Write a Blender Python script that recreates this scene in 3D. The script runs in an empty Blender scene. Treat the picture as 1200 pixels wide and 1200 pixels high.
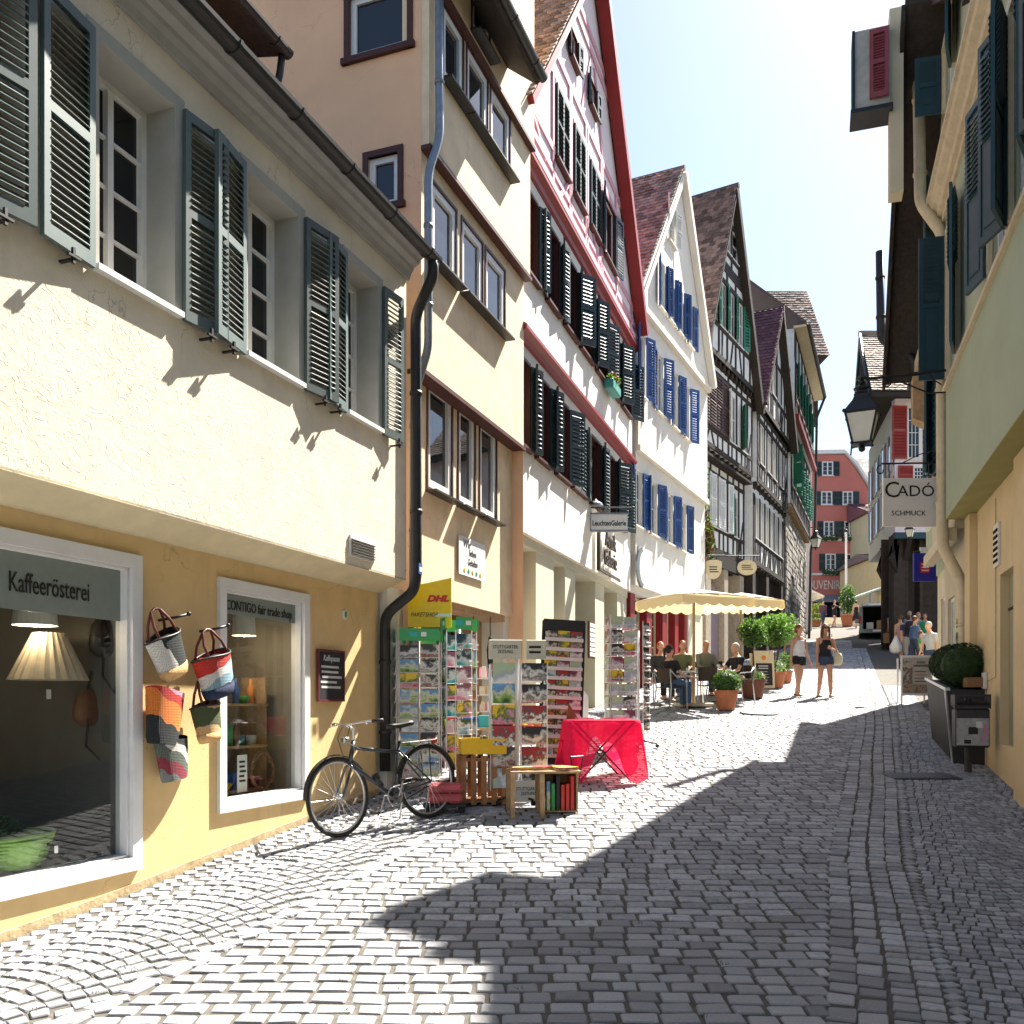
import bpy, bmesh, math, random
from math import sin, cos, pi, sqrt, atan2, radians, floor
from mathutils import Vector, Matrix
R = random.Random(7)
SC = bpy.context.scene
COL = SC.collection
# ---------------- camera, sky, sun, exposure ----------------
F, HY, EYE = 1080.0, 825.0, 1.85      # focal length and horizon in photo pixels (1200 wide), eye height
cam_d = bpy.data.cameras.new('camera')
cam = bpy.data.objects.new('camera', cam_d); COL.objects.link(cam)
cam.location = (0, 0, EYE); cam.rotation_euler = (pi/2, 0, 0)
cam_d.sensor_width = 36; cam_d.lens = 36*F/1200; cam_d.shift_y = (HY-600)/1200
cam_d.clip_start = .05; cam_d.clip_end = 2000
SC.camera = cam
SUN = Vector((.531, .657, 1.0)).normalized()
wd = bpy.data.worlds.new('World'); SC.world = wd; wd.use_nodes = True
nt = wd.node_tree; bg = nt.nodes['Background']
sky = nt.nodes.new('ShaderNodeTexSky'); sky.sky_type = 'NISHITA'; sky.sun_disc = False
sky.sun_elevation = math.asin(SUN.z); sky.sun_rotation = atan2(SUN.x, SUN.y)
sky.air_density = 1.0; sky.dust_density = 0.8; sky.ozone_density = 1.0
nt.links.new(sky.outputs[0], bg.inputs[0]); bg.inputs[1].default_value = 0.053
sl = bpy.data.lights.new('sun', 'SUN'); sl.energy = 5.0; sl.angle = radians(.53); sl.color = (1, .93, .83)
so = bpy.data.objects.new('sun', sl); COL.objects.link(so); so.rotation_euler = SUN.to_track_quat('Z', 'Y').to_euler()
SC.view_settings.view_transform = 'Standard'; SC.view_settings.look = 'None'
SC.view_settings.exposure = 2.08; SC.view_settings.gamma = 1
SC.render.engine = 'CYCLES'; SC.cycles.max_bounces = 8; SC.cycles.diffuse_bounces = 2; SC.cycles.transparent_max_bounces = 12
SC.cycles.use_denoising = True

# ---------------- helpers ----------------
def tag(o, label=None, cat=None, group=None, kind=None):
    if label: o['label'] = label
    if cat: o['category'] = cat
    if group: o['group'] = group
    if kind: o['kind'] = kind
    return o
def link(name, data, parent=None):
    o = bpy.data.objects.new(name, data); COL.objects.link(o)
    if parent: o.parent = parent
    return o
def empty(name, loc=(0, 0, 0), rz=0, label=None, cat=None, group=None):
    o = bpy.data.objects.new(name, None); COL.objects.link(o); o.location = loc; o.rotation_euler = (0, 0, rz)
    o.empty_display_size = .1
    return tag(o, label, cat, group)
def kids(o): return [c for c in list(bpy.data.objects) if c.parent == o]
def copy_tree(o, parent=None, _ch=None):
    if _ch is None:
        _ch = {}
        for c in bpy.data.objects:
            if c.parent: _ch.setdefault(c.parent, []).append(c)
    n = o.copy(); COL.objects.link(n)
    if parent: n.parent = parent
    for c in _ch.get(o, []): copy_tree(c, n, _ch)
    return n
class MB:
    """collects geometry and links it as one mesh object"""
    def __init__(s): s.v = []; s.f = []; s.M = None; s.mi = []; s.cm = 0; s.rn = []; s.cr = 0.
    def add(s, vs, fs):
        b = len(s.v); M = s.M
        s.v += [tuple(M @ Vector(p)) for p in vs] if M else [tuple(p) for p in vs]
        for f in fs: s.f.append(tuple(b+i for i in f)); s.mi.append(s.cm); s.rn.append(s.cr)
        return s
    def box(s, x0, x1, y0, y1, z0, z1):
        x0, x1 = min(x0, x1), max(x0, x1); y0, y1 = min(y0, y1), max(y0, y1); z0, z1 = min(z0, z1), max(z0, z1)
        return s.add([(x0,y0,z0),(x1,y0,z0),(x1,y1,z0),(x0,y1,z0),(x0,y0,z1),(x1,y0,z1),(x1,y1,z1),(x0,y1,z1)],
              [(0,3,2,1),(4,5,6,7),(0,1,5,4),(1,2,6,5),(2,3,7,6),(3,0,4,7)])
    def bbox(s, x0, x1, y0, y1, z0, z1, b=.01):
        """box with chamfered edges all round"""
        vs = []; fs = []
        X = (x0, x1); Y = (y0, y1); Z = (z0, z1)
        def P(i, j, k, ax):
            p = [X[i], Y[j], Z[k]]; sg = [1-2*i, 1-2*j, 1-2*k]
            for a in range(3):
                if a != ax: p[a] += sg[a]*b
            return tuple(p)
        id = {}
        for i in (0, 1):
            for j in (0, 1):
                for k in (0, 1):
                    for ax in range(3): id[i, j, k, ax] = len(vs); vs.append(P(i, j, k, ax))
        for i in (0, 1): fs.append(tuple(id[(i,)+t+(0,)] for t in ((0,0),(1,0),(1,1),(0,1))))
        for j in (0, 1): fs.append(tuple(id[(t[0], j, t[1], 1)] for t in ((0,0),(1,0),(1,1),(0,1))))
        for k in (0, 1): fs.append(tuple(id[t+(k, 2)] for t in ((0,0),(1,0),(1,1),(0,1))))
        for a in (0, 1):
            for c in (0, 1):
                fs.append((id[0,a,c,1], id[1,a,c,1], id[1,a,c,2], id[0,a,c,2]))
                fs.append((id[a,0,c,0], id[a,1,c,0], id[a,1,c,2], id[a,0,c,2]))
                fs.append((id[a,c,0,0], id[a,c,1,0], id[a,c,1,1], id[a,c,0,1]))
        for i in (0, 1):
            for j in (0, 1):
                for k in (0, 1): fs.append((id[i,j,k,0], id[i,j,k,1], id[i,j,k,2]))
        return s.add(vs, fs)
    def poly(s, pts): return s.add(pts, [tuple(range(len(pts)))])
    def prism(s, pts, off):
        n = len(pts); o = Vector(off)
        return s.add([tuple(p) for p in pts]+[tuple(Vector(p)+o) for p in pts],
              [tuple(range(n))[::-1], tuple(range(n, 2*n))]+[(i, (i+1) % n, n+(i+1) % n, n+i) for i in range(n)])
    def loft(s, rings, cap=True, closed=True):
        n = len(rings[0]); vs = [p for r in rings for p in r]; fs = []
        m = n if closed else n-1
        for k in range(len(rings)-1):
            for i in range(m): fs.append((k*n+i, k*n+(i+1) % n, (k+1)*n+(i+1) % n, (k+1)*n+i))
        if cap and closed: fs.append(tuple(range(n))[::-1]); fs.append(tuple((len(rings)-1)*n+i for i in range(n)))
        return s.add(vs, fs)
    def tube(s, pts, r, n=8, cap=True, closed=False):
        pts = [Vector(p) for p in pts]; rr = r if isinstance(r, (list, tuple)) else [r]*len(pts)
        rings = []; up = None; N = len(pts)
        for i, p in enumerate(pts):
            if closed: t = pts[(i+1) % N]-pts[(i-1) % N]
            else: t = pts[min(i+1, N-1)]-pts[max(i-1, 0)]
            if t.length < 1e-9: t = Vector((0, 0, 1))
            t.normalize()
            if up is None: up = Vector((0, 0, 1)) if abs(t.z) < .9 else Vector((1, 0, 0))
            a = up-t*up.dot(t)
            if a.length < 1e-6: a = t.orthogonal()
            a.normalize(); b = t.cross(a); up = a
            rings.append([tuple(p+(a*cos(2*pi*k/n)+b*sin(2*pi*k/n))*rr[i]) for k in range(n)])
        if closed: rings.append(rings[0]); cap = False
        return s.loft(rings, cap)
    def lathe(s, prof, n=16, c=(0, 0, 0)):
        return s.loft([[(c[0]+r*cos(2*pi*k/n), c[1]+r*sin(2*pi*k/n), c[2]+z) for k in range(n)] for r, z in prof])
    def ell(s, c, r, n=10, m=7):
        return s.loft([[(c[0]+r[0]*sin(t)*cos(2*pi*k/n), c[1]+r[1]*sin(t)*sin(2*pi*k/n), c[2]-r[2]*cos(t)) for k in range(n)]
                       for t in [pi*(.02+.96*j/(m-1)) for j in range(m)]])
    def build(s, name, mat, parent=None, smooth=False, bevel=0, loc=None, rot=None, kind=None):
        me = bpy.data.meshes.new(name); me.from_pydata(s.v, [], s.f)
        for m in (mat if isinstance(mat, (list, tuple)) else [mat]): me.materials.append(m)
        if isinstance(mat, (list, tuple)): me.polygons.foreach_set('material_index', s.mi)
        if any(s.rn):
            a = me.attributes.new('rnd', 'FLOAT', 'FACE'); a.data.foreach_set('value', s.rn)
        if smooth: me.polygons.foreach_set('use_smooth', [True]*len(me.polygons))
        bm = bmesh.new(); bm.from_mesh(me); bmesh.ops.recalc_face_normals(bm, faces=bm.faces); bm.to_mesh(me); bm.free()
        me.update()
        o = link(name, me, parent)
        if loc: o.location = loc
        if rot: o.rotation_euler = rot
        if smooth == 2:
            m = o.modifiers.new('sub', 'SUBSURF'); m.levels = 1; m.render_levels = 1
        if bevel: m = o.modifiers.new('bevel', 'BEVEL'); m.width = bevel; m.segments = 2; m.limit_method = 'ANGLE'
        if kind: o['kind'] = kind
        return o
def rot2(a): return Matrix.Rotation(a, 4, 'Z')
def TR(x=0, y=0, z=0, rz=0, rx=0, ry=0):
    return Matrix.Translation((x, y, z)) @ Matrix.Rotation(rz, 4, 'Z') @ Matrix.Rotation(ry, 4, 'Y') @ Matrix.Rotation(rx, 4, 'X')

# ---------------- materials ----------------
_M = {}
def mat(name, col, rough=.85, var=.12, vs=6., bump=0., bs=30., metal=0., spec=.35, stain=0., coat=0., rnd=0., vert=False, trans=0., sss=0):
    """principled with noise colour variation, fine bump, streaky stains and per-piece variation"""
    if name in _M: return _M[name]
    m = bpy.data.materials.new(name); m.use_nodes = True; _M[name] = m
    N = m.node_tree.nodes; L = m.node_tree.links; p = N['Principled BSDF']
    p.inputs['Roughness'].default_value = rough; p.inputs['Metallic'].default_value = metal
    p.inputs['Specular IOR Level'].default_value = spec; p.inputs['Coat Weight'].default_value = coat
    if trans: p.inputs['Transmission Weight'].default_value = trans
    tc = N.new('ShaderNodeTexCoord'); c0 = (*col, 1)
    nz = N.new('ShaderNodeTexNoise'); nz.inputs['Scale'].default_value = vs; nz.inputs['Detail'].default_value = 5; nz.inputs['Roughness'].default_value = .62
    L.new(tc.outputs['Object'], nz.inputs['Vector'])
    mr = N.new('ShaderNodeMapRange'); mr.inputs[1].default_value = .3; mr.inputs[2].default_value = .7
    mr.inputs[3].default_value = 1-var; mr.inputs[4].default_value = 1+var*.8; L.new(nz.outputs[0], mr.inputs[0])
    mx = N.new('ShaderNodeVectorMath'); mx.operation = 'SCALE'; mx.inputs[0].default_value = col; L.new(mr.outputs[0], mx.inputs['Scale'])
    out = mx.outputs[0]
    if stain:
        mp = N.new('ShaderNodeMapping'); mp.inputs['Scale'].default_value = (2.2, 2.2, .35 if vert else 1.6); L.new(tc.outputs['Object'], mp.inputs[0])
        n2 = N.new('ShaderNodeTexNoise'); n2.inputs['Scale'].default_value = 1.3; n2.inputs['Detail'].default_value = 8; n2.inputs['Roughness'].default_value = .7
        L.new(mp.outputs[0], n2.inputs['Vector'])
        m2 = N.new('ShaderNodeMapRange'); m2.inputs[1].default_value = .55; m2.inputs[2].default_value = .8; m2.inputs[4].default_value = stain; L.new(n2.outputs[0], m2.inputs[0])
        mm = N.new('ShaderNodeMix'); mm.data_type = 'RGBA'; L.new(m2.outputs[0], mm.inputs[0]); L.new(out, mm.inputs[6])
        mm.inputs[7].default_value = (col[0]*.35+.02, col[1]*.33+.02, col[2]*.3+.015, 1); out = mm.outputs[2]
    if rnd:
        oi = N.new('ShaderNodeObjectInfo'); at = N.new('ShaderNodeAttribute'); at.attribute_name = 'rnd'
        ad = N.new('ShaderNodeMath'); ad.operation = 'ADD'; L.new(oi.outputs['Random'], ad.inputs[0]); L.new(at.outputs['Fac'], ad.inputs[1])
        fr = N.new('ShaderNodeMath'); fr.operation = 'FRACT'; L.new(ad.outputs[0], fr.inputs[0])
        m3 = N.new('ShaderNodeMapRange'); m3.inputs[3].default_value = 1-rnd; m3.inputs[4].default_value = 1+rnd; L.new(fr.outputs[0], m3.inputs[0])
        sc = N.new('ShaderNodeVectorMath'); sc.operation = 'SCALE'; L.new(out, sc.inputs[0]); L.new(m3.outputs[0], sc.inputs['Scale']); out = sc.outputs[0]
    L.new(out, p.inputs['Base Color'])
    if bump:
        n3 = N.new('ShaderNodeTexNoise'); n3.inputs['Scale'].default_value = bs; n3.inputs['Detail'].default_value = 4
        L.new(tc.outputs['Object'], n3.inputs['Vector'])
        b = N.new('ShaderNodeBump'); b.inputs['Strength'].default_value = min(1, bump); b.inputs['Distance'].default_value = .02*bump
        L.new(n3.outputs[0], b.inputs['Height']); L.new(b.outputs[0], p.inputs['Normal'])
    return m
def trowel(name, col, amt=1.0, stain=.0, var=.1):
    """plaster laid on with a trowel: irregular raised ridges"""
    m = mat(name, col, .9, var, 3., 0, stain=stain, vert=True); N = m.node_tree.nodes; L = m.node_tree.links; p = N['Principled BSDF']
    tc = N.new('ShaderNodeTexCoord'); mp = N.new('ShaderNodeMapping'); mp.inputs['Scale'].default_value = (1, 1, 1.35); L.new(tc.outputs['Object'], mp.inputs[0])
    ds = N.new('ShaderNodeTexNoise'); ds.inputs['Scale'].default_value = 3; ds.inputs['Detail'].default_value = 2; L.new(mp.outputs[0], ds.inputs['Vector'])
    ad = N.new('ShaderNodeVectorMath'); ad.operation = 'ADD'; L.new(mp.outputs[0], ad.inputs[0]); L.new(ds.outputs['Color'], ad.inputs[1])
    n1 = N.new('ShaderNodeTexNoise'); n1.inputs['Scale'].default_value = 4.5; n1.inputs['Detail'].default_value = 3; n1.inputs['Distortion'].default_value = 1.2; L.new(ad.outputs[0], n1.inputs['Vector'])
    cr = N.new('ShaderNodeValToRGB'); e = cr.color_ramp.elements; e[0].position = .47; e[0].color = (0, 0, 0, 1); e[1].position = .505; e[1].color = (1, 1, 1, 1)
    x = cr.color_ramp.elements.new(.6); x.color = (.25, .25, .25, 1); L.new(n1.outputs[0], cr.inputs[0])
    n2 = N.new('ShaderNodeTexNoise'); n2.inputs['Scale'].default_value = 45; n2.inputs['Detail'].default_value = 3; L.new(tc.outputs['Object'], n2.inputs['Vector'])
    b1 = N.new('ShaderNodeBump'); b1.inputs['Strength'].default_value = .35*amt; b1.inputs['Distance'].default_value = .006; L.new(cr.outputs[0], b1.inputs['Height'])
    b2 = N.new('ShaderNodeBump'); b2.inputs['Strength'].default_value = .25*amt; b2.inputs['Distance'].default_value = .006; L.new(n2.outputs[0], b2.inputs['Height']); L.new(b1.outputs[0], b2.inputs['Normal'])
    L.new(b2.outputs[0], p.inputs['Normal']); return m
def cracks(m, sc=1.1, w=.0045, dark=.45, thr=.52):
    """hairline cracks that come and go over a plastered wall"""
    N = m.node_tree.nodes; L = m.node_tree.links; p = N['Principled BSDF']; src = p.inputs['Base Color'].links[0].from_socket
    tc = N.new('ShaderNodeTexCoord'); nz = N.new('ShaderNodeTexNoise'); nz.inputs['Scale'].default_value = 2.5; nz.inputs['Detail'].default_value = 5; L.new(tc.outputs['Object'], nz.inputs['Vector'])
    ad = N.new('ShaderNodeVectorMath'); ad.operation = 'MULTIPLY_ADD'; ad.inputs[1].default_value = (.5, .5, .5); L.new(nz.outputs['Color'], ad.inputs[0]); L.new(tc.outputs['Object'], ad.inputs[2])
    vo = N.new('ShaderNodeTexVoronoi'); vo.feature = 'DISTANCE_TO_EDGE'; vo.inputs['Scale'].default_value = sc; L.new(ad.outputs[0], vo.inputs['Vector'])
    lt = N.new('ShaderNodeMapRange'); lt.inputs[1].default_value = 0; lt.inputs[2].default_value = w; lt.inputs[3].default_value = 1; lt.inputs[4].default_value = 0; L.new(vo.outputs['Distance'], lt.inputs[0])
    n2 = N.new('ShaderNodeTexNoise'); n2.inputs['Scale'].default_value = .8; L.new(tc.outputs['Object'], n2.inputs['Vector']); gt = N.new('ShaderNodeMapRange'); gt.inputs[1].default_value = thr; gt.inputs[2].default_value = thr+.06; gt.inputs[4].default_value = dark; L.new(n2.outputs[0], gt.inputs[0])
    mu = N.new('ShaderNodeMath'); mu.operation = 'MULTIPLY'; L.new(lt.outputs[0], mu.inputs[0]); L.new(gt.outputs[0], mu.inputs[1])
    mx = N.new('ShaderNodeMix'); mx.data_type = 'RGBA'; L.new(mu.outputs[0], mx.inputs[0]); L.new(src, mx.inputs[6]); mx.inputs[7].default_value = (.12, .09, .06, 1); L.new(mx.outputs[2], p.inputs['Base Color'])
def flat(name, col, rough=.6, metal=0., spec=.4): return mat(name, col, rough, .06, 20, 0, 30, metal, spec)
def printed(name, cols, scale=22, rough=.45):
    """small printed picture: blotches of several inks"""
    if name in _M: return _M[name]
    m = bpy.data.materials.new(name); m.use_nodes = True; _M[name] = m
    N = m.node_tree.nodes; L = m.node_tree.links; p = N['Principled BSDF']; p.inputs['Roughness'].default_value = rough
    tc = N.new('ShaderNodeTexCoord'); oi = N.new('ShaderNodeObjectInfo'); ad = N.new('ShaderNodeVectorMath'); ad.operation = 'ADD'
    L.new(tc.outputs['Object'], ad.inputs[0]); sc = N.new('ShaderNodeMath'); sc.operation = 'MULTIPLY'; sc.inputs[1].default_value = 37.; L.new(oi.outputs['Random'], sc.inputs[0]); L.new(sc.outputs[0], ad.inputs[1])
    n = N.new('ShaderNodeTexNoise'); n.inputs['Scale'].default_value = scale; n.inputs['Detail'].default_value = 5; n.inputs['Roughness'].default_value = .6; L.new(ad.outputs[0], n.inputs['Vector'])
    sx = N.new('ShaderNodeSeparateXYZ'); L.new(tc.outputs['Generated'], sx.inputs[0]); ma = N.new('ShaderNodeMath'); ma.operation = 'MULTIPLY_ADD'; ma.inputs[1].default_value = .32; L.new(sx.outputs[2], ma.inputs[0]); L.new(n.outputs[0], ma.inputs[2])
    cr = N.new('ShaderNodeValToRGB'); e = cr.color_ramp.elements
    k = len(cols); e[0].position = .42; e[0].color = (*cols[0], 1); e[1].position = .42+.46/k; e[1].color = (*cols[1], 1)
    for i in range(2, k): x = e.new(.42+.46*i/k); x.color = (*cols[i], 1)
    L.new(ma.outputs[0], cr.inputs[0]); L.new(cr.outputs[0], p.inputs['Base Color']); return m
def glassmat(name, tint=(.02, .025, .03), refl=1.0):
    """window pane: dark from outside, mirrors the sky at a glance"""
    if name in _M: return _M[name]
    m = bpy.data.materials.new(name); m.use_nodes = True; _M[name] = m
    p = m.node_tree.nodes['Principled BSDF']; p.inputs['Base Color'].default_value = (*tint, 1); p.inputs['Roughness'].default_value = .02
    p.inputs['IOR'].default_value = 1.6; p.inputs['Specular IOR Level'].default_value = .5*refl
    N = m.node_tree.nodes; L = m.node_tree.links; n = N.new('ShaderNodeTexNoise'); n.inputs['Scale'].default_value = 1.7
    tc = N.new('ShaderNodeTexCoord'); L.new(tc.outputs['Object'], n.inputs['Vector']); b = N.new('ShaderNodeBump'); b.inputs['Strength'].default_value = .12; b.inputs['Distance'].default_value = .01
    L.new(n.outputs[0], b.inputs['Height']); L.new(b.outputs[0], p.inputs['Normal']); return m
def clearglass(name='shop_glass'):
    if name in _M: return _M[name]
    m = bpy.data.materials.new(name); m.use_nodes = True; _M[name] = m
    N = m.node_tree.nodes; L = m.node_tree.links; N.remove(N['Principled BSDF']); o = N['Material Output']
    t = N.new('ShaderNodeBsdfTransparent'); t.inputs[0].default_value = (.8, .84, .82, 1); g = N.new('ShaderNodeBsdfGlossy'); g.inputs['Roughness'].default_value = .01
    lw_ = N.new('ShaderNodeLayerWeight'); lw_.inputs[0].default_value = .5; pw_ = N.new('ShaderNodeMath'); pw_.operation = 'POWER'; pw_.inputs[1].default_value = 4; L.new(lw_.outputs['Facing'], pw_.inputs[0]); fr = N.new('ShaderNodeMath'); fr.operation = 'MULTIPLY_ADD'; fr.inputs[1].default_value = .7; fr.inputs[2].default_value = .06; L.new(pw_.outputs[0], fr.inputs[0]); mx = N.new('ShaderNodeMixShader')
    L.new(fr.outputs[0], mx.inputs[0]); L.new(t.outputs[0], mx.inputs[1]); L.new(g.outputs[0], mx.inputs[2]); L.new(mx.outputs[0], o.inputs[0]); return m
def text(s, size, m, parent, loc, rot=(pi/2, 0, 0), ext=.002, align='CENTER', bold=0., sx=1., shear=0., name='lettering', space=1.):
    c = bpy.data.curves.new(name, 'FONT'); c.body = s; c.size = size; c.extrude = ext; c.align_x = align; c.align_y = 'CENTER'; c.offset = bold; c.shear = shear; c.space_character = space; c.resolution_u = 3
    t = bpy.data.objects.new('tmp', c); me = bpy.data.meshes.new_from_object(t); bpy.data.objects.remove(t); bpy.data.curves.remove(c)
    me.materials.clear(); me.materials.append(m); o = link(name, me, parent); o.location = loc; o.rotation_euler = rot; o.scale = (sx, 1, 1); return o
def scribble(parent, m, x0, x1, z0, z1, y, n, name='printed_line', seed=3):
    """rows of short strokes where the print is too small to read"""
    q = random.Random(seed)
    for k in range(n):
        z = z1-(z1-z0)*(k+.5)/n; h = (z1-z0)/n*.22; x = x0; w = MB()
        w.box(x0+q.uniform(0, .12)*(x1-x0), x1-q.uniform(0, .3)*(x1-x0), y-.002, y, z-h, z+h); w.build(name, m, parent)
# ---------------- ground profile ----------------
GP = [(-14, -1.0), (-6, -.38), (0, 0), (5.8, .35), (8.4, .62), (14.3, 1.25), (21.5, 2.03), (31, 3.17), (40, 4.28), (49, 5.35), (57, 6.6), (75, 8.45), (140, 14), (400, 20)]
def G(Y):
    for i in range(len(GP)-1):
        if Y <= GP[i+1][0] or i == len(GP)-2:
            x0, y0 = GP[i]; x1, y1 = GP[i+1]; h = x1-x0; t = (Y-x0)/h
            def sl(j):
                if j <= 0 or j >= len(GP)-1: j2 = min(max(j, 0), len(GP)-2); return (GP[j2+1][1]-GP[j2][1])/(GP[j2+1][0]-GP[j2][0])
                return (GP[j+1][1]-GP[j-1][1])/(GP[j+1][0]-GP[j-1][0])
            if t < 0: return y0+(Y-x0)*sl(0)
            t = min(t, 1); a, b = sl(i)*h, sl(i+1)*h
            return y0*(2*t**3-3*t*t+1)+a*(t**3-2*t*t+t)+y1*(-2*t**3+3*t*t)+b*(t**3-t*t)
def gpt(u, v):
    """where the sight line through photo pixel (u,v) meets the ground"""
    Y = .5
    while Y < 200:
        if EYE+(HY-v)/F*Y <= G(Y): break
        Y += .1
    lo, hi = Y-.1, Y
    for _ in range(20):
        mid = (lo+hi)/2
        if EYE+(HY-v)/F*mid <= G(mid): hi = mid
        else: lo = mid
    return Vector(((u-600)/F*hi, hi, G(hi)))
def at(u, v, Y): return Vector(((u-600)/F*Y, Y, EYE+(HY-v)/F*Y))
def gx(u, Y): return Vector(((u-600)/F*Y, Y, G(Y)))
class Fr:
    """frame of a facade: s along it (local x), y into the building, z up from base"""
    def __init__(s, x, y, tx, ty, base):
        l = sqrt(tx*tx+ty*ty); s.o = Vector((x, y)); s.t = Vector((tx/l, ty/l)); s.n = Vector((-s.t.y, s.t.x)); s.base = base; s.ang = atan2(s.t.y, s.t.x)
    def sz(s, u, v, o=0.):
        dx = (u-600)/F; A = s.o-s.n*o          # A + t*a = (dx*Y, Y)
        a = (dx*A.y-A.x)/(s.t.x-dx*s.t.y); Y = A.y+s.t.y*a
        return a, EYE+(HY-v)/F*Y-s.base
    def w(s, a, y=0, z=0): p = s.o+s.t*a+s.n*y; return Vector((p.x, p.y, s.base+z))
    def root(s, name, label, cat, group=None): return empty(name, (s.o.x, s.o.y, s.base), s.ang, label, cat, group)
# ---------------- ground, road, pavements ----------------
M_stone = mat('basalt_stone', (.345, .35, .365), .7, .25, 24, .6, 60, spec=.3, rnd=.3)
M_stone2 = mat('porphyry_stone', (.32, .33, .35), .72, .2, 24, .6, 60, spec=.3, rnd=.28)
M_joint = mat('sandy_joint', (.11, .10, .085), .95, .3, 12, .6, 80)
M_asph = mat('far_paving', (.2, .2, .2), .8, .15, 3)
def LW(Y): return -5.40+.37*Y          # left building line
def RW(Y): return 2.29+.329*Y          # right building line
def GUT(Y): return 1.59+.344*(Y-4.55) if Y < 7.75 else -.4+.4*Y if Y < 20 else 7.6+.36*(Y-20)
def LB(Y): return -3.8+.37*Y
g = MB(); ys = [-14+.5*i for i in range(200)]+[90, 110, 140, 200, 300, 400]
rows = [[(-140, y, G(y)-.013), (LW(y)-6, y, G(y)-.013), (LW(y)-.2+.15*max(0, y-20), y, G(y)-.013), (RW(y)+.1, y, G(y)-.013), (RW(y)+9, y, G(y)-.013), (200, y, G(y)-.013)] for y in ys]
g.loft(rows, cap=False, closed=False)
tag(g.build('ground', M_joint), kind='structure', label='sandy jointing bed beneath the paving stones')
# stone shapes: rounded cushions of unit size, shared
def stone_mesh(k):
    r = random.Random(k); b = .07
    cs = [(-.5+r.uniform(0, .07), -.5+r.uniform(0, .13)), (.5-r.uniform(0, .07), -.5+r.uniform(0, .13)), (.5-r.uniform(0, .07), .5-r.uniform(0, .13)), (-.5+r.uniform(0, .07), .5-r.uniform(0, .13))]
    def ring(ins, z):
        o = []
        for i, (x, y) in enumerate(cs):
            sx, sy = (1 if x > 0 else -1), (1 if y > 0 else -1); c = .05
            if i in (0, 2): o += [(x-sx*ins, y-sy*(c+ins), z), (x-sx*(c*.7+ins), y-sy*ins, z)]
            else: o += [(x-sx*(c*.7+ins), y-sy*ins, z), (x-sx*ins, y-sy*(c+ins), z)]
        return o
    vs = ring(0, -.35)+ring(.0, -.1)+ring(.04, -.02)+[(0, 0, .012)]
    fs = []
    for q in (0, 1):
        for i in range(8): fs.append((q*8+i, q*8+(i+1) % 8, (q+1)*8+(i+1) % 8, (q+1)*8+i))
    for i in range(8): fs.append((16+i, 16+(i+1) % 8, 24))
    return vs, fs
ST = [stone_mesh(k) for k in range(12)]
stones = []   # (x, y, w, d, angle, rnd, material)
def dens(Y): return 1.0
def rowgap(Y): return .142 if Y < 16 else (.17 if Y < 26 else .26)
# carriageway: running rows across the street
y = 2.6; k = 0
while y < 47:
    d = rowgap(y)*R.uniform(.93, 1.07); x = LB(y)-.03
    xr = GUT(y)-.03
    if y > 18: xr = min(xr+.0, GUT(y))
    x0 = x; ww = .19 if y < 16 else .24
    while x < xr-.05:
        w = ww*R.uniform(.78, 1.2)
        if x+w > xr-.07: w = xr-x
        yo = y+.03*sin(x*.9+y*.35)+.018*sin(x*3.1)+R.uniform(-.004, .004)
        stones.append((x+w/2, yo, w-.010, d-.010, R.uniform(-.02, .02), R.random(), 0, .045))
        x += w
    y += d; k += 1
# gutter bands running up the street
offs = [0]
bw = [.155, .15, .135, .13]
for b_ in range(4):
    s = 2.2; off = sum(bw[:b_])
    while s < 40:
        l = R.uniform(.1, .15) if b_ > 1 else R.uniform(.12, .22)
        if s > 18: l *= 1.5
        X = GUT(s)+off*1.077+bw[b_]/2+.01*sin(s*1.3)+R.uniform(-.004, .004)
        tw = .04*sin(s*.5)
        stones.append((X, s+l/2, bw[b_]-.0, l*.93-.012, -.38+0*tw, R.random(), 0, .04)); s += l*.93
# right pavement: small setts in shallow arcs, rows follow the street
y = 2.2
while y < 24:
    sd = .098 if y < 14 else .14
    q = sum(bw)*1.077-.018
    while q < 4.5:
        w = sd*R.uniform(.85, 1.15)
        ph = (q-.6)/1.15
        u_ = (ph % 1)*2-1; arc = .17*abs(u_)**1.6
        a = math.atan(.47*abs(u_)**.6*(1 if u_ > 0 else -1))-.09
        yy = y+arc-.09*q; X = GUT(yy)+q+w/2
        if X < RW(yy)+.04: stones.append((X, yy, w-.011, sd*.93-.009, a+R.uniform(-.05, .05), R.random(), 1, .03))
        elif X > RW(yy)+.5: break
        q += w
    y += sd*.95
# left margin: course of larger stones along a line, small setts in segmental arcs beside the wall
s = 2.6
while s < 31:
    l = R.uniform(.2, .3)*(1 if s < 20 else 1.5)
    stones.append((LB(s)-.09, s+l*.47, .16, l*.94-.015, -.355, R.random(), 0, .04)); s += l*.94
dirL = Vector((.347, .938)); nL = Vector((.938, -.347))
s = -1.
while s < 29:
    sd = .122 if s < 8 else (.15 if s < 17 else .24)
    q = .04
    while q < 1.40:
        w = sd*R.uniform(.85, 1.15); ph = (q+w/2)/1.42
        arc = .34*(1-(2*ph-1)**2)
        a = -math.atan(.34*4*(2*ph-1)/1.42)
        p = Vector((-4.5, 2.43))+dirL*(s+arc)+nL*(q+w/2)
        stones.append((p.x+R.uniform(-.006, .006), p.y+R.uniform(-.007, .007), w*.96-.006, sd*.95-.006, -.355+a+R.uniform(-.11, .11), R.random(), 1, .035)); q += w*.98
    s += sd
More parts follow.
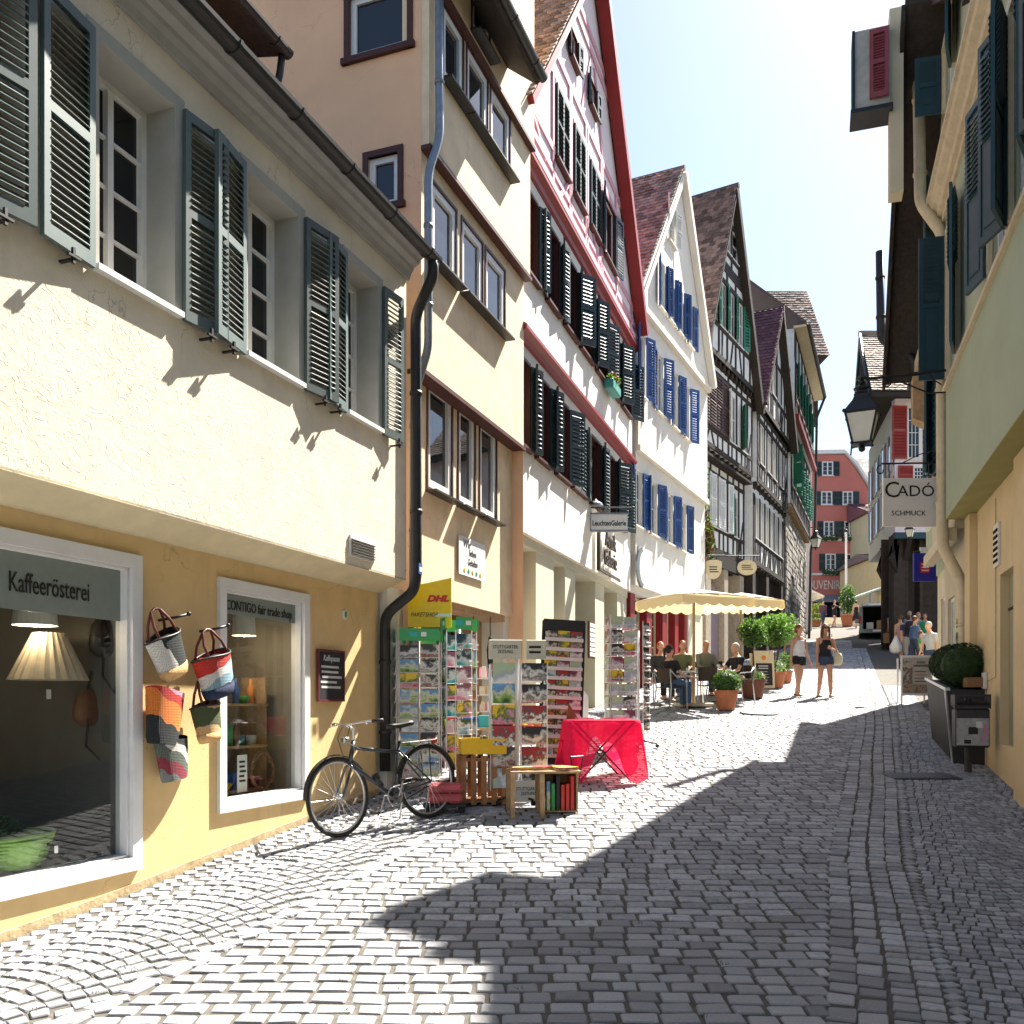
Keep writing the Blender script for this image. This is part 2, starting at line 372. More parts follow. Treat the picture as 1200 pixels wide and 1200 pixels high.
# the 300 that show largest are objects, the rest one mesh per surface
def area(t):
    x, y_, w, d = t[:4]
    if y_ < 3.9: return 0
    u = 600+F*x/y_; v = HY+F*(EYE-G(y_))/y_
    if not (-10 < u < 1210 and v < 1215): return 0
    return w*d/(y_**3)
order = sorted(range(len(stones)), key=lambda i: -area(stones[i])); near = set(order[:300])
variants = {}
road = empty('road', (0, 0, 0)); road['kind'] = 'structure'; road['label'] = 'grey cobbled lane climbing between the houses'
stuff = [MB(), MB()]
for i, (x, y_, w, d, a, rn, mi, zz) in enumerate(stones):
    h = R.uniform(-.003, .003); g0 = G(y_); sl = (G(y_+.1)-G(y_-.1))/.2
    if y_ < 2.4 or y_ > 48 or (y_ < 4 and area((x, 4.2, w, d)) == 0 and abs(x) > 4): pass
    if i in near:
        key = (mi, i % 12)
        if key not in variants:
            me = bpy.data.meshes.new('cobble'); vs, fs = ST[i % 12]; me.from_pydata(vs, [], fs); me.materials.append(M_stone if mi == 0 else M_stone2); me.update(); variants[key] = me
        o = link('cobble', variants[key], road)
        o.location = (x, y_, g0+h); o.rotation_euler = (math.atan(sl)+R.uniform(-.012, .012), R.uniform(-.015, .015), a); o.scale = (w, d, .09)
    else:
        M = Matrix.Translation((x, y_, g0+h)) @ Matrix.Rotation(a, 4, 'Z') @ Matrix.Rotation(math.atan(sl)+R.uniform(-.012, .012), 4, 'X') @ Matrix.Rotation(R.uniform(-.015, .015), 4, 'Y') @ Matrix.Diagonal((w, d, .09, 1))
        st = stuff[mi]; st.M = M; st.cr = rn*.98+.01; st.add(*ST[i % 12])
stuff[0].build('cobblestones', M_stone, road, kind='stuff'); stuff[1].build('small_setts', M_stone2, road, kind='stuff')
# far carriageway and square beyond the reach of single stones
g = MB(); ys = [45+.5*i for i in range(66)]
g.loft([[(LW(y)+2-.0*y+.2*max(0, y-20), y, G(y)+.002), (RW(y)+12, y, G(y)+.002)] for y in ys], cap=False, closed=False)
g.build('square', M_asph)['kind'] = 'structure'
# drain channel covers and a manhole lid in the pavement
mh = MB(); c = gpt(1080, 910); mh.lathe([(0.001, .0), (.0, .0)], 4)
mh = MB(); mh.M = Matrix.Translation((c.x, c.y, G(c.y)+.004)) @ Matrix.Rotation(.09, 4, 'X'); mh.bbox(-.42, .42, -.2, .2, -.03, .012, .008)
for i in range(14): mh.box(-.39+i*.056, -.36+i*.056, -.17, .17, .012, .017)
tag(mh.build('drain_cover', mat('cast_iron', (.12, .13, .15), .5, .2, 30, .3, 60, .6)), 'rectangular iron cover set in the shaded pavement before the planter', 'drain cover')
c = gpt(890, 836); mh = MB(); mh.M = Matrix.Translation((c.x, c.y, c.z+.014)) @ Matrix.Rotation(.1, 4, 'X')
mh.lathe([(.001, -.02), (.36, -.02), (.38, 0), (.38, .01), (.33, .01), (.32, .004), (.2, .006), (.001, .006)], 24)
tag(mh.build('manhole_cover', _M['cast_iron'], smooth=True), 'round iron manhole lid in the sunlit cobbles near the two walking women', 'manhole cover')

# grass and moss in the joints along the left margin
q_ = random.Random(31); mb = MB()
for _ in range(260):
    s = q_.uniform(2.5, 9.5); t = abs(q_.gauss(0, .45)); p = Vector((-4.5, 2.43))+dirL*s+nL*(1.35-t)
    if q_.random() < .3: p = Vector((q_.uniform(LB(s)+.1, GUT(s)-.2), s))
    z = G(p.y)-.004
    for k in range(q_.randrange(3, 8)):
        a = q_.uniform(0, 2*pi); l = q_.uniform(.006, .022); x, y_ = p.x+q_.uniform(-.03, .03), p.y+q_.uniform(-.03, .03)
        mb.add([(x-.003, y_, z), (x+.003, y_, z), (x+l*cos(a)*.7, y_+l*sin(a)*.7, z+l)], [(0, 1, 2)])
tag(mb.build('joint_grass', mat('joint_grass', (.07, .13, .02), .8, .4, 30)), 'short grass and moss growing in the cobble joints near the shop', 'grass', kind='stuff')
# ---------------- building kit ----------------
def clip_poly(pts, planes):
    """clip 2-D polygon by half planes (a,b,c): keep a*x+b*z<=c"""
    for a, b, c in planes:
        out = []
        for i in range(len(pts)):
            p, q = pts[i], pts[(i+1) % len(pts)]; dp = a*p[0]+b*p[1]-c; dq = a*q[0]+b*q[1]-c
            if dp <= 0: out.append(p)
            if (dp < 0 < dq) or (dq < 0 < dp): t = dp/(dp-dq); out.append((p[0]+(q[0]-p[0])*t, p[1]+(q[1]-p[1])*t))
        pts = out
        if len(pts) < 3: return []
    return pts
def gable_planes(x0, x1, ze, xa, za):
    """half planes under a gable with eaves ze at x0,x1 and apex (xa,za)"""
    k1 = (za-ze)/(xa-x0); k2 = (za-ze)/(x1-xa)
    return [(-k1, 1, ze-k1*x0), (k2, 1, ze+k2*x1)]
def wall(root, m, x0, x1, z0, z1, o, ops=(), depth=.2, D=.35, clip=None, name='wall', mb=None, ends=True):
    w = mb or MB(); xs = sorted({x0, x1, *[v for p in ops for v in p[:2]]}); zs = sorted({z0, z1, *[v for p in ops for v in p[2:4]]})
    xs = [v for v in xs if x0 <= v <= x1]; zs = [v for v in zs if z0 <= v <= z1]
    for i in range(len(xs)-1):
        for j in range(len(zs)-1):
            cx, cz = (xs[i]+xs[i+1])/2, (zs[j]+zs[j+1])/2
            if any(p[0] < cx < p[1] and p[2] < cz < p[3] for p in ops): continue
            q = [(xs[i], zs[j]), (xs[i+1], zs[j]), (xs[i+1], zs[j+1]), (xs[i], zs[j+1])]
            if clip: q = clip_poly(q, clip)
            if len(q) > 2: w.poly([(x, -o, z) for x, z in q])
    for a, b, c, d in [p[:4] for p in ops]:
        dd = depth
        w.poly([(a, -o, c), (a, -o+dd, c), (a, -o+dd, d), (a, -o, d)]); w.poly([(b, -o, c), (b, -o, d), (b, -o+dd, d), (b, -o+dd, c)])
        w.poly([(a, -o, c), (b, -o, c), (b, -o+dd, c), (a, -o+dd, c)]); w.poly([(a, -o, d), (a, -o+dd, d), (b, -o+dd, d), (b, -o, d)])
    if ends and not clip:
        w.poly([(x0, -o, z0), (x0, -o, z1), (x0, D, z1), (x0, D, z0)]); w.poly([(x1, -o, z0), (x1, D, z0), (x1, D, z1), (x1, -o, z1)])
        w.poly([(x0, -o, z0), (x0, D, z0), (x1, D, z0), (x1, -o, z0)]); w.poly([(x0, -o, z1), (x1, -o, z1), (x1, D, z1), (x0, D, z1)])
    if mb: return
    return w.build(name, m, root)
def body(root, m, x0, x1, D, z0, z1, name='side_wall'):
    """side and back walls behind the facade"""
    w = MB(); w.poly([(x0, .3, z0), (x0, .3, z1), (x0, D, z1), (x0, D, z0)]); w.poly([(x1, .3, z0), (x1, D, z0), (x1, D, z1), (x1, .3, z1)])
    w.poly([(x0, D, z0), (x0, D, z1), (x1, D, z1), (x1, D, z0)]); return w.build(name, m, root)
def win(root, a, b, c, d, y, fm, gm, cols=2, rows=1, fw=.055, sill=None, trim=None, tw=.07, sill_out=.1, name='window', sw=None, split=True, bar=.022):
    """window set at plane y (local, + is inward). parts: window > pane, sill"""
    f = MB(); t = .05
    f.box(a, a+fw, y-t, y+.02, c, d); f.box(b-fw, b, y-t, y+.02, c, d); f.box(a+fw, b-fw, y-t, y+.02, c, c+fw*1.2); f.box(a+fw, b-fw, y-t, y+.02, d-fw, d)
    w = (b-a-2*fw); h = d-c-2.2*fw
    if cols > 1 and split:
        for i in range(1, cols):
            x = a+fw+w*i/cols; f.box(x-fw*.55, x+fw*.55, y-t-.008, y+.01, c+fw*1.2, d-fw)
    elif cols > 1:
        for i in range(1, cols): x = a+fw+w*i/cols; f.box(x-bar/2, x+bar/2, y-t*.7, y+.01, c+fw*1.2, d-fw)
    for j in range(1, rows):
        z = c+fw*1.2+h*j/rows; f.box(a+fw, b-fw, y-t*.8, y+.008, z-bar/2, z+bar/2)
    o = f.build(name, fm, root, bevel=0)
    for i in range(cols):
        for j in range(rows):
            p = MB(); x0 = a+fw+w*i/cols+.012; x1 = a+fw+w*(i+1)/cols-.012; z0 = c+fw*1.2+h*j/rows+.012; z1 = c+fw*1.2+h*(j+1)/rows-.012
            tl = R.uniform(-.006, .006)
            p.add([(x0, y-.012+tl, z0), (x1, y-.012-tl, z0), (x1, y-.012-tl, z1), (x0, y-.012+tl, z1), (x0, y, z0), (x1, y, z0), (x1, y, z1), (x0, y, z1)], [(0,1,2,3), (4,7,6,5), (0,4,5,1), (2,6,7,3)])
            p.build('pane', gm, o)
    if sill:
        s = MB(); s.box(a-.05, b+.05, (sw if sw is not None else y)-sill_out, y-t, c-.045, c-.004); s.build('sill', sill, o)
    return o
def trim(root, m, a, b, c, d, o, w=.08, t=.03, name='surround', bottom=True):
    f = MB(); f.box(a-w, a, -o-t, -o+.02, c-(w if bottom else 0), d+w); f.box(b, b+w, -o-t, -o+.02, c-(w if bottom else 0), d+w); f.box(a, b, -o-t, -o+.02, d, d+w)
    if bottom: f.box(a, b, -o-t, -o+.02, c-w, c)
    return f.build(name, m, root)
_leafc = {}
def leaf_mesh(w, h, m, n, slats=True, panel=False, one=False, fl=1):
    key = (round(w, 2), round(h, 2), m.name, n, slats, panel, one, fl)
    if key in _leafc: return _leafc[key]
    f = MB(); s = .055; t = .018
    f.box(0, s, -t, t, 0, h); f.box(w-s, w, -t, t, 0, h); f.box(s, w-s, -t, t, 0, s*1.6); f.box(s, w-s, -t, t, h-s*1.3, h); f.box(s, w-s, -t, t, h*.52-s*.6, h*.52+s*.6)
    if panel:
        f.box(s, w-s, -t*.3, t*.3, s*1.6, h*.52-s*.6); f.box(s+.05, w-s-.05, -t*.8, t*.8, s*1.6+.06, h*.52-s*.6-.06)
        z0 = h*.52+s*.6
    else: z0 = s*1.6
    hs_ = .66*(h-s*2.9)/n/sin(radians(62)) if not one else .024
    def slat(mb, z):
        M0 = mb.M; mb.M = (M0 or Matrix.Identity(4)) @ Matrix.Translation((w/2, 0, z)) @ Matrix.Rotation(radians(62)*fl, 4, 'X'); mb.box(-(w/2-s)+.001, w/2-s-.001, -hs_, hs_, -.0045, .0045); mb.M = M0
    zs = []
    if slats:
        k = 0
        for k in range(n):
            z = z0+.02+(h-s*1.3-z0-.04)*(k+.5)/n
            if abs(z-h*.52) > s*.6+.01: zs.append(z)
        if not one:
            for z in zs: slat(f, z)
    me = MB2mesh(f, 'shutter', m); sm = None
    if one:
        q = MB(); q.M = Matrix.Rotation(radians(46)*fl, 4, 'X'); q.box(-(w/2-s)+.001, w/2-s-.001, -.030, .030, -.0045, .0045); sm = MB2mesh(q, 'slat', m)
    _leafc[key] = (me, sm, zs); return _leafc[key]
def MB2mesh(f, name, m):
    o = f.build(name, m); me = o.data; bpy.data.objects.remove(o); return me
def leaf(root, x, y, z, w, h, ang, m, n=22, slats=True, panel=False, one=False, label=None):
    me, sm, zs = leaf_mesh(w, h, m, n, slats, panel, one, -1 if cos(ang) < 0 else 1)
    o = link('shutter', me, root); o.location = (x, y, z); o.rotation_euler = (0, 0, ang)
    if one:
        for zz in zs: s = link('slat', sm, o); s.location = (w/2, 0, zz)
    if label: o['label'] = label
    return o
def tiles(root, m, P, U, V, lu, lv, tw=.19, th=.17, clip=None, name='roof_tiles', seed=3):
    """beaver-tail tiles in courses on the plane P + a*U + b*V, joined as one part"""
    r = random.Random(seed); U = Vector(U).normalized(); V = Vector(V).normalized(); N = U.cross(V); P = Vector(P); w = MB()
    if N.z < 0: N = -N
    w.poly([P-N*.02, P+U*lu-N*.02, P+U*lu+V*lv-N*.02, P+V*lv-N*.02])
    j = 0; b = 0
    while b < lv:
        a = -(j % 2)*tw/2
        sg = .012*sin(b*1.3)
        while a < lu:
            a0 = max(0, a+.006); a1 = min(lu, a+tw-.006)
            if a1-a0 > .03:
                h = .034+r.uniform(0, .016)+sg*sin(a*.9); q = P+U*a0+V*b; e = min(th*1.25, lv-b); dz = r.uniform(-.006, .006)
                A = P+U*a0+V*(b+dz+.012)+N*h; B = P+U*a1+V*(b+dz+.012)+N*(h+r.uniform(-.004, .004)); mid = P+U*(a0+a1)/2+V*(b+dz-.022)+N*h
                w.cr = .01+.98*r.random()
                w.add([A, mid, B, P+U*a1+V*(b+e)+N*.004, P+U*a0+V*(b+e)+N*.004, A-N*.03, mid-N*.03, B-N*.03], [(0,1,2,3,4), (0,5,6,1), (1,6,7,2), (0,4,5), (2,7,3)])
            a += tw
        b += th; j += 1
    w.cr = 0; o = w.build(name, m, root); o['kind'] = 'stuff'; return o
def beam(root, m, p, q, w, o, t=.05, name='beam', y=None):
    """timber from p to q (facade s,z) standing proud of the wall"""
    p = Vector(p); q = Vector(q); d = q-p; L = d.length; a = atan2(d.y, d.x); b = MB(); jw = R.uniform(-.08, .08)*w
    b.M = Matrix.Translation((p.x, -o, p.y)) @ Matrix.Rotation(-a, 4, 'Y'); b.box(-.0, L, -t, .02, -w/2, w/2+jw)
    return b.build(name, m, root)
def gutter(root, m, x0, x1, y, z, r=.07, name='gutter'):
    g = MB(); pr = [(y+r*cos(t), z+r*sin(t)) for t in [pi+pi*k/8 for k in range(9)]]; pr2 = [(y+(r-.006)*cos(t), z+(r-.006)*sin(t)) for t in [2*pi-pi*k/8 for k in range(9)]]
    P = pr+pr2; g.loft([[(x, a, b) for a, b in P] for x in (x0, x1)])
    k = x0+.7
    while k < x1: g.loft([[(x, y+(r+.008)*cos(t), z+(r+.008)*sin(t)) for t in [pi+pi*i/8 for i in range(9)]]+[(x, y+r*cos(t), z+r*sin(t)) for t in [2*pi-pi*i/8 for i in range(9)]] for x in (k, k+.03)]); k += .85
    return g.build(name, m, root, smooth=False)
def pipe(root, m, pts, r=.05, name='downpipe', n=10):
    P = [Vector(p) for p in pts]; out = [P[0]]
    for i in range(1, len(P)-1):
        a, b, c = P[i-1], P[i], P[i+1]; k = min(.12, (b-a).length*.4, (c-b).length*.4); s = b+(a-b).normalized()*k; e = b+(c-b).normalized()*k
        for t in (0, .25, .5, .75, 1): out.append((s*(1-t)+b*t)*(1-t)+(b*(1-t)+e*t)*t)
    out.append(P[-1]); g = MB(); g.tube(out, r, n)
    for i in range(len(P)-1):
        d = P[i+1]-P[i]
        if d.length > 1.2:
            for t in ([.3, .75] if d.length < 3 else [.12, .5, .86]): c = P[i]+d*t; g.tube([c-d.normalized()*.02, c+d.normalized()*.02], r*1.18, n)
    return g.build(name, m, root, smooth=True)

# ---------------- shared materials ----------------
M_cream = trowel('cream_roughcast', (.79, .70, .54), .85, stain=.32, var=.1)
M_ochre = mat('ochre_render', (.76, .54, .26), .85, .1, 2.5, .3, 60, stain=.5, vert=True)
M_ochre_sof = mat('soffit_cream', (.7, .6, .38), .9, .1, 4, .2, 40)
M_peach = mat('peach_render', (.90, .55, .33), .9, .08, 1.2, .3, 70, stain=.12, vert=True)
M_yel = trowel('yellow_roughcast', (.82, .65, .43), .6, stain=.25, var=.12)
M_pinkw = mat('pale_pink_plaster', (.80, .70, .70), .9, .06, 2, .3, 50, stain=.12, vert=True)
M_pinkt = mat('pink_timber', (.62, .33, .38), .8, .15, 9, .2, 60)
M_red = mat('dark_red_paint', (.26, .022, .02), .45, .12, 8, .1, 50)
M_cbrown = mat('brown_window_frame', (.075, .022, .015), .5, .2, 10, .1, 60)
M_white = mat('white_wood', (.78, .77, .73), .5, .05, 9, .1, 60)
M_offw = mat('off_white_plaster', (.80, .75, .66), .9, .06, 2, .3, 50, stain=.1, vert=True)
M_grey_sur = mat('stone_grey_surround', (.36, .36, .34), .8, .1, 6, .2, 60, stain=.3)
M_frame = mat('white_shop_frame', (.78, .77, .76), .5, .05, 5, .05, 60, stain=.06)
M_shut = mat('sage_shutter', (.095, .135, .13), .55, .12, 9, .1, 60, stain=.2, rnd=.28)
M_shutD = mat('dark_shutter', (.045, .07, .072), .5, .2, 9, .1, 60, rnd=.28)
M_blue = mat('blue_shutter', (.03, .085, .26), .5, .15, 9, .1, 60, rnd=.28)
M_green = mat('green_shutter', (.03, .20, .12), .5, .15, 9, .1, 60, rnd=.28)
M_teal = mat('teal_shutter', (.022, .062, .078), .45, .15, 6, .1, 60, rnd=.28)
M_maroon = mat('maroon_shutter', (.20, .04, .05), .5, .15, 9, .1, 60, rnd=.28)
M_black = mat('black_zinc', (.018, .017, .016), .5, .3, 12, .1, 60, spec=.5)
M_zinc = mat('zinc_pipe', (.26, .28, .30), .4, .2, 10, .1, 60, metal=.6, spec=.5)
M_creamp = mat('cream_painted_pipe', (.66, .55, .36), .45, .12, 8, .1, 60, stain=.12)
M_timber = mat('black_timber', (.035, .026, .020), .8, .35, 14, .5, 60)
M_infill = mat('whitewash_infill', (.80, .80, .78), .9, .1, 4, .3, 50, stain=.15)
cracks(M_cream); cracks(M_yel, 1.6, thr=.5); cracks(M_ochre, 1.3); cracks(M_peach, 1.2); cracks(M_offw, 1.4, .003)
M_glass = glassmat('window_glass'); M_glassD = glassmat('dark_glass', (.012, .012, .014), .6)
M_tile = mat('clay_tile', (.31, .23, .18), .85, .3, 30, .3, 60, rnd=.5)
M_tileD = mat('dark_clay_tile', (.14, .095, .085), .75, .3, 30, .3, 60, rnd=.6)
M_tileP = mat('purple_clay_tile', (.16, .07, .085), .75, .3, 30, .3, 60, rnd=.35)
M_wood = mat('pale_wood', (.42, .27, .14), .75, .3, 12, .3, 50)
M_iron = mat('black_iron', (.012, .012, .013), .5, .3, 12, .1, 60, spec=.4)
M_dark = flat('dark_interior', (.012, .011, .01), .9, 0, .1)
M_beige = mat('beige_stone', (.60, .56, .42), .85, .06, 3, .15, 60)

# ============ corner shop, cream house ============
B1 = Fr(-6.51, -3, .37, 1, G(-3)-.3)
h1 = B1.root('corner_house', 'cream roughcast house over an ochre coffee shop at the left edge, grey-green louvred shutters', 'house')
bz = B1.base; zj = EYE+1.39-bz; ze = EYE+4.88-bz; L1 = (10.48+3)/.938
f1a = B1.sz(163, 652); f1b = B1.sz(158, 1022); g1a = B1.sz(147, 668)
W1 = (5.9, f1a[0]-.10, f1b[1]+.12, f1a[1]-.10)
f2a = B1.sz(256, 675); f2b = B1.sz(360, 938)
W2 = (f2a[0]+.07, f2b[0]-.09, EYE-.97-bz+.13, EYE+1.10-bz-.11)
wall(h1, M_ochre, 0, L1, 0, zj, 0, [W1, W2], depth=.12, D=.3)
s = MB(); s.M = None
for q in range(0, 1): s.box(0, L1+.02, -.34, .1, zj-.001+.004, zj+.02)
s.build('soffit', M_ochre_sof, h1)
# slanted cove under the jetty
c = MB(); c.loft([[(x, 0.0, zj-.13), (x, -.02, zj-.13), (x, -.335, zj+.003), (x, 0.0, zj+.003)] for x in (0, L1+.0)]); c.build('cove', M_ochre_sof, h1)
o1 = .34; L1u = B1.sz(476, 500, o1)[0]
def pr(fr, o, uL, uR, vT, vB): a, t = fr.sz(uL, vT, o); b = fr.sz(uR, vT, o)[0]; c_ = fr.sz(uL, vB, o)[1]; return (a, b, c_, t)
zs_, zt_ = EYE+2.90-bz, EYE+4.44-bz
ops = []
for uL, uR in ((113, 205), (288, 350), (406, 443)): ops.append((B1.sz(uL, 300, o1)[0], B1.sz(uR, 300, o1)[0], zs_, zt_))
ops.insert(0, (B1.sz(-190, 300, o1)[0], B1.sz(-62, 300, o1)[0], zs_, zt_)); ops.insert(0, (ops[0][0]-2.3, ops[0][0]-1.5, zs_, zt_))
wall(h1, M_cream, 0, L1u, zj, ze+.25, o1, ops, depth=.34, D=.3)
M_rev = mat('grey_reveal', (.42, .41, .36), .85, .1, 4, .2, 60, stain=.1)
lw = .455; lh = zt_-zs_+.04
for i, (a, b, c_, d) in enumerate(ops):
    r = MB()
    r.box(a-.002, a+.014, -o1-.012, .0, c_, d); r.box(b-.014, b+.002, -o1-.012, 0., c_, d); r.box(a+.014, b-.014, -o1-.012, 0., d-.014, d+.002)
    r.box(a-.09, a-.002, -o1-.012, -o1+.05, c_, d+.09); r.box(b+.002, b+.09, -o1-.012, -o1+.05, c_, d+.09); r.box(a-.002, b+.002, -o1-.012, -o1+.05, d+.002, d+.09)
    r.build('reveal', M_rev, h1)
    w = win(h1, a+.014, b-.014, c_+.02, d-.014, -o1+.30, M_white, M_glassD, 2, 4, .05, M_white, sill_out=.06, sw=-o1, split=True)
    dl = (.10, .17, .10, .16, .14)[i]
    if i > 0: leaf(h1, a-.06, -o1-.035, c_-.03, lw if i < 4 else .43, lh, -(pi-dl), M_shut, 27, one=True)
    leaf(h1, b+.06, -o1-.035, c_-.03, .44 if i < 4 else .36, lh, -.12-.05*(i % 2), M_shut, 27, one=True)
    hk = MB()
    for x in (a-.3, b+.28): hk.box(x-.012, x+.012, -o1-.12, -o1, c_-.10, c_-.085); hk.box(x-.01, x+.01, -o1-.12, -o1-.1, c_-.12, c_-.02); hk.box(x-.05, x+.05, -o1-.125, -o1-.105, c_-.085, c_-.07)
    hk.build('shutter_hook', M_iron, h1)
# cornice, gutter, roof, dormer
c = MB(); pr_ = [(-o1, ze-.10), (-o1-.03, ze-.10), (-o1-.05, ze-.04), (-o1-.08, ze), (-o1-.09, ze+.03), (-o1-.15, ze+.06), (-o1-.17, ze+.10), (-o1-.22, ze+.13), (-o1-.22, ze+.18), (-o1, ze+.18)]
c.loft([[(x, a, b) for a, b in pr_] for x in (0, L1u+.02)]); c.build('cornice', M_grey_sur, h1)
gutter(h1, M_black, 0, L1u+.16, -o1-.30, ze+.15, .08)
yr, zr = -o1-.28, ze+.24
rf = MB(); rf.loft([[(x, yr+.0, zr), (x, 6, zr+2.3), (x, 6, zr+2.1), (x, yr+.03, zr-.05)] for x in (0, L1u+.05)]); rf.build('roof', M_tileD, h1)
dx0 = 8.2; dx1 = B1.sz(303, 20, -.1)[0]
dm = MB(); dm.box(dx0, dx1, .35, 3, zr+.05, zr+1.2); dm.build('dormer_wall', M_peach, h1)
dm = MB(); dm.prism([(dx0-.2, .0, zr+1.15), (dx1+.22, .0, zr+1.0), (dx1+.22, .0, zr+1.12), (dx0-.2, .0, zr+1.35)], (0, 3, .6)); dm.build('dormer_roof', M_timber, h1)
gg = gutter(h1, M_black, dx0, dx1+.26, -.05, zr+1.04, .06, 'dormer_gutter')
pipe(h1, M_black, [(dx1+.2, -.02, zr+1.0), (dx1+.2, .02, zr+.72), (dx1+.05, .25, zr+.55), (dx1+.0, .28, zr+.1)], .035, 'dormer_downpipe')
# black downpipe at the corner
px, py = L1u+.12, -o1-.30; xb = L1+.1
pipe(h1, M_black, [(px-.06, py, ze+.14), (px-.04, py, ze-.06), (px+.0, -o1-.06, ze-.45), (px+.0, -o1-.07, zj+.05), (px-.05, -o1-.05, zj-.12), (xb-.1, -.09, zj-.38), (xb-.1, -.09, .6+G(10)-G(-3))], .062, 'corner_downpipe')
b = MB(); p_ = B1.sz(423, 640, o1); 
v = MB(); vx0, vz0 = B1.sz(409, 650, o1); vx1 = B1.sz(438, 650, o1)[0]; v.box(vx0, vx1, -o1-.02, -o1+.01, vz0-.01, vz0+.2)
vo = v.build('vent_grille', M_white, h1)
for k in range(6): q = MB(); q.M = TR(0, -o1-.022, vz0+.022+k*.028, 0, .5); q.box(vx0+.015, vx1-.015, -.012, .006, -.004, .004); q.build('vent_slat', M_black, vo)
# plinth crack line
pl = MB(); pl.loft([[(x, -.012, 0), (x, -.012, G(-3+x*.938)-bz+.05), (x, .01, G(-3+x*.938)-bz+.05), (x, .01, 0)] for x in [L1*k/20 for k in range(21)]]); pl.build('plinth', mat('dirty_plinth', (.50, .38, .22), .95, .35, 7, .5, 30, stain=.8), h1)
# shop fronts
def shopwin(W, fw, lab):
    a, b, c_, d = W; f = MB(); 
    f.box(a-fw, a, -.035, .02, c_-fw, d+fw); f.box(b, b+fw, -.035, .02, c_-fw, d+fw); f.box(a, b, -.035, .02, d, d+fw); f.box(a, b, -.035, .02, c_-fw, c_)
    f.box(a, a+.02, .005, .11, c_, d); f.box(b-.02, b, .005, .11, c_, d); f.box(a, b, .005, .11, c_, c_+.02); f.box(a, b, .005, .11, d-.02, d)
    o = f.build('shop_window', M_frame, h1); o['label'] = lab
    p = MB(); p.poly([(a+.02, .073, c_+.02), (b-.02, .073, c_+.02), (b-.02, .073, d-.02), (a+.02, .073, d-.02)]); p.build('pane', clearglass(), o)
    return o
sw1 = shopwin(W1, .10, 'large white framed shop window'); sw2 = shopwin(W2, .09, 'smaller white framed shop window')
# rooms behind the glass
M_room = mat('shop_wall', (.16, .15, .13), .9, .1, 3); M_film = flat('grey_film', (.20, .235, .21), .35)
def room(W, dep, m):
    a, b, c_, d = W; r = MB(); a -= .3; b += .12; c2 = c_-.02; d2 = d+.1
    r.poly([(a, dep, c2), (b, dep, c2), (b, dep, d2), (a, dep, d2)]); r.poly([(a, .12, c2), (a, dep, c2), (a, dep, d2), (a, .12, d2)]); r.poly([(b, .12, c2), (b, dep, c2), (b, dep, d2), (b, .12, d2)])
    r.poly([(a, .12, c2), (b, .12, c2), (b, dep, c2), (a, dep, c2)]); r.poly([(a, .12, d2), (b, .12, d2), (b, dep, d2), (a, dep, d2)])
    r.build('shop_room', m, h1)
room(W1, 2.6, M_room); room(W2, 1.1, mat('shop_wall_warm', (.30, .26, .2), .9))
bl = MB(); bl.box(W1[0]+.021, W1[1]-.021, .0665, .069, W1[3]-.40, W1[3]-.021); bl.build('grey_film_band', M_film, sw1)
bl = MB(); bl.box(W2[0]+.021, W2[1]-.021, .0665, .069, W2[3]-.20, W2[3]-.021); bl.build('grey_film_band', M_film, sw2)
M_let = flat('black_lettering', (.008, .008, .008), .5)
k = B1.sz(68, 680); text('Kaffeerösterei', .19, M_let, sw1, (k[0]-.0, .061, W1[3]-.225), ext=.002, sx=.62)
text('CONTIGO fair trade shop', .125, M_let, sw2, ((W2[0]+W2[1])/2+.015, .061, W2[3]-.125), ext=.002, sx=.74)
# ============ tall yellow house ============
B2 = Fr(-5.40+.37*10.95, 10.95, .37, 1, G(10.9)-.2); b2 = B2.base
h2 = B2.root('yellow_house', 'tall yellow plastered house with three rows of brown framed windows above the newspaper shop', 'house')
L2 = (14.3-10.95)/.938
zo = lambda v: EYE+v-b2
z12 = B2.sz(592, 722, .06)[1]; zA = B2.sz(600, 520, .2)[1]; zB = B2.sz(613, 320, .35)[1]; zC = B2.sz(607, 147, .42)[1]
def PW(fr, o, L): return [pr(fr, o, *q) for q in L]
w21 = PW(B2, .12, [(501, 529, 441, 567), (537, 556, 470, 587), (562, 581, 497, 605)])
w22 = PW(B2, .30, [(506, 534, 210, 307), (541, 565, 257, 335), (569, 591, 293, 370)])
w23 = PW(B2, .40, [(519, 542, 7, 88), (547, 571, 50, 128), (575, 597, 103, 177)])
w24 = PW(B2, .46, [(553, 573, -40, 32)])
for W in (w21, w22, w23):
    zb = sum(w[2] for w in W)/3; zt = sum(w[3] for w in W)/3; W[:] = [(w[0], w[1], zb, zt) for w in W]
lev = [(z12, zA, .12, w21), (zA, zB, .30, w22), (zB, zC, .40, w23), (zC, zC+3.0, .46, w24)]
for k, (a, b, o, W) in enumerate(lev):
    wall(h2, M_yel, -.0, L2+.02*k, a, b, o, W, depth=.2, D=-.05)
    for (x0, x1, c_, d) in W:
        q = win(h2, x0+.004, x1-.004, c_+.004, d-.004, -o+.055, M_white, M_glass, 1, 1, .085, None)
        trim(h2, M_cbrown, x0, x1, c_, d, o, .035, .015)
        s = MB(); s.box(x0-.06, x1+.06, -o-.15, -o+.0, c_-.075, c_-.05); s.build('sill', M_black, h2)
    if k: 
        bm_ = MB(); bm_.box(-.02, L2+.05, -o-.03, -lev[k-1][2]-.004, a-.055, a-.002); bm_.build('jetty_beam', M_cbrown, h2)
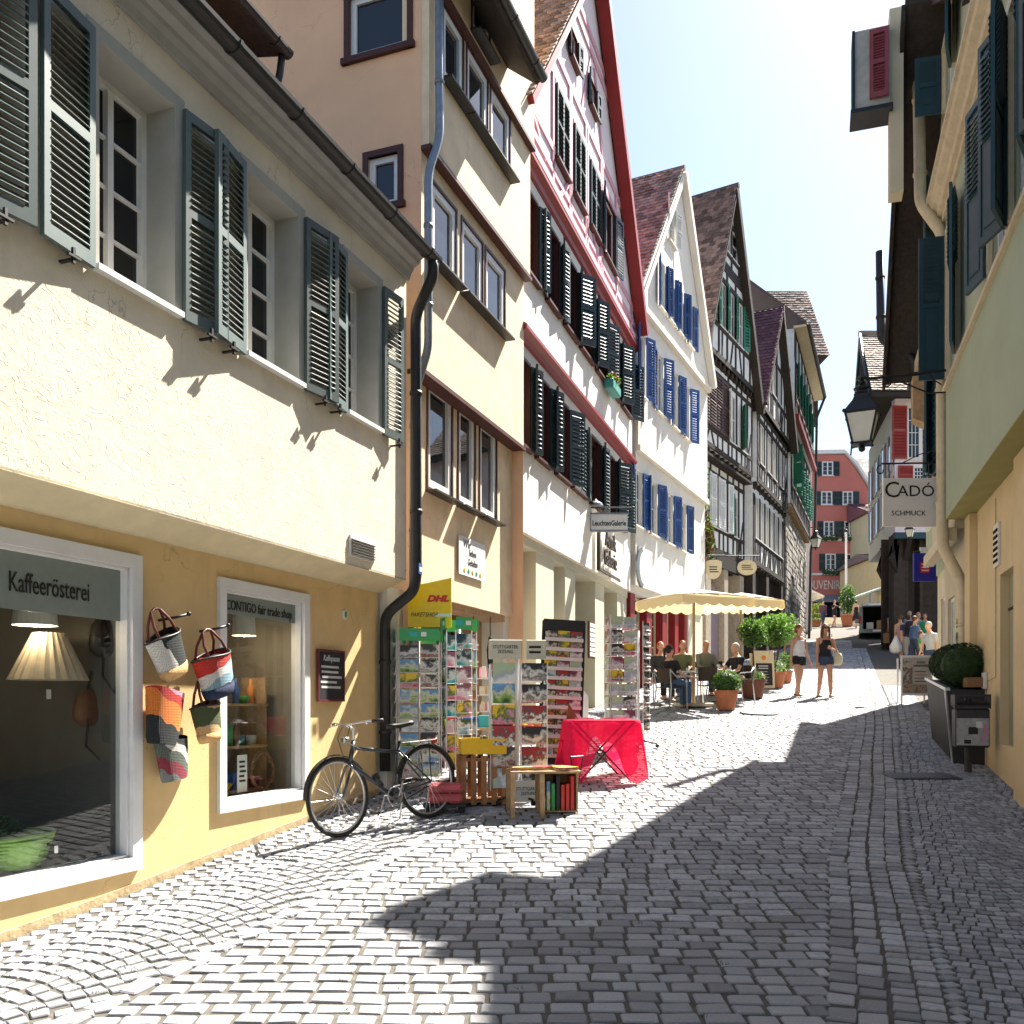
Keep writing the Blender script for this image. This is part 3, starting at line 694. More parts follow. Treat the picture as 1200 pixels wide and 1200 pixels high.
# left side wall with two windows, seen above the corner house
sw_ = MB(); ops = []
def side_sz(u, v, off=0.):   # on the wall plane through the corner, perpendicular to the street
    A = B2.w(off, 0, 0); n = B2.n; dx = (u-600)/F; a = (dx*A.y-A.x)/(n.x-dx*n.y); Y = A.y+n.y*a; return a, EYE+(HY-v)/F*Y-b2
for uL, uR, vT, vB in ((410, 478, -22, 70), (432, 467, 178, 245)):
    a = side_sz(uL, vB); b = side_sz(uR, vT); ops.append((b[0], a[0], a[1], side_sz(uR, vT)[1]))
xs = sorted({-.30, 9., *[t for p in ops for t in p[:2]]}); zs2 = sorted({0., zC+3.0, *[t for p in ops for t in p[2:]]})
for i in range(len(xs)-1):
    for j in range(len(zs2)-1):
        cx, cz = (xs[i]+xs[i+1])/2, (zs2[j]+zs2[j+1])/2
        if not any(p[0] < cx < p[1] and p[2] < cz < p[3] for p in ops):
            sw_.poly([(-.004, xs[i], zs2[j]), (-.004, xs[i+1], zs2[j]), (-.004, xs[i+1], zs2[j+1]), (-.004, xs[i], zs2[j+1])])
for a, b, c_, d in ops:
    for q in ([(a, c_), (a, d)], [(b, c_), (b, d)], [(a, c_), (b, c_)], [(a, d), (b, d)]):
        sw_.poly([(-.004, q[0][0], q[0][1]), (.12, q[0][0], q[0][1]), (.12, q[1][0], q[1][1]), (-.004, q[1][0], q[1][1])])
sw_.build('side_wall', M_peach, h2)
for a, b, c_, d in ops:
    f = MB()
    for w_, x_, m_, nm in ((.07, -.03, M_cbrown, 'surround'),):
        f = MB(); f.box(x_, .03, a-w_, a, c_-w_, d+w_); f.box(x_, .03, b, b+w_, c_-w_, d+w_); f.box(x_, .03, a, b, d, d+w_); f.box(x_-.03, .03, a-.1, b+.1, c_-w_, c_); f.build(nm, m_, h2)
    f = MB(); w_ = .075; f.box(.03, .09, a, a+w_, c_, d); f.box(.03, .09, b-w_, b, c_, d); f.box(.03, .09, a+w_, b-w_, d-w_, d); f.box(.03, .09, a+w_, b-w_, c_, c_+w_)
    fo = f.build('window', M_white, h2); p = MB(); p.box(.06, .065, a+w_, b-w_, c_+w_, d-w_); p.build('pane', M_glass, fo)
cb = MB(); cb.M = None; cb.box(-.05, .3, -.42, -.1, zB-.12, zB+.0); 
# far end wall and eaves
e = MB(); e.poly([(L2, -.3, 0), (L2, 9, 0), (L2, 9, zC+3), (L2, -.3, zC+3)]); e.poly([(0, 9, 0), (0, 9, zC+3), (L2, 9, zC+3), (L2, 9, 0)]); e.poly([(0, -.3, zC+3), (L2, -.3, zC+3), (L2, 9, zC+3), (0, 9, zC+3)]); e.build('back_wall', M_peach, h2)
rp = B2.sz(629, 97, .9)
r = MB(); r.loft([[(x, -.95, rp[1]+.0), (x, -.9, rp[1]-.03), (x, .3, rp[1]+.9), (x, .3, rp[1]+1.1)] for x in (-.3, rp[0])]); r.build('roof', M_timber, h2)
gutter(h2, M_black, -.3, rp[0]+.05, -.98, rp[1]+.08, .07)
# zinc downpipe
P0 = B2.sz(515, 0, .5); 
pipe(h2, M_zinc, [(.05, -.5, zC+2.6), (.08, -.5, zB+.12), (-.02, -.40, zB-.35), (-.02, -.40, zA+.2), (-.02, -.22, zA-.3), (-.02, -.20, 1.6)], .05)
# shop floor of the yellow house: piers, door opening, beam with hooks
o = MB(); o.box(-.4, .25, -.06, .3, 0, z12); o.build('pier', M_offw, h2); o = MB(); o.box(L2-.22, L2, -.06, .3, 0, z12); o.build('pier', M_offw, h2)
o = MB(); o.box(.25, L2-.22, -.08, .2, z12-.10, z12); o.build('lintel', M_wood, h2)
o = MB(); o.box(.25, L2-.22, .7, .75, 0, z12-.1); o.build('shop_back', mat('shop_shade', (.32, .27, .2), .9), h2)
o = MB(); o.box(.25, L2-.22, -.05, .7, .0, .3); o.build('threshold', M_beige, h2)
w_ = win(h2, .9, 1.75, .9, z12-.25, .45, M_cbrown, M_glassD, 1, 1, .06); win(h2, 1.85, 2.75, .3, z12-.2, .5, M_cbrown, M_glassD, 1, 1, .06, name='shop_door')
# ============ pink gabled house with dark red trim ============
B3 = Fr(-4.86-.188+.347*14.25-.0, 14.25+.07, .347, 1, G(14.3)-.3); b3 = B3.base
h3 = B3.root('pink_gabled_house', 'tall gabled house with pale pink timbering, dark red cornices and a dark red bargeboard', 'house')
L3 = (22.25-14.25)/.945; e3 = lambda z: EYE+z-b3; o3 = .2
zb0, zb1, zb2 = e3(2.72), e3(5.78), e3(8.5)
# openings by position along the wall
def row(fr, o, us, vref=500): return [(fr.sz(a, vref, o)[0], fr.sz(b, vref, o)[0]) for a, b in us]
u1 = row(B3, o3, [(605, 617), (627, 640), (650, 663), (669, 683), (691, 701), (707, 718), (722, 730)])
u2 = row(B3, o3, [(612, 623), (636, 648), (657, 670), (676, 688), (695, 705), (710, 720), (725, 734)])
ops1 = [(a, b+.12, e3(4.05), e3(5.42)) for a, b in u1]; ops2 = [(a, b+.12, e3(6.80), e3(8.12)) for a, b in u2]
wall(h3, M_offw, 0, L3, zb0, zb1, o3, ops1, depth=.2); wall(h3, M_offw, 0, L3, zb1, zb2, o3+.05, ops2, depth=.2)
xa3, za3 = L3*.5, e3(14.7); gp3 = gable_planes(0, L3, e3(9.35), xa3, za3)
w33 = PW(B3, .3, [(650, 664, 108, 184), (671, 683, 150, 228), (690, 701, 186, 264), (707, 719, 213, 295)]); zb_ = sum(w[2] for w in w33)/4; zt_3 = sum(w[3] for w in w33)/4; w33 = [(a, b, zb_, zt_3) for a, b, c_, d in w33]
w34 = PW(B3, .3, [(667, 675, 12, 72), (690, 697, 68, 122)]); w34 = [(a, b, w34[1][2], w34[0][3]-.25) for a, b, c_, d in w34]
wall(h3, M_pinkw, 0, L3, zb2, za3, .3, w33+w34, depth=.18, clip=gp3)
for W, o in ((ops1, o3), (ops2, o3+.05)):
    for i, (a, b, c_, d) in enumerate(W):
        closed = (W is ops1 and i == 3)
        win(h3, a+.002, b-.002, c_+.003, d-.002, -o+.12, M_cbrown, M_glassD, 2, 1, .06, M_cbrown, sw=-o, sill_out=.09)
        trim(h3, M_cbrown, a, b, c_, d, o, .045, .02, bottom=False)
        nx_ = W[i+1][0] if i+1 < len(W) else b+.5; pv_ = W[i-1][1] if i else a-.4; wl, wr = max(.12, (a-pv_)/2-.03), max(.12, (nx_-b)/2-.03); w = (b-a)/2; ml = M_shutD
        rv = MB(); rv.box(a-.001, a+.012, -o-.006, -o+.12, c_, d); rv.box(b-.012, b+.001, -o-.006, -o+.12, c_, d); rv.box(a+.012, b-.012, -o-.006, -o+.12, d-.012, d+.001); rv.build('reveal', M_cbrown, h3)
        if closed: leaf(h3, a-.02, -o-.05, c_, w, d-c_, 0, M_shut, 16); leaf(h3, b+.02, -o-.05, c_, w, d-c_, pi, M_shut, 16)
        else:
            leaf(h3, a-.03, -o-.03, c_, w, d-c_, -(pi-radians(R.uniform(6, 22))), ml, 22); leaf(h3, b+.03, -o-.03, c_, w, d-c_, -radians(R.uniform(8, 38)), ml, 16)
for W in (w33, w34):
    for i, (a, b, c_, d) in enumerate(W):
        win(h3, a+.002, b-.002, c_+.003, d-.002, -.3+.1, M_cbrown, M_glassD, 2, 1, .05, M_cbrown, sw=-.3)
        trim(h3, M_cbrown, a, b, c_, d, .3, .05, .03); w = (b-a)/2+.02
        if i == 3 or W is w34: leaf(h3, a-.03, -.34, c_, w*.8, d-c_, -(pi-radians(14)), M_teal, 18); leaf(h3, b+.03, -.34, c_, w*.8, d-c_, -radians(12), M_teal, 18)
        else: leaf(h3, a-.01, -.345, c_, w, d-c_, 0, M_shutD, 14); leaf(h3, b+.01, -.345, c_, w, d-c_, pi, M_shutD, 14)
for z, o in ((zb1, o3), (zb2, o3+.05)):
    c = MB(); pp = [(-o, z-.12), (-o-.05, z-.10), (-o-.07, z-.03), (-o-.16, z+.02), (-o-.16, z+.08), (-o-.05, z+.16), (-o, z+.16)]
    c.loft([[(x, a, b) for a, b in pp] for x in (-.02, L3+.02)]); c.build('cornice', M_red, h3)
c = MB(); c.box(-.02, L3+.02, -.38, -.30, zb2+.17, zb2+.30); c.build('beam', M_pinkt, h3)
# pink timbers on the gable
zz = [zb2+.95, zb_-.30, zt_3+.12, zt_3+.55]
def inside(p, pl, mrg=.0): return all(a*p[0]+b*p[1] <= c_-mrg for a, b, c_ in pl)
def hbeam(root, m, z, x0, x1, pl, w, o, t=.03):
    q = clip_poly([(x0, z-w/2), (x1, z-w/2), (x1, z+w/2), (x0, z+w/2)], pl)
    if len(q) > 2: b = MB(); b.prism([(x, -o-t, zz_) for x, zz_ in q], (0, t+.01, 0)); return b.build('beam', m, root)
for z in zz+[zt_3+2.2, zt_3+2.5]: hbeam(h3, M_pinkt, z, 0, L3, gp3, .13, .3, .03)
pts = [w_[0]-.15 for w_ in w33]+[w_[1]+.15 for w_ in w33]
for x in [.2]+sorted(pts)+[L3-.5]:
    for z0, z1 in ((zb2+.3, zz[0]-.06), (zz[0]+.07, zz[1]-.07), (zz[1]+.06, zz[2]-.07), (zz[2]+.06, zz[3]-.06)):
        if inside((x, z1), gp3, .1): beam(h3, M_pinkt, (x, z0), (x, z1), .10, .3, .03)
for x0, x1, z0, z1 in ((.25, 1.1, zz[0]+.07, zz[1]-.07), (L3-.6, L3-1.5, zb2+.35, zz[1]), (xa3-.8, xa3-.1, zz[3]+.1, zz[3]+1.5), (xa3+.9, xa3+.2, zz[3]+.1, zz[3]+1.5), (1.9, 2.5, zb2+.32, zz[0]-.1), (4.9, 4.3, zb2+.32, zz[0]-.1)): beam(h3, M_pinkt, (x0, z0), (x1, z1), .10, .3, .026)
# bargeboards and roof
def rake(root, m, x0, z0, x1, z1, o0, o1, w, name='bargeboard'):
    b = MB(); d = Vector((x1-x0, z1-z0)).normalized(); n = Vector((-d.y, d.x))*(-1 if d.x > 0 else 1)
    if n.y > 0: n = -n
    b.prism([(x0, -o1, z0), (x1, -o1, z1), (x1+n.x*w, -o1, z1+n.y*w), (x0+n.x*w, -o1, z0+n.y*w)], (0, o1-o0, 0)); return b.build(name, m, root)
def groof(root, m, x0, x1, ze_, xa, za, o, D, side, tm, tw=.19, th=.17, seed=1, ov=.12):
    """two roof slopes as slabs; side 'L'/'R' gets modelled tiles"""
    for k, (xe, s_) in enumerate(((x0, -1), (x1, 1))):
        dx, dz = xa-xe, za-ze_; L = sqrt(dx*dx+dz*dz); ux, uz = dx/L, dz/L; ex, ez = xe-ux*.35, ze_-uz*.35
        nx, nz = (-uz, ux) if s_ < 0 else (uz, -ux)
        if nz < 0: nx, nz = -nx, -nz
        b = MB(); b.prism([(ex, -o, ez), (xa, -o, za), (xa+nx*0, -o, za+ov), (ex+nx*ov, -o, ez+nz*ov)], (0, D+o, 0)); b.build('roof', m, root)
        if ('L' if s_ < 0 else 'R') in side:
            P = Vector((ex+nx*(ov+.01), -o, ez+nz*(ov+.01))); tiles(root, tm, P, (0, 1, 0), (xa-ex, 0, za-ez), D+o, sqrt((xa-ex)**2+(za+ov-ez)**2)-.05, tw, th, seed=seed)
    r = MB(); r.tube([(xa, -o-.01, za+ov-.02), (xa, D, za+ov-.02)], .10, 8); r.build('ridge', tm, root)
groof(h3, M_red, 0, L3, e3(9.35), xa3, za3, .55, 9, 'L', M_tile, .2, .18)
rake(h3, M_red, xa3, za3+.02, L3+.28, e3(9.35)-.33, .34, .60, .22); rake(h3, M_pinkt, -.1, e3(9.35)-.1, xa3, za3, .32, .40, .2)
# street level: piers, dark openings, glass door
zs3 = zb0; pm = M_beige
pu = [(592, 607), (622, 657), (676, 688), (713, 719), (735, 742)]
gs = lambda u: B3.sz(u, 700, 0)[0]
f = MB(); f.box(-.02, L3+.02, -.12, .3, zb0-.16, zb0); f.build('lintel', pm, h3)
pie = [(0, .5), (1.25, 2.3), (3.05, 3.75), (5.35, 6.15), (L3-1.0, L3)]
for a, b in pie: f = MB(); f.box(a, b, -.10, .5, 0, zb0-.16); f.build('pier', pm, h3)
f = MB(); f.box(0, L3, .5, .55, 0, zb0); f.build('back_wall', pm, h3)
for a, b in ((.5, 1.25), (2.3, 3.05)): win(h3, a, b, 1.0, zb0-.2, .42, M_cbrown, M_glassD, 1, 2, .07, name='shop_window')
win(h3, 3.75, 5.35, .6, zb0-.3, .40, M_frame, M_glass, 2, 1, .06, name='glass_door'); win(h3, 6.15, L3-1.0, 1.0, zb0-.3, .40, M_cbrown, M_glassD, 2, 1, .07, name='shop_window')
body(h3, M_offw, .01, L3-.01, 9, 0, e3(9.3))
# ============ white gabled house with blue shutters ============
B4 = Fr(2.93-.2*.437, 22.4+.2*.9-.1, .486, 1, G(22.4)-.3); b4 = B4.base; L4 = 6.1*1.112
h4 = B4.root('white_gabled_house', 'white gabled house with bright blue louvred shutters behind the cream parasols', 'house'); e4 = lambda z: EYE+z-b4
za4 = e4(14.75); xa4 = L4*.53; gp4 = gable_planes(0, L4, e4(10.15), xa4, za4)
r3 = [(743, 749), (761, 770), (781, 787), (797, 803)]; r2 = [(747, 756), (769, 775), (787, 792), (801, 806)]; r1 = [(775, 779), (786, 791), (798, 803), (811, 814)]
def rw(us, o, z0, z1): return [(B4.sz(a, 500, o)[0], max(B4.sz(b, 500, o)[0], B4.sz(a, 500, o)[0]+.62), e4(z0), e4(z1)) for a, b in us]
W41 = rw(r3, .18, 4.35, 5.72); W42 = rw(r2, .25, 7.55, 9.1); W43 = rw([(772, 776), (783, 787), (794, 798), (805, 809)], .3, 10.25, 11.5); W44 = rw([(783, 786)], .3, 12.35, 13.4)
W43 = [(a, a+.55, c_, d) for a, b, c_, d in W43]
wall(h4, M_offw, 0, L4, e4(2.9), e4(6.2), .18, W41, depth=.15); wall(h4, M_offw, 0, L4, e4(6.2), e4(9.65), .25, W42, depth=.15)
wall(h4, M_offw, 0, L4, e4(9.65), za4, .3, W43+W44, depth=.15, clip=gp4)
for W, o in ((W41, .18), (W42, .25), (W43, .3), (W44, .3)):
    for i, (a, b, c_, d) in enumerate(W):
        win(h4, a+.002, b-.002, c_+.003, d-.002, -o+.1, M_white, M_glass, 2, 2, .05, M_offw, sw=-o, sill_out=.08)
        w = min(.34, (b-a)/2+.08) if W is not W43 else .28; m_ = M_blue if W is not W44 else M_white
        leaf(h4, a-.02, -o-.03, c_, w, d-c_, -(pi-radians(R.uniform(6, 24))), m_, 20); leaf(h4, b+.02, -o-.03, c_, w, d-c_, -radians(R.uniform(8, 36)), m_, 20)
for z, o in ((6.2, .18), (9.65, .25)): c = MB(); c.box(-.02, L4+.02, -o-.13, -o, e4(z)-.05, e4(z)+.10); c.build('string_course', mat('cream_moulding', (.80, .73, .60), .9, .06, 4), h4)
groof(h4, M_offw, 0, L4, e4(10.15), xa4, za4, .42, 10, 'L', mat('grey_brown_tile', (.31, .27, .22), .85, .3, 30, .3, 60, rnd=.5), .2, .18, 5, .1)
rake(h4, M_offw, xa4, za4, L4+.25, e4(10.15)-.3, .31, .5, .2); rake(h4, M_offw, -.2, e4(10.15)-.3, xa4, za4, .31, .44, .14)
body(h4, M_offw, .01, L4-.01, 10, 0, e4(10.1))
# its street floor: dark red panelled shop front
f = MB(); f.box(0, L4, -.05, .3, e4(2.72), e4(2.9)); f.build('lintel', M_offw, h4)
for a, b in ((0, .35), (1.3, 1.75), (2.7, 3.1), (3.9, 4.25), (4.9, 5.15)): f = MB(); f.box(a, b, -.05, .3, 0, e4(2.72)); f.build('panel', M_red, h4)
f = MB(); f.box(5.15, L4, -.1, .3, 0, e4(2.72)); f.build('pier', M_beige, h4)
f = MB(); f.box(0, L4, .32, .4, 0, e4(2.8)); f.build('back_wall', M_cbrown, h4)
for a, b in ((.35, 1.3), (1.75, 2.7), (3.1, 3.9), (4.25, 4.9)): win(h4, a, b, .9, e4(2.7), .2, M_ochre_sof, M_glassD, 1, 3, .06, name='shop_window')
# ---------------- half timbered houses ----------------
def timber(root, x0, x1, z0, z1, o, ops, clip=None, w=.15, gap=.95, m=M_timber, parapet=True, brace=True, top=True, seed=1):
    """whitewashed infill with posts, rails, sill band and braces; every beam an object"""
    r = random.Random(seed); wall(root, M_infill, x0, x1, z0, z1, o, ops, depth=.12, clip=clip)
    cl = clip or []
    def hb(z, ww=w, a=x0, b=x1):
        q = clip_poly([(a, z-ww/2), (b, z-ww/2), (b, z+ww/2), (a, z+ww/2)], cl)
        if len(q) > 2: k = MB(); k.prism([(x, -o-.035, zz) for x, zz in q], (0, .045, 0)); k.build('beam', m, root)
    zs = sorted({round(v, 3) for p in ops for v in p[2:4]})
    hb(z0+w*.6, w*1.2)
    if top: hb(z1-w*.6, w*1.1)
    zsill = min([p[2] for p in ops]) if ops else (z0+z1)/2; ztop = max([p[3] for p in ops]) if ops else z1-w
    if ops: hb(zsill-w*.5); 
    if ops and z1-ztop > .4: hb(ztop+w*.5)
    px = sorted({x0+w/2, x1-w/2, *[p[0]-w/2 for p in ops], *[p[1]+w/2 for p in ops]}); k = []
    for x in px:
        if not k or x-k[-1] > w*.9: k.append(x)
    full = []
    for i in range(len(k)-1):
        full.append(k[i]); n = int((k[i+1]-k[i])/gap)
        if not any(p[0] < (k[i]+k[i+1])/2 < p[1] for p in ops):
            for j in range(1, n+1): full.append(k[i]+(k[i+1]-k[i])*j/(n+1))
    full.append(k[-1])
    for x in full:
        a, b = z0+w*1.2, z1-w*1.1 if top else z1
        if clip:
            while b > a and not inside((x, b+.05), clip, .05): b -= .1
        if b-a > .15 and not any(p[0] < x < p[1] for p in ops): 
            if ops and zsill > a+.4: beam(root, m, (x, a), (x, zsill-w), w*.9, o, .03); 
            if ops and b > zsill: beam(root, m, (x, zsill), (x, min(b, ztop)), w*.9, o, .03); 
            if ops and b > ztop+w: beam(root, m, (x, ztop+w), (x, b), w*.9, o, .03)
            if not ops: beam(root, m, (x, a), (x, b), w*.9, o, .03)
    if parapet and ops and zsill-z0 > .6:   # short posts and slanting struts below the sills
        a, b = z0+w*1.2, zsill-w; n = int((x1-x0)/.5)
        for j in range(n):
            x = x0+w+(x1-x0-2*w)*(j+.5)/n
            if min(abs(x-f_) for f_ in full) < w: continue
            dx = r.choice((-.0, .0, .14, -.14)); beam(root, m, (x-dx, a), (x+dx, b), w*.7, o, .026)
    if brace:
        for x, s in ((x0+w, 1), (x1-w, -1)):
            q = (x+s*.55, z0+w*1.2); p = (x, min(z1-w*1.1, z0+1.5))
            if not any(g[0] < x+s*.28 < g[1] and g[2] < (p[1]+q[1])/2 < g[3] for g in ops) and (not clip or inside(p, clip, .1)): beam(root, m, q, p, w*.8, o, .022)
def joists(root, x0, x1, z, o0, o1, m=M_timber, n=12):
    """rows of joist ends carrying a jetty"""
    for i in range(n):
        x = x0+.1+(x1-x0-.2)*i/(n-1); b = MB(); b.bbox(x-.07, x+.07, -o1+.01, -o0+.1, z-.17, z-.003, .012); b.build('joist', m, root)
def hwin(root, a, b, c, d, o, cols=2, rows=2, sh=None, ang=(20, 20), fm=None, gm=None, n=12):
    win(root, a+.003, b-.003, c+.003, d-.003, -o+.05, fm or M_white, gm or M_glass, cols, rows, .045, M_white, sw=-o, sill_out=.06)
    if sh:
        w = (b-a)/2+.02
        if ang[0] is not None: leaf(root, a-.02, -o-.06, c, w, d-c, -(pi-radians(ang[0])), sh, n)
        if ang[1] is not None: leaf(root, b+.02, -o-.06, c, w, d-c, -radians(ang[1]), sh, n)
B5 = Fr(5.44, 28.88, .604, 1, G(28.5)-.3); b5 = B5.base; L5 = 5.72; e5 = lambda z: EYE+z-b5
h5 = B5.root('half_timbered_house', 'tall half-timbered gable house with dark tiled roof, green gable shutters and closed brown louvres', 'house')
z5 = [e5(5.1), e5(8.25), e5(11.2)]; za5 = e5(17.3); xa5 = L5*.5; gp5 = gable_planes(0, L5, e5(11.0), xa5, za5)
W1_ = [(.3, 1.05), (1.2, 1.95), (2.1, 2.85), (3.0, 3.75)]; 
O51 = [(a, b, e5(5.95), e5(7.65)) for a, b in W1_]+[(4.5, 5.0, e5(5.95), e5(7.4))]
O52 = [(.3, 2.9, e5(8.95), e5(10.75)), (3.1, 3.8, e5(8.95), e5(10.6)), (4.5, 5.05, e5(8.95), e5(10.5))]
O53 = [(x-.35, x+.35, e5(12.35), e5(13.85)) for x in (1.95, 2.86, 3.77)]; O54 = [(xa5-.75, xa5-.1, e5(15.05), e5(16.0)), (xa5+.1, xa5+.7, e5(15.05), e5(16.0))]
timber(h5, 0, L5, z5[0], z5[1], .1, O51, seed=4, w=.13); timber(h5, 0, L5, z5[1], z5[2], .4, O52, seed=8, w=.13)
timber(h5, 0, L5, z5[2], e5(14.45), .55, O53, clip=gp5, seed=3, brace=True); timber(h5, 0, L5, e5(14.45), za5, .55, O54, clip=gp5, top=False, seed=5, parapet=False, brace=False)
joists(h5, 0, L5, z5[1], .1, .4); joists(h5, 0, L5, z5[2], .4, .55, n=14)
b = MB(); b.box(0, L5, -.42, -.1, z5[1]-.26, z5[1]-.18); b.box(-.02, L5+.02, -.14, .0, z5[0]-.45, z5[0]-.01); b.build('jetty_beam', M_timber, h5)
for a, b_, c_, d in O51[:4]: hwin(h5, a, b_, c_, d, .1, 2, 1, M_infill, (8, 8), n=18)
hwin(h5, *O51[4], .1, 1, 2, M_green, (10, None))
M_bl = mat('brown_louvre', (.10, .055, .05), .7, .25, 12, .1, 60)
for k in range(4): leaf(h5, .3+k*.65, -.45, O52[0][2], .64, O52[0][3]-O52[0][2], 0, M_bl, 16)
hwin(h5, *O52[1], .4, 2, 2, M_white, (20, None)); hwin(h5, *O52[2], .4, 2, 2, M_green, (35, None))
for q in O53: hwin(h5, *q, .55, 2, 2, M_green, (14, None))
leaf(h5, O53[2][1]+.02, -.59, O53[2][2], .36, 1.5, -.3, M_green, 12)
for q, an in zip(O54, ((None, None), (None, None))): hwin(h5, *q, .55, 1, 2, M_green, an)
groof(h5, M_timber, 0, L5, e5(11.0), xa5, za5, .80, 10, 'L', M_tileD, .2, .18, 9, .12)
rake(h5, M_timber, xa5, za5, L5+.25, e5(11.0)-.4, .56, .82, .24); rake(h5, M_timber, -.1, e5(11.)-.2, xa5, za5, .56, .7, .14)
body(h5, M_infill, .01, L5-.01, 10, 0, e5(11))
f = MB(); f.box(0, L5, .35, .4, 0, z5[0]); f.build('back_wall', mat('brown_plaster', (.36, .27, .2), .9, .15, 3, .3, 40), h5)
for a, b_ in ((0, .45), (1.6, 2.1), (3.5, 3.9), (L5-.45, L5)): f = MB(); f.box(a, b_, -.1, .35, 0, z5[0]-.45); f.build('pier', mat('sandstone', (.45, .38, .29), .9, .2, 8, .5, 30), h5)
f = MB(); f.prism([(x, .1, z) for x, z in [(2.15, 0), (3.45, 0), (3.45, 2.6)]+[(2.8+.65*cos(t), 2.6+.75*sin(t)) for t in [pi*k/8 for k in range(1, 8)]]+[(2.15, 2.6)]], (0, .1, 0)); f.build('door', mat('mauve_door', (.30, .22, .26), .5), h5)
B6 = Fr(8.78, 34.0, .493, 1, G(34)-.3); b6 = B6.base; L6 = 5.7*1.115; e6 = lambda z: EYE+z-b6
h6 = B6.root('narrow_half_timbered_house', 'narrower half-timbered gable house with purple-brown tiles between two bigger timbered houses', 'house')
z6 = [e6(5.2), e6(8.2), e6(11.0)]; za6 = e6(15.6); xa6 = L6*.5; gp6 = gable_planes(0, L6, e6(11.15), xa6, za6)
O61 = [(.35+i*.97, 1.15+i*.97, e6(6.2), e6(7.8)) for i in range(6)]; O62 = [(a, a+.8, e6(9.0), e6(10.5)) for a in (.5, 1.9, 3.0, 4.4)]
O63 = [(2.2, 3.0, e6(12.1), e6(13.4)), (3.3, 4.1, e6(12.1), e6(13.4))]
timber(h6, 0, L6, z6[0], z6[1], .1, O61, seed=14); timber(h6, 0, L6, z6[1], z6[2], .25, O62, seed=18); timber(h6, 0, L6, z6[2], za6, .38, O63, clip=gp6, top=False, seed=19)
joists(h6, 0, L6, z6[1], .1, .25, n=10); joists(h6, 0, L6, z6[0], 0, .1, n=10)
for q in O61: hwin(h6, *q, .1, 2, 1)
for q in O62: hwin(h6, *q, .25, 2, 1, gm=M_glassD)
for q in O63: hwin(h6, *q, .38, 2, 2)
groof(h6, M_timber, 0, L6, e6(11.15), xa6, za6, .68, 10, 'L', M_tileP, .22, .2, 10, .12)
rake(h6, M_timber, xa6, za6, L6+.2, e6(11.15)-.3, .39, .7, .24)
body(h6, M_infill, .01, L6-.01, 10, 0, e6(11.1)); f = MB(); f.box(0, L6, .2, .3, 0, z6[0]); f.build('back_wall', M_timber, h6)
for a, b_ in ((0, .5), (2.6, 3.1), (L6-.5, L6)): f = MB(); f.box(a, b_, -.1, .2, 0, z6[0]-.0); f.build('pier', M_timber, h6)
B7 = Fr(11.8, 39.9, .414, 1, G(40)-.3); b7 = B7.base; L7 = 9.1*1.082; e7 = lambda z: EYE+z-b7
h7 = B7.root('stone_based_house', 'half-timbered house on a rough stone ground floor with open green shutters, far left', 'house')
z7 = [e7(8.7), e7(12.3), e7(16.2)]
M_rub = mat('rubble_stone', (.40, .37, .33), .9, .3, 5, .8, 14)
r = random.Random(5); rb = MB(); z = .0; 
wall(h7, M_joint, 0, L7, 0, z7[0]-.3, 0, [], name='rubble_core')
while z < z7[0]-.35:
    hh = r.uniform(.2, .34); x = r.uniform(-.2, 0)
    while x < L7:
        w = r.uniform(.25, .6); a = max(0, x+.015); b_ = min(L7, x+w-.015)
        if b_-a > .1 and not (1.6 < (a+b_)/2 < 3.2 and z < 3.7) and not ((a+b_)/2 > 5 and (a+b_)/2 % 2 < .5 and 3.5 < z < 5): rb.cr = .01+r.random()*.98; rb.bbox(a, b_, -.06-r.uniform(0, .05), .0, z+.015, min(z+hh, z7[0]-.3)-.015, .025)
        x += w
    z += hh
M_rub = mat('rubble_stones', (.40, .37, .33), .9, .25, 9, .6, 40, rnd=.35); rb.build('rubble_stones', M_rub, h7, kind='stuff')
f = MB(); f.prism([(x, -.04, z) for x, z in [(1.7, .3), (3.1, .3), (3.1, 2.9)]+[(2.4+.7*cos(t), 2.9+.75*sin(t)) for t in [pi*k/8 for k in range(1, 8)]]+[(1.7, 2.9)]], (0, .05, 0)); f.build('door', M_timber, h7)
for x in (5.2, 7.2): f = MB(); f.box(x, x+.7, -.03, .0, 3.5, 5); f.build('window', M_glassD, h7)
O71 = [(.6+i*1.5, 1.4+i*1.5, z7[0]+.9, z7[0]+2.6) for i in range(6)]; O72 = [(.6+i*1.5, 1.35+i*1.5, z7[1]+1.0, z7[1]+2.5) for i in range(6)]
timber(h7, 0, L7, z7[0], z7[1], .25, O71, seed=24); timber(h7, 0, L7, z7[1], z7[2], .42, O72, seed=28)
joists(h7, 0, L7, z7[0], .0, .25, M_wood, 16); b = MB(); b.box(0, L7, -.6, -.40, z7[1]-.02, z7[1]+.2); b.build('beam', M_red, h7)
for i, q in enumerate(O71): hwin(h7, *q, .25, 2, 2, M_green, (70, 50) if i == 0 else (15, 20))
for q in O72: hwin(h7, *q, .42, 2, 2, M_green, (20, None))
b = MB(); b.loft([[(x, -.95, z7[2]+.0), (x, -.95, z7[2]+.12), (x, 5, z7[2]+5.6), (x, 5, z7[2]+5.4)] for x in (-.3, L7+.2)]); b.build('roof', M_tileD, h7)
b = MB(); b.box(-.3, L7+.2, -.92, -.4, z7[2]-.1, z7[2]-.0); b.build('eaves_board', M_ochre_sof, h7); gutter(h7, M_black, -.3, L7+.2, -1.0, z7[2]+.05, .09)
body(h7, M_infill, .01, L7-.01, 9, 0, z7[2])
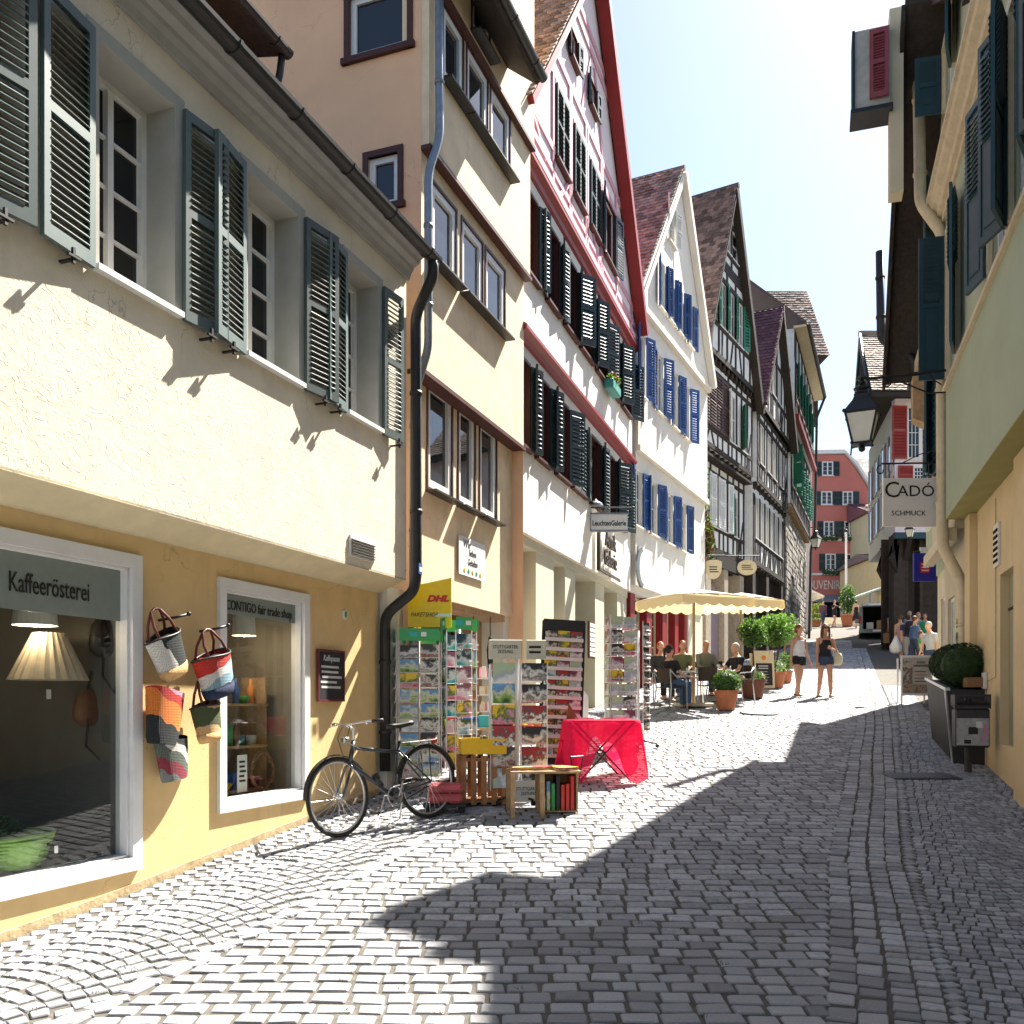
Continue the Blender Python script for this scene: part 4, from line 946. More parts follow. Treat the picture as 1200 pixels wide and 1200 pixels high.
pipe(h7, M_black, [(L7+.1, -1.0, z7[2]), (L7+.1, -.6, z7[2]-1.), (L7+.1, -.5, 7), (L7+.1, -.3, 6), (L7+.1, -.2, 1)], .07)
B8 = Fr(13.6, 53.5, .45, 1, 5); b8 = B8.base
# big roof facing down the street
h8 = empty('high_roofed_house', (0, 0, 0), 0, 'house behind the left row with a large weathered tile roof facing the street below', 'house')
P = [at(894, 345, 54), at(954, 337, 54), at(957, 416, 51), at(898, 424, 51)]
w = MB(); 
x0, x1 = at(880, 0, 52).x, at(957, 0, 52).x; zr, ze8 = at(0, 338, 54).z, at(0, 417, 51).z
w.box(x0, x1-.2, 52.2, 60, 6, ze8+.3); w.build('wall', mat('grey_pink_plaster', (.5, .44, .43), .9, .1, 2), h8)
w = MB(); w.prism([(x0-.2, 50.6, ze8-.15), (x0-.2, 54.5, zr), (x0-.2, 60, ze8)], (x1-x0+.4, 0, 0)); w.build('roof', M_timber, h8)
V = Vector((0, 3.9, zr-ze8+.15)); tiles(h8, M_tile, (x0-.25, 50.58, ze8-.12), (1, 0, 0), V, x1-x0+.5, V.length, .26, .25, seed=2)
for x in (x1-.25,): w = MB(); w.box(x, x+.3, 51.9, 52.2, ze8-3.6, ze8); w.box(x-2.3, x+.05, 51.95, 52.15, ze8-.5, ze8-.2); w.build('beam', M_timber, h8)
h8b = empty('dormer_house', (0, 0, 0), 0, 'little pink plastered gable peeping over the purple roof of the narrow timbered house', 'house')
w = MB(); q = [at(872, 420, 46), at(906, 420, 46), at(906, 368, 46), at(897, 353, 46), at(876, 343, 46), at(872, 343, 46)]; w.prism(q, (0, 6, 0)); w.build('wall', mat('salmon_plaster', (.55, .30, .26), .9, .1, 2), h8b)
w = MB(); w.prism([at(870, 337, 45.6), at(877, 338, 45.6), at(898, 350, 45.6), at(908, 367, 45.6), at(908, 372, 45.6), at(897, 355, 45.6), at(876, 343, 45.6), at(870, 342, 45.6)], (0, 7, 0)); w.build('roof', M_red, h8b)
# ---------------- red house closing the view ----------------
YR = 76.; M_redw = mat('salmon_red_render', (.55, .19, .155), .9, .07, .6, .2, 20, stain=.1)
h9 = empty('red_house', (at(985, 0, YR).x, YR, G(YR)-.5), 0, 'salmon red house with blue-grey shutters closing the top of the lane', 'house')
ox, oz = h9.location.x, h9.location.z
def q9(u, v): p = at(u, v, YR); return (p.x-ox, p.z-oz)
pl = [q9(938, 760), q9(1018, 760), q9(1018, 574), q9(1003, 550), q9(990, 533), q9(938, 533)]
w = MB(); 
ops9 = []
for (uL, uR, vT, vB) in ((963, 976, 541, 558), (962, 975, 576, 592), (987, 999, 576, 592), (965, 977, 611, 629), (989, 1001, 611, 629), (967, 979, 649, 669), (991, 1003, 649, 669)):
    a = q9(uL, vB); b = q9(uR, vT); ops9.append((a[0], b[0], a[1], b[1]))
w.prism([(x, 0, z) for x, z in pl], (0, 9, 0)); w.build('wall', M_redw, h9)
for i, (a, b, c_, d) in enumerate(ops9):
    win(h9, a, b, c_, d, -.03, M_white, M_glass, 2, 3, .09, M_infill, sill_out=.2, split=True)
    leaf(h9, a-.02, -.06, c_, .5, d-c_, -(pi-.06), M_shutD if i else M_shutD, 10); leaf(h9, b+.02, -.06, c_, .5, d-c_, -.06, M_shutD, 10)
    if i > 2:
        fb = MB(); r = random.Random(i)
        for k in range(60): x = r.uniform(a-.3, b+.3); z = c_-.15+r.uniform(-.3, .18); fb.add([(x-.08, -.2+r.uniform(-.1, .1), z), (x+.08, -.25, z+.03), (x, -.3, z+.12)], [(0, 1, 2)])
        fb.box(a-.2, b+.2, -.3, -.1, c_-.3, c_-.08); fb.build('flower_box', mat('dark_foliage', (.03, .07, .02), .8, .4, 12), h9)
for v in (633, 673): a = q9(938, v); f = MB(); f.box(a[0], pl[1][0], -.08, 0, a[1]-.08, a[1]+.08); f.build('string_course', M_infill, h9)
rf = MB(); rr = [q9(936, 533), q9(990, 532), q9(1004, 548), q9(1020, 574)]
rf.prism([(rr[0][0], -.3, rr[0][1]), (rr[1][0], -.3, rr[1][1]), (rr[2][0], -.3, rr[2][1]), (rr[3][0], -.3, rr[3][1]), (rr[3][0]+.1, -.3, rr[3][1]+.25), (rr[2][0], -.3, rr[2][1]+.35), (rr[1][0]-.1, -.3, rr[1][1]+.3), (rr[0][0], -.3, rr[0][1]+.3)], (0, 9.6, 0)); rf.build('verge', M_infill, h9)
rf = MB(); a = q9(945, 515); b = q9(962, 517); rf.loft([[(rr[0][0], -.3, rr[0][1]+.3), (rr[1][0]-.1, -.3, rr[1][1]+.3)], [(a[0], 4, a[1]), (b[0], 4, b[1])]], cap=False, closed=False); rf.loft([[(rr[1][0]-.1, -.3, rr[1][1]+.3), (rr[1][0]-.1, 9, rr[1][1]+.3)], [(b[0], 4, b[1]), (b[0], 5, b[1])]], cap=False, closed=False); rf.build('roof', M_tile, h9)
a = q9(990, 686); text('TEN • SOUVENIRS  STEHCAFE', 1.05, M_offw, h9, (a[0]-1.0, -.05, a[1]), ext=.01, sx=.62)
b_ = q9(938, 697); f = MB(); f.prism([(b_[0], 0, b_[1]), (b_[0], -1.8, b_[1]-.6), (b_[0], -1.8, b_[1]-.8), (b_[0], 0, b_[1]-.25)], (pl[1][0]-b_[0], 0, 0)); f.build('awning', mat('grey_blue_canvas', (.2, .24, .27), .8), h9)
f = MB(); f.box(pl[0][0], pl[1][0], -.04, .0, 0, b_[1]-.3); f.build('shop_front', mat('navy_shop_front', (.02, .025, .05), .4), h9)
# houses behind and to the right of the red one
def block(name, label, u0, u1, vT, vB, Y, dep, m, roofm=None, vR=None, wins=(), wm=None):
    a, b = at(u0, vB, Y), at(u1, vT, Y); e = empty(name, (a.x, Y, G(Y)-.5), 0, label, 'house'); h = b.z-e.location.z
    w = MB(); w.box(0, b.x-a.x, 0, dep, 0, h); w.build('wall', m, e)
    if vR: r = MB(); zr_ = at(0, vR, Y).z-e.location.z; r.prism([(-.3, -.4, h-.05), (-.3, dep/2, zr_), (-.3, dep+.4, h-.05)], (b.x-a.x+.6, 0, 0)); r.build('roof', roofm, e); V = Vector((0, dep/2+.4, zr_-h+.05)); tiles(e, roofm, (-.3, -.42, h-.03), (1, 0, 0), V, b.x-a.x+.6, V.length, .34, .34, seed=4)
    for (ua, ub, va, vb) in wins: p, q = at(ua, vb, Y), at(ub, va, Y); win(e, p.x-a.x, q.x-a.x, p.z-e.location.z, q.z-e.location.z, -.02, wm or M_white, M_glassD, 2, 1, .08, None)
    return e
block('grey_roofed_house', 'grey tiled roof rising behind the red house', 996, 1040, 562, 700, 92, 10, M_offw, mat('grey_tile', (.13, .14, .15), .8, .3, 20, rnd=.3), 522)
block('pale_yellow_house', 'pale yellow house squeezed in right of the red house', 1018.5, 1034, 600, 735, 72, 8, mat('pale_yellow_plaster', (.66, .58, .36), .9, .08, 2), M_tileP, 578, [(1022, 1026, 640, 655)])
block('golden_yellow_house', 'golden yellow house low at the end of the lane behind the van', 1031, 1056, 650, 740, 66, 8, mat('golden_plaster', (.66, .50, .26), .9, .08, 2), M_tileD, 640, [(1036, 1041, 677, 697), (1044, 1049, 674, 694)], M_teal)
# ---------------- right side ----------------
def FrR(Y0, X0, tan, base): return Fr(X0, Y0, -tan, -1, base)
# green plastered house over yellow shop: origin at its far corner, s grows towards the camera
M_sage = mat('sage_green_plaster', (.40, .44, .30), .9, .07, 1.5, .25, 50, stain=.15, vert=True)
M_yel2 = mat('warm_yellow_render', (.74, .57, .32), .85, .08, 1.5, .2, 60, stain=.15, vert=True)
YE = 13.45; RA = FrR(YE, 2.29+.329*YE, .329, G(0)-.5); ra = RA.base; LR = 17.
hr = RA.root('green_house', 'sage green jettied house above a warm yellow ground floor at the right edge', 'house'); er = lambda z: EYE+z-ra
zjr = er(2.72); 
d0 = RA.sz(1183, 800)[0]; 
lo = RA.sz(1172, 700); hi = RA.sz(1190, 700)
pn = (lo[0], hi[0], er(-.75), er(.98))
wall(hr, M_yel2, 0, LR, 0, zjr, 0, [(2.15, 2.95, er(-.5), er(1.6))], depth=.12)
f = MB(); f.box(2.15, 2.95, .10, .13, er(-.5), er(1.6)); f.build('recessed_panel', mat('grey_green_panel', (.36, .34, .22), .6, .1, 5), hr); f = MB(); f.box(2.52, 2.56, .085, .10, er(-.48), er(1.58)); f.box(2.16, 2.94, .085, .10, er(1.15), er(1.18)); f.build('panel_joint', M_timber, hr)
# pilasters and vertical recess strip
for s0, s1 in ((.0, .45), (3.5, 6.0)): f = MB(); f.box(s0, s1, -.10, -.002, 0, zjr-.02); f.build('pilaster', M_yel2, hr)
cb_ = MB(); cb_.tube([(1.2, -.012, 0), (1.2, -.012, er(.3)), (1.9, -.012, er(.34)), (1.9, -.012, er(2.6))], .008, 5); cb_.build('cable', M_creamp, hr); cb_ = MB(); cb_.bbox(1.12, 1.28, -.05, -.001, er(.2), er(.42), .008); cb_.build('junction_box', M_offw, hr)
cb_ = MB(); cb_.prism([(x, -.006, ra*0+z) for x, z in ((.6, .55), (1.0, .5), (1.1, .8), (.95, 1.02), (.8, .92), (.62, 1.08))], (0, .004, 0)); cb_.build('bare_patch', mat('bare_mortar', (.25, .22, .17), .95, .3, 9, .5, 30), hr)
gx_ = MB(); a = RA.sz(1167, 650)[0]; gx_.box(a, a+.34, -.03, -.001, er(1.72), er(2.25)); go = gx_.build('vent_grille', M_offw, hr)
for k in range(6): q = MB(); q.box(a+.04, a+.30, -.04, -.03, er(1.77)+k*.075, er(1.77)+.035+k*.075); q.build('vent_slat', M_dark, go)
oj = .35; z1r = er(7.3); zt_r = er(10.9); SP = 3.2
winr = []
S = lambda u, v, o=oj: RA.sz(u, v, o)
wz0, wz1 = er(4.68), er(6.7)
ra1 = [(S(1113, 400)[0]+.02, S(1113, 400)[0]+.9), (S(1163, 400)[0], S(1163, 400)[0]+.95), (4.9, 5.85), (6.9, 7.85)]
ops = [(a, b, wz0, wz1) for a, b in ra1]; ops2_ = [(a, b, er(8.5), er(9.3)) for a, b in ra1[:1]]
wall(hr, M_sage, 0, LR, zjr, z1r, oj, ops, depth=.22); wall(hr, M_sage, 0, SP, z1r, zt_r, oj+.05, ops2_, depth=.22, clip=[(.65, 1, er(10.3))]); wall(hr, M_sage, SP, LR, z1r, er(7.7), oj+.03, [], depth=.22)
c = MB(); pp = [(-oj, z1r-.16), (-oj-.04, z1r-.16), (-oj-.05, z1r-.08), (-oj-.10, z1r-.07), (-oj-.12, z1r-.0), (-oj-.2, z1r+.05), (-oj-.22, z1r+.12), (-oj-.26, z1r+.13), (-oj-.26, z1r+.19), (-oj, z1r+.24)]
c.loft([[(x, a, b) for a, b in pp] for x in (-.1, LR)]); c.build('cornice', mat('sand_cornice', (.60, .50, .34), .8, .15, 7, .3, 40, stain=.35), hr)
c = MB(); c.box(-.02, LR, -oj-.05, -oj, wz0-.11, wz0-.045); c.build('sill_course', M_creamp, hr)
c = MB(); c.box(0, LR, -oj, 0, zjr-.012, zjr-.004); c.build('soffit', mat('olive_soffit', (.36, .33, .12), .9, .1, 3), hr)
for W, o in ((ops, oj), (ops2_, oj+.05)):
    for i, (a, b, c_, d) in enumerate(W):
        win(hr, a+.002, b-.002, c_+.003, d-.002, -o+.1, M_white, M_glassD, 2, 3, .06, None)
        trim(hr, M_creamp, a, b, c_, d, o, .12, .05, bottom=False)
        leaf(hr, a-.06, -o-.07, c_-.02, (.34 if i == 0 else .46), d-c_+.03, -(pi-radians((96, 14, 20, 20)[i])), M_teal, 14, slats=True, panel=True)
        leaf(hr, b+.06, -o-.07, c_-.02, .5, d-c_+.03, -radians((12, 20, 20, 20)[i]), M_teal, 14, slats=True, panel=True)
body(hr, M_sage, 0., LR, 9, 0, er(7.7)); body(hr, M_sage, 0.005, .3, 6, er(7.7), er(9.8))
c = MB(); c.prism([(0, -oj-.25, er(10.3)), (SP+.1, -oj-.25, er(10.3)-.65*(SP+.1)), (SP+.1, -oj-.25, er(10.42)-.65*(SP+.1)), (0, -oj-.25, er(10.42))], (0, 6, 0)); c.loft([[(x, -oj-.25, er(7.9)), (x, -oj-.25, er(8.05)), (x, 5, er(10)), (x, 5, er(9.85))] for x in (SP+.16, LR)]); c.build('roof', M_tileD, hr)
pts = [RA.sz(1067, 0, .75), RA.sz(1079, 225, .75), RA.sz(1095, 262, .62), RA.sz(1098, 600, .62), RA.sz(1138, 662, .13), RA.sz(1141, 790, .13)]
oo = [.62, .62, .5, .5, .1, .1]
pp_ = [(-.14, -.72, zt_r-.3), (-.14, -.68, er(7.5)), (-.14, -.38, er(7.0)), (-.14, -.38, er(2.35)), (-.14, -.10, er(1.75)), (-.14, -.10, er(-.2)+.0), (-.14, -.10, G(13.5)-ra)]
pipe(hr, M_creamp, pp_, .085, 'downpipe', 12)
# tall gabled house beyond, its gable throws the long shadow
YF = 16.3; RB = FrR(YF, 2.29+.329*YF, .329, G(13)-.3); rb_ = RB.base; LB_ = (YF-13.6)/.95; eb = lambda z: EYE+z-rb_
hb_ = RB.root('cream_gabled_house', 'tall cream gabled house on the right behind the green one, with a projecting hoist dormer', 'house')
M_cr2 = mat('cream_plaster', (.62, .54, .38), .9, .08, 1.5, .25, 50, stain=.2, vert=True)
wall(hb_, M_cr2, 0, LB_, 0, eb(2.6), 0, [(.4, 1.2, eb(-.6), eb(1.8)), (1.6, 2.5, eb(-1.), eb(1.8))], depth=.25)
wall(hb_, M_cr2, 0, LB_, eb(2.6), eb(6.1), .2, [(.3, 1.0, eb(3.8), eb(5.4)), (1.7, 2.4, eb(3.8), eb(5.4))], depth=.2)
xab = (YF-12.9)/.95; zab = eb(10.0); gpb = gable_planes(-.1, 2*xab, eb(6.2), xab, zab)
wall(hb_, M_cr2, 0, LB_, eb(6.1), zab, .35, [(1.6, 2.3, eb(7.0), eb(8.1))], depth=.2, clip=gpb)
for q, o in (((.4, 1.2, eb(-.6), eb(1.8)), 0), ((1.6, 2.5, eb(-1.), eb(1.8)), 0), ((.3, 1.0, eb(3.8), eb(5.4)), .2), ((1.7, 2.4, eb(3.8), eb(5.4)), .2), ((1.6, 2.3, eb(7.0), eb(8.1)), .35)):
    win(hb_, q[0]+.003, q[1]-.003, q[2]+.003, q[3]-.003, -o+.1, M_white, M_glassD, 2, 2, .06, M_offw, sw=-o)
    if o: trim(hb_, M_creamp, *q, o, .1, .04, bottom=False); leaf(hb_, q[0]-.03, -o-.06, q[2], .46, q[3]-q[2], -(pi-radians(8)), M_teal, 14); leaf(hb_, q[1]+.03, -o-.06, q[2], .4, q[3]-q[2], -radians(30), M_teal, 14)
for z, o in ((2.6, .2), (6.1, .35)): c = MB(); c.box(-.03, LB_+.0, -o-.14, -o+.02, eb(z)-.16, eb(z)+.02); c.build('string_course', M_creamp, hb_)
q = MB(); q.prism([(-.45, -.95, eb(5.9)), (xab, -.95, zab), (xab, -.95, zab+.14), (-.52, -.95, eb(6.0))], (0, 9, 0)); q.build('roof', M_timber, hb_); q = MB(); q.prism([(-.4, -1.0, eb(5.75)), (xab, -1.0, zab-.2), (xab, -1.0, zab+.02), (-.47, -1.0, eb(5.95))], (0, .05, 0)); q.build('bargeboard', M_timber, hb_)
body(hb_, M_cr2, .01, LB_-.01, 9, 0, eb(6.6))
hd = MB(); a = 3.0; hd.box(a, a+.4, -1.62, -1.14, eb(8.75), eb(9.9)); hd.build('hoist_dormer', mat('weathered_board', (.42, .41, .37), .85, .25, 4, .5, 20, stain=.3, vert=True), hb_)
hd = MB(); hd.box(a, a+.3, -1.14, -.95, eb(7.5), eb(10.2)); hd.build('dormer_cheek', M_cr2, hb_)
hd = MB(); hd.box(a-.04, a+.43, -1.68, -1.1, eb(8.69), eb(8.75)); hd.box(a-.04, a+.43, -1.66, -1.62, eb(8.75), eb(9.9)); hd.build('dormer_rim', M_iron, hb_)
leaf(hb_, a+.43, -1.42, eb(8.85), .26, 1.0, pi/2-.1, M_maroon, 20)
pipe(hb_, M_black, [(-.3, -1.05, eb(8.3)), (-.3, -1.03, eb(6.7)), (-.1, -.5, eb(6.2)), (-.1, -.4, eb(5.5)), (-.1, -.35, eb(5.2))], .075)
f = MB(); f.loft([[(x, -.2, eb(4.8)), (x, -.55, eb(5.0)), (x, -.55, eb(5.75)), (x, -.2, eb(5.9))] for x in (.02, .4)]); f.build('wooden_oriel', M_wood, hb_)
b = MB(); b.box(-.1, LB_, -.92, -.8, eb(5.85), eb(9.3)-.0) if 0 else None
# lower neighbour
YG = 21.6; RC = FrR(YG, 2.29+.58+.329*YG, .329, G(18)-.3); rc = RC.base; LC = (YG-16.4)/.95; ec = lambda z: EYE+z-rc
hc = RC.root('grey_house', 'lower cream and grey house set back on the right before the side alley', 'house')
wall(hc, M_cr2, 0, LC, 0, ec(3.0), 0, [(.6, 1.4, 1.0, 2.9), (2.2, 3.2, .5, 2.9)], depth=.3); wall(hc, M_sage, 0, LC, ec(3.), ec(7.6), .25, [(.6, 1.3, ec(4), ec(5.5)), (2.3, 3.0, ec(4), ec(5.5))], depth=.2)
for q, o in (((.6, 1.4, 1.0, 2.9), 0), ((2.2, 3.2, .5, 2.9), 0), ((.6, 1.3, ec(4), ec(5.5)), .25), ((2.3, 3.0, ec(4), ec(5.5)), .25)): win(hc, *q, -o+.1, M_white, M_glassD, 2, 2, .06, M_offw, sw=-o)
f = MB(); f.loft([[(x, -.5, ec(7.5)), (x, -.5, ec(7.65)), (x, 4.5, ec(11.3)), (x, 4.5, ec(11.1))] for x in (-.2, LC)]); f.build('roof', M_tileD, hc); gutter(hc, M_black, -.2, LC, -.57, ec(7.55), .08); body(hc, M_cr2, 0.01, LC-.01, 8, 0, ec(7.5))
# ---------------- pale pink house with the tiled roof, standing across at the square ----------------
YP = 37.5; c0 = at(1049, 0, YP); 
h6r = empty('pale_pink_house', (c0.x, YP, G(YP)-.3), 0, 'pale pink jettied house with red shutters and steep tiled roof over a dark timber base', 'house')
bx, bz_ = c0.x, h6r.location.z
def q6(u, v, Y=YP): p = at(u, v, Y); return (p.x-bx, p.z-bz_)
M_pw = mat('pink_white_plaster', (.84, .72, .76), .9, .07, 1.5, .25, 40, stain=.1); M_pw2 = mat('grey_white_plaster', (.78, .78, .74), .9, .07, 1.5, .25, 40, stain=.1)
ztop = q6(0, 466)[1]; zbot = q6(0, 624)[1]; wd_ = 9.
far = at(1018, 0, 45.5); fx, fy = far.x-bx, far.y-YP
w = MB(); ops = [(*[q6(1063, 0)[0], q6(1079, 0)[0]], q6(0, 541+0)[1]+.1, q6(0, 476)[1]), (q6(1070, 0)[0], q6(1083, 0)[0], q6(0, 556)[1]-.8+.3, q6(0, 546)[1]-.25)]
ops[1] = (q6(1070, 0)[0], q6(1084, 0)[0], q6(0, 560)[1]-.3, q6(0, 546)[1])
wall(h6r, M_pw, 0, wd_, zbot, ztop, 0, ops, depth=.15)
w = MB(); w.poly([(0, 0, zbot), (0, 0, ztop), (fx, fy, ztop), (fx, fy, zbot)]); w.poly([(0, 0, zbot), (fx, fy, zbot), (wd_, fy, zbot), (wd_, 0, zbot)]); w.poly([(fx, fy, zbot), (fx, fy, ztop), (wd_, fy, ztop), (wd_, fy, zbot)]); w.build('side_wall', M_pw2, h6r)
for a, b, c_, d in ops: win(h6r, a, b, c_, d, .05, M_white, M_glass, 3, 4, .07, M_offw, sw=0, split=False); leaf(h6r, a-.02, -.05, c_, .62, d-c_, -(pi-.05), mat('brick_red_shutter', (.33, .05, .04), .5, .1, 8), 16)
# windows on the lane side
sd = Vector((fx, fy)); ln = sd.length; sa = atan2(fy, fx)
sroot = link('lane_front', MB2mesh(MB().box(0, .01, 0, .01, 0, .01), 'lane_front', M_pw2), h6r); sroot.rotation_euler = (0, 0, sa); sroot.location = (0, 0, 0)
for k in range(4):
    for z0 in (q6(0, 545)[1], q6(0, 620)[1]+.7):
        a = .7+k*2.0; f = MB(); f.box(a, a+.9, .0, .06, z0, z0+1.5); f.build('window', M_glass, sroot); 
        f = MB(); f.box(a-.08, a, .0, .1, z0-.08, z0+1.58); f.box(a+.9, a+.98, 0, .1, z0-.08, z0+1.58); f.box(a, a+.9, 0, .1, z0+1.5, z0+1.58); f.box(a, a+.9, 0, .1, z0-.08, z0); f.build('window_frame', M_white, sroot)
        f = MB(); f.box(a-.6, a-.09, .01, .05, z0, z0+1.5); f.build('shutter', M_maroon if k % 2 else M_teal, sroot)
# roof: steep slope facing down the lane, hipped at the lane side
rt = q6(1020, 392, 41.)[1]; r0 = q6(1013, 468, YP-.4); r1_ = q6(1080, 462, YP-.4)
xL = q6(1034, 0)[0]; 
SH = Matrix(((1, .27, 0, 0), (0, 1, 0, 0), (0, 0, 1, 0), (0, 0, 0, 1)))
w = MB(); w.M = SH; w.prism([(xL-.5, -.5, ztop-.05), (xL-.5, -.5, ztop+.12), (xL-.5, 3.5, rt), (xL-.5, 7.5, ztop+.1)], (wd_+.9, 0, 0)); w.build('roof', M_timber, h6r)
V = Vector((0, 4.0, rt-ztop-.12)); tiles(h6r, M_tile, (xL-.5, -.52, ztop+.13), (1, 0, 0), V, wd_+.8, V.length, .24, .22, seed=22).data.transform(SH)
w = MB(); w.M = SH; w.tube([(xL-.6, 3.5, rt+.05), (wd_+.4, 3.5, rt+.05)], .13, 8); w.build('ridge', M_tile, h6r); w = MB(); w.box(xL-.7, wd_, -.75, -.48, ztop-.2, ztop-.02); w.build('eaves_board', M_timber, h6r)
w = MB(); w.M = SH; w.prism([(xL-.58, -.6, ztop-.3), (xL-.58, 3.5, rt+.2), (xL-.58, 7.6, ztop-.3), (xL-.58, 3.5, rt-.6)], (.08, 0, 0)); w.build('bargeboard', M_teal, h6r)
# dark timber base and brackets
w = MB(); wx = q6(1052, 0)[0]
w.poly([(wx, .5, 0), (wx, .5, zbot), (wx+3.2, fy, zbot), (wx+3.2, fy, 0)])
for a, b in ((wx, wx+.5), (q6(1066, 0)[0], q6(1069, 0)[0]), (q6(1083, 0)[0], q6(1087, 0)[0])): w.box(a, b, .4, .9, 0, zbot-.02)
w.box(wx, wd_, 1.6, 1.7, 0, zbot); w.build('timber_base', mat('dark_oak', (.06, .045, .035), .8, .3, 5, .4, 30), h6r)
for k in range(3):
    t = k/5; x, y_ = fx*t, fy*t; w = MB(); w.prism([(x+.05, y_+.3, zbot-.02), (x+wx+.1, y_+.3, zbot-.02), (x+wx+.1, y_+.3, zbot-1.6), (x+wx-.2, y_+.3, zbot-1.0), (x+.3, y_+.3, zbot-.35)], (0, .25, 0)); w.build('bracket', M_timber, h6r)
w = MB(); w.prism([(-.02, -.05, zbot-.25), (wd_, -.05, zbot-.25), (wd_, -.05, zbot), (-.02, -.05, zbot)], (0, .25, 0)); w.build('jetty_beam', M_teal, h6r)
for k in range(8): x = .5+k*1.0; w = MB(); w.prism([(x, .0, zbot-.26), (x, .45, zbot-.26), (x, .45, zbot-1.2)], (.2, 0, 0)); w.build('bracket', M_timber, h6r)
# brown gable behind it
h7r = empty('brown_gabled_house', (at(1062, 0, 52).x, 52, G(52)-.5), 0, 'brown plastered gable rising behind the tiled roof of the pale pink house', 'house')
def q7(u, v): p = at(u, v, 52); return (p.x-h7r.location.x, 0, p.z-h7r.location.z)
SH7 = Matrix(((1, .45, 0, 0), (0, 1, 0, 0), (0, 0, 1, 0), (0, 0, 0, 1)))
w = MB(); w.M = SH7; w.prism([q7(1034, 394), q7(1064, 343), q7(1098, 400), q7(1098, 600), q7(1042, 600), q7(1042, 394)], (0, 4, 0)); w.build('wall', mat('tan_plaster', (.42, .26, .18), .9, .1, 2), h7r)
w = MB(); w.M = SH7; A, B_, C_ = q7(1030, 398), q7(1064, 338), q7(1102, 404)
w.prism([A, B_, C_, (C_[0], 0, C_[2]+.35), (B_[0], 0, B_[2]+.4), (A[0], 0, A[2]+.35)], (0, 4.5, 0)); ro = w.build('roof', M_tileP, h7r); ro.location = (0, -.4, 0)
# ---------------- things on and in the coffee shop ----------------
DP = [flat('ink_'+n, c, .5) for n, c in (('red', (.55, .04, .03)), ('blue', (.04, .12, .4)), ('yellow', (.75, .5, .03)), ('green', (.05, .3, .08)), ('white', (.75, .75, .73)), ('black', (.02, .02, .02)), ('pink', (.7, .25, .35)), ('orange', (.75, .25, .04)), ('turquoise', (.04, .4, .42)), ('brown', (.2, .1, .05)))]
c_red, c_blue, c_yel, c_grn, c_wht, c_blk, c_pnk, c_org, c_tur, c_brn = DP
def loc1(s, y, z): return B1.w(s, y, z)
def put(name, s, y, z, label, cat, group=None, rz=0, fr=None): f = fr or B1; p = f.w(s, y, z); return empty(name, p, f.ang+rz, label, cat, group)
# pendant lamps
M_shade = flat('white_lamp_shade', (.75, .74, .70), .6)
def pendant(fr, u, vT, vB, y, r0, r1, top, label):
    s, zt = fr.sz(u, vT, -y); zb = fr.sz(u, vB, -y)[1]; e = put('pendant_lamp', s, y, zb, label, 'lamp', fr=fr); h = zt-zb
    m = MB(); m.loft([[(r*cos(2*pi*k/24), r*sin(2*pi*k/24), z) for k in range(24)] for r, z in ((r1, 0), (r0, h))], cap=False); m.loft([[(r*cos(2*pi*k/24), r*sin(2*pi*k/24), h) for k in range(24)] for r in (r0, .02)], cap=False); m.build('lamp_shade', M_shade, e, smooth=False)
    m = MB(); m.ell((0, 0, .05), (.05, .05, .06)); m.build('bulb', c_wht, e, smooth=True); m = MB(); m.tube([(0, 0, h), (0, 0, top-zb)], .006, 5); m.build('cord', M_iron, e)
    pl = bpy.data.lights.new('bulb_light', 'POINT'); pl.energy = 2.6; pl.color = (1, .78, .5); pl.shadow_soft_size = .06; lo_ = link('bulb_light', pl, e); lo_.location = (0, 0, -.02); return e
pendant(B1, 41, 698, 733, .45, .13, .15, W1[3]+.1, 'white drum pendant lamp hanging just under the word on the large shop window')
pendant(B1, 286, 722, 745, .35, .10, .11, W2[3]+.1, 'white drum pendant lamp inside the smaller shop window')
# pleated shade
s, z = B1.sz(57, 797, -.5); zt = B1.sz(57, 742, -.5)[1]; e = put('pleated_lamp', s, .5, z, 'wide conical pleated lamp shade with a price tag in the large shop window', 'lamp')
m = MB(); n = 44; m.loft([[((r+(.012 if k % 2 else -.0))*cos(2*pi*k/n), (r+(.012 if k % 2 else 0))*sin(2*pi*k/n), h_) for k in range(n)] for r, h_ in ((.265, 0), (.10, zt-z))], cap=False)
m.build('lamp_shade', mat('pleated_linen', (.50, .42, .32), .85, .15, 9), e); m = MB(); m.tube([(0, 0, zt-z), (0, 0, W1[3]+.1-z)], .006, 5); m.build('cord', M_iron, e)
m = MB(); m.box(-.02, .02, -.003, .003, -.14, -.07); m.build('price_tag', c_wht, e)
# hanging dark rucksack and brown handbag
def hbag(u, vT, vB, w, y, m_, label, straps=True):
    s, zt = B1.sz(u, vT, -y); zb = B1.sz(u, vB, -y)[1]; e = put('hanging_bag', s, y, zb, label, 'bag'); h = zt-zb
    m = MB(); m.loft([[(w*k1*cos(t), .09*k1*sin(t), z_) for t in [2*pi*i/14 for i in range(14)]] for k1, z_ in ((.6, 0), (.95, .04), (1, h*.3), (.85, h*.75), (.5, h*.97), (.2, h))]); m.build('bag_body', m_, e, smooth=True)
    m = MB(); m.tube([(-.1, -.02, h*.95), (-.06, -.02, h+.12), (.04, -.02, h+.14), (.1, -.02, h*.95)], .012, 6)
    if straps: m.tube([(-w*.7, -.08, .05), (-w*.9, -.1, -.15), (-w*.2, -.1, -.28), (w*.3, -.09, .02)], .01, 6)
    o_ = m.build('strap', c_brn if not straps else c_blk, e); return e
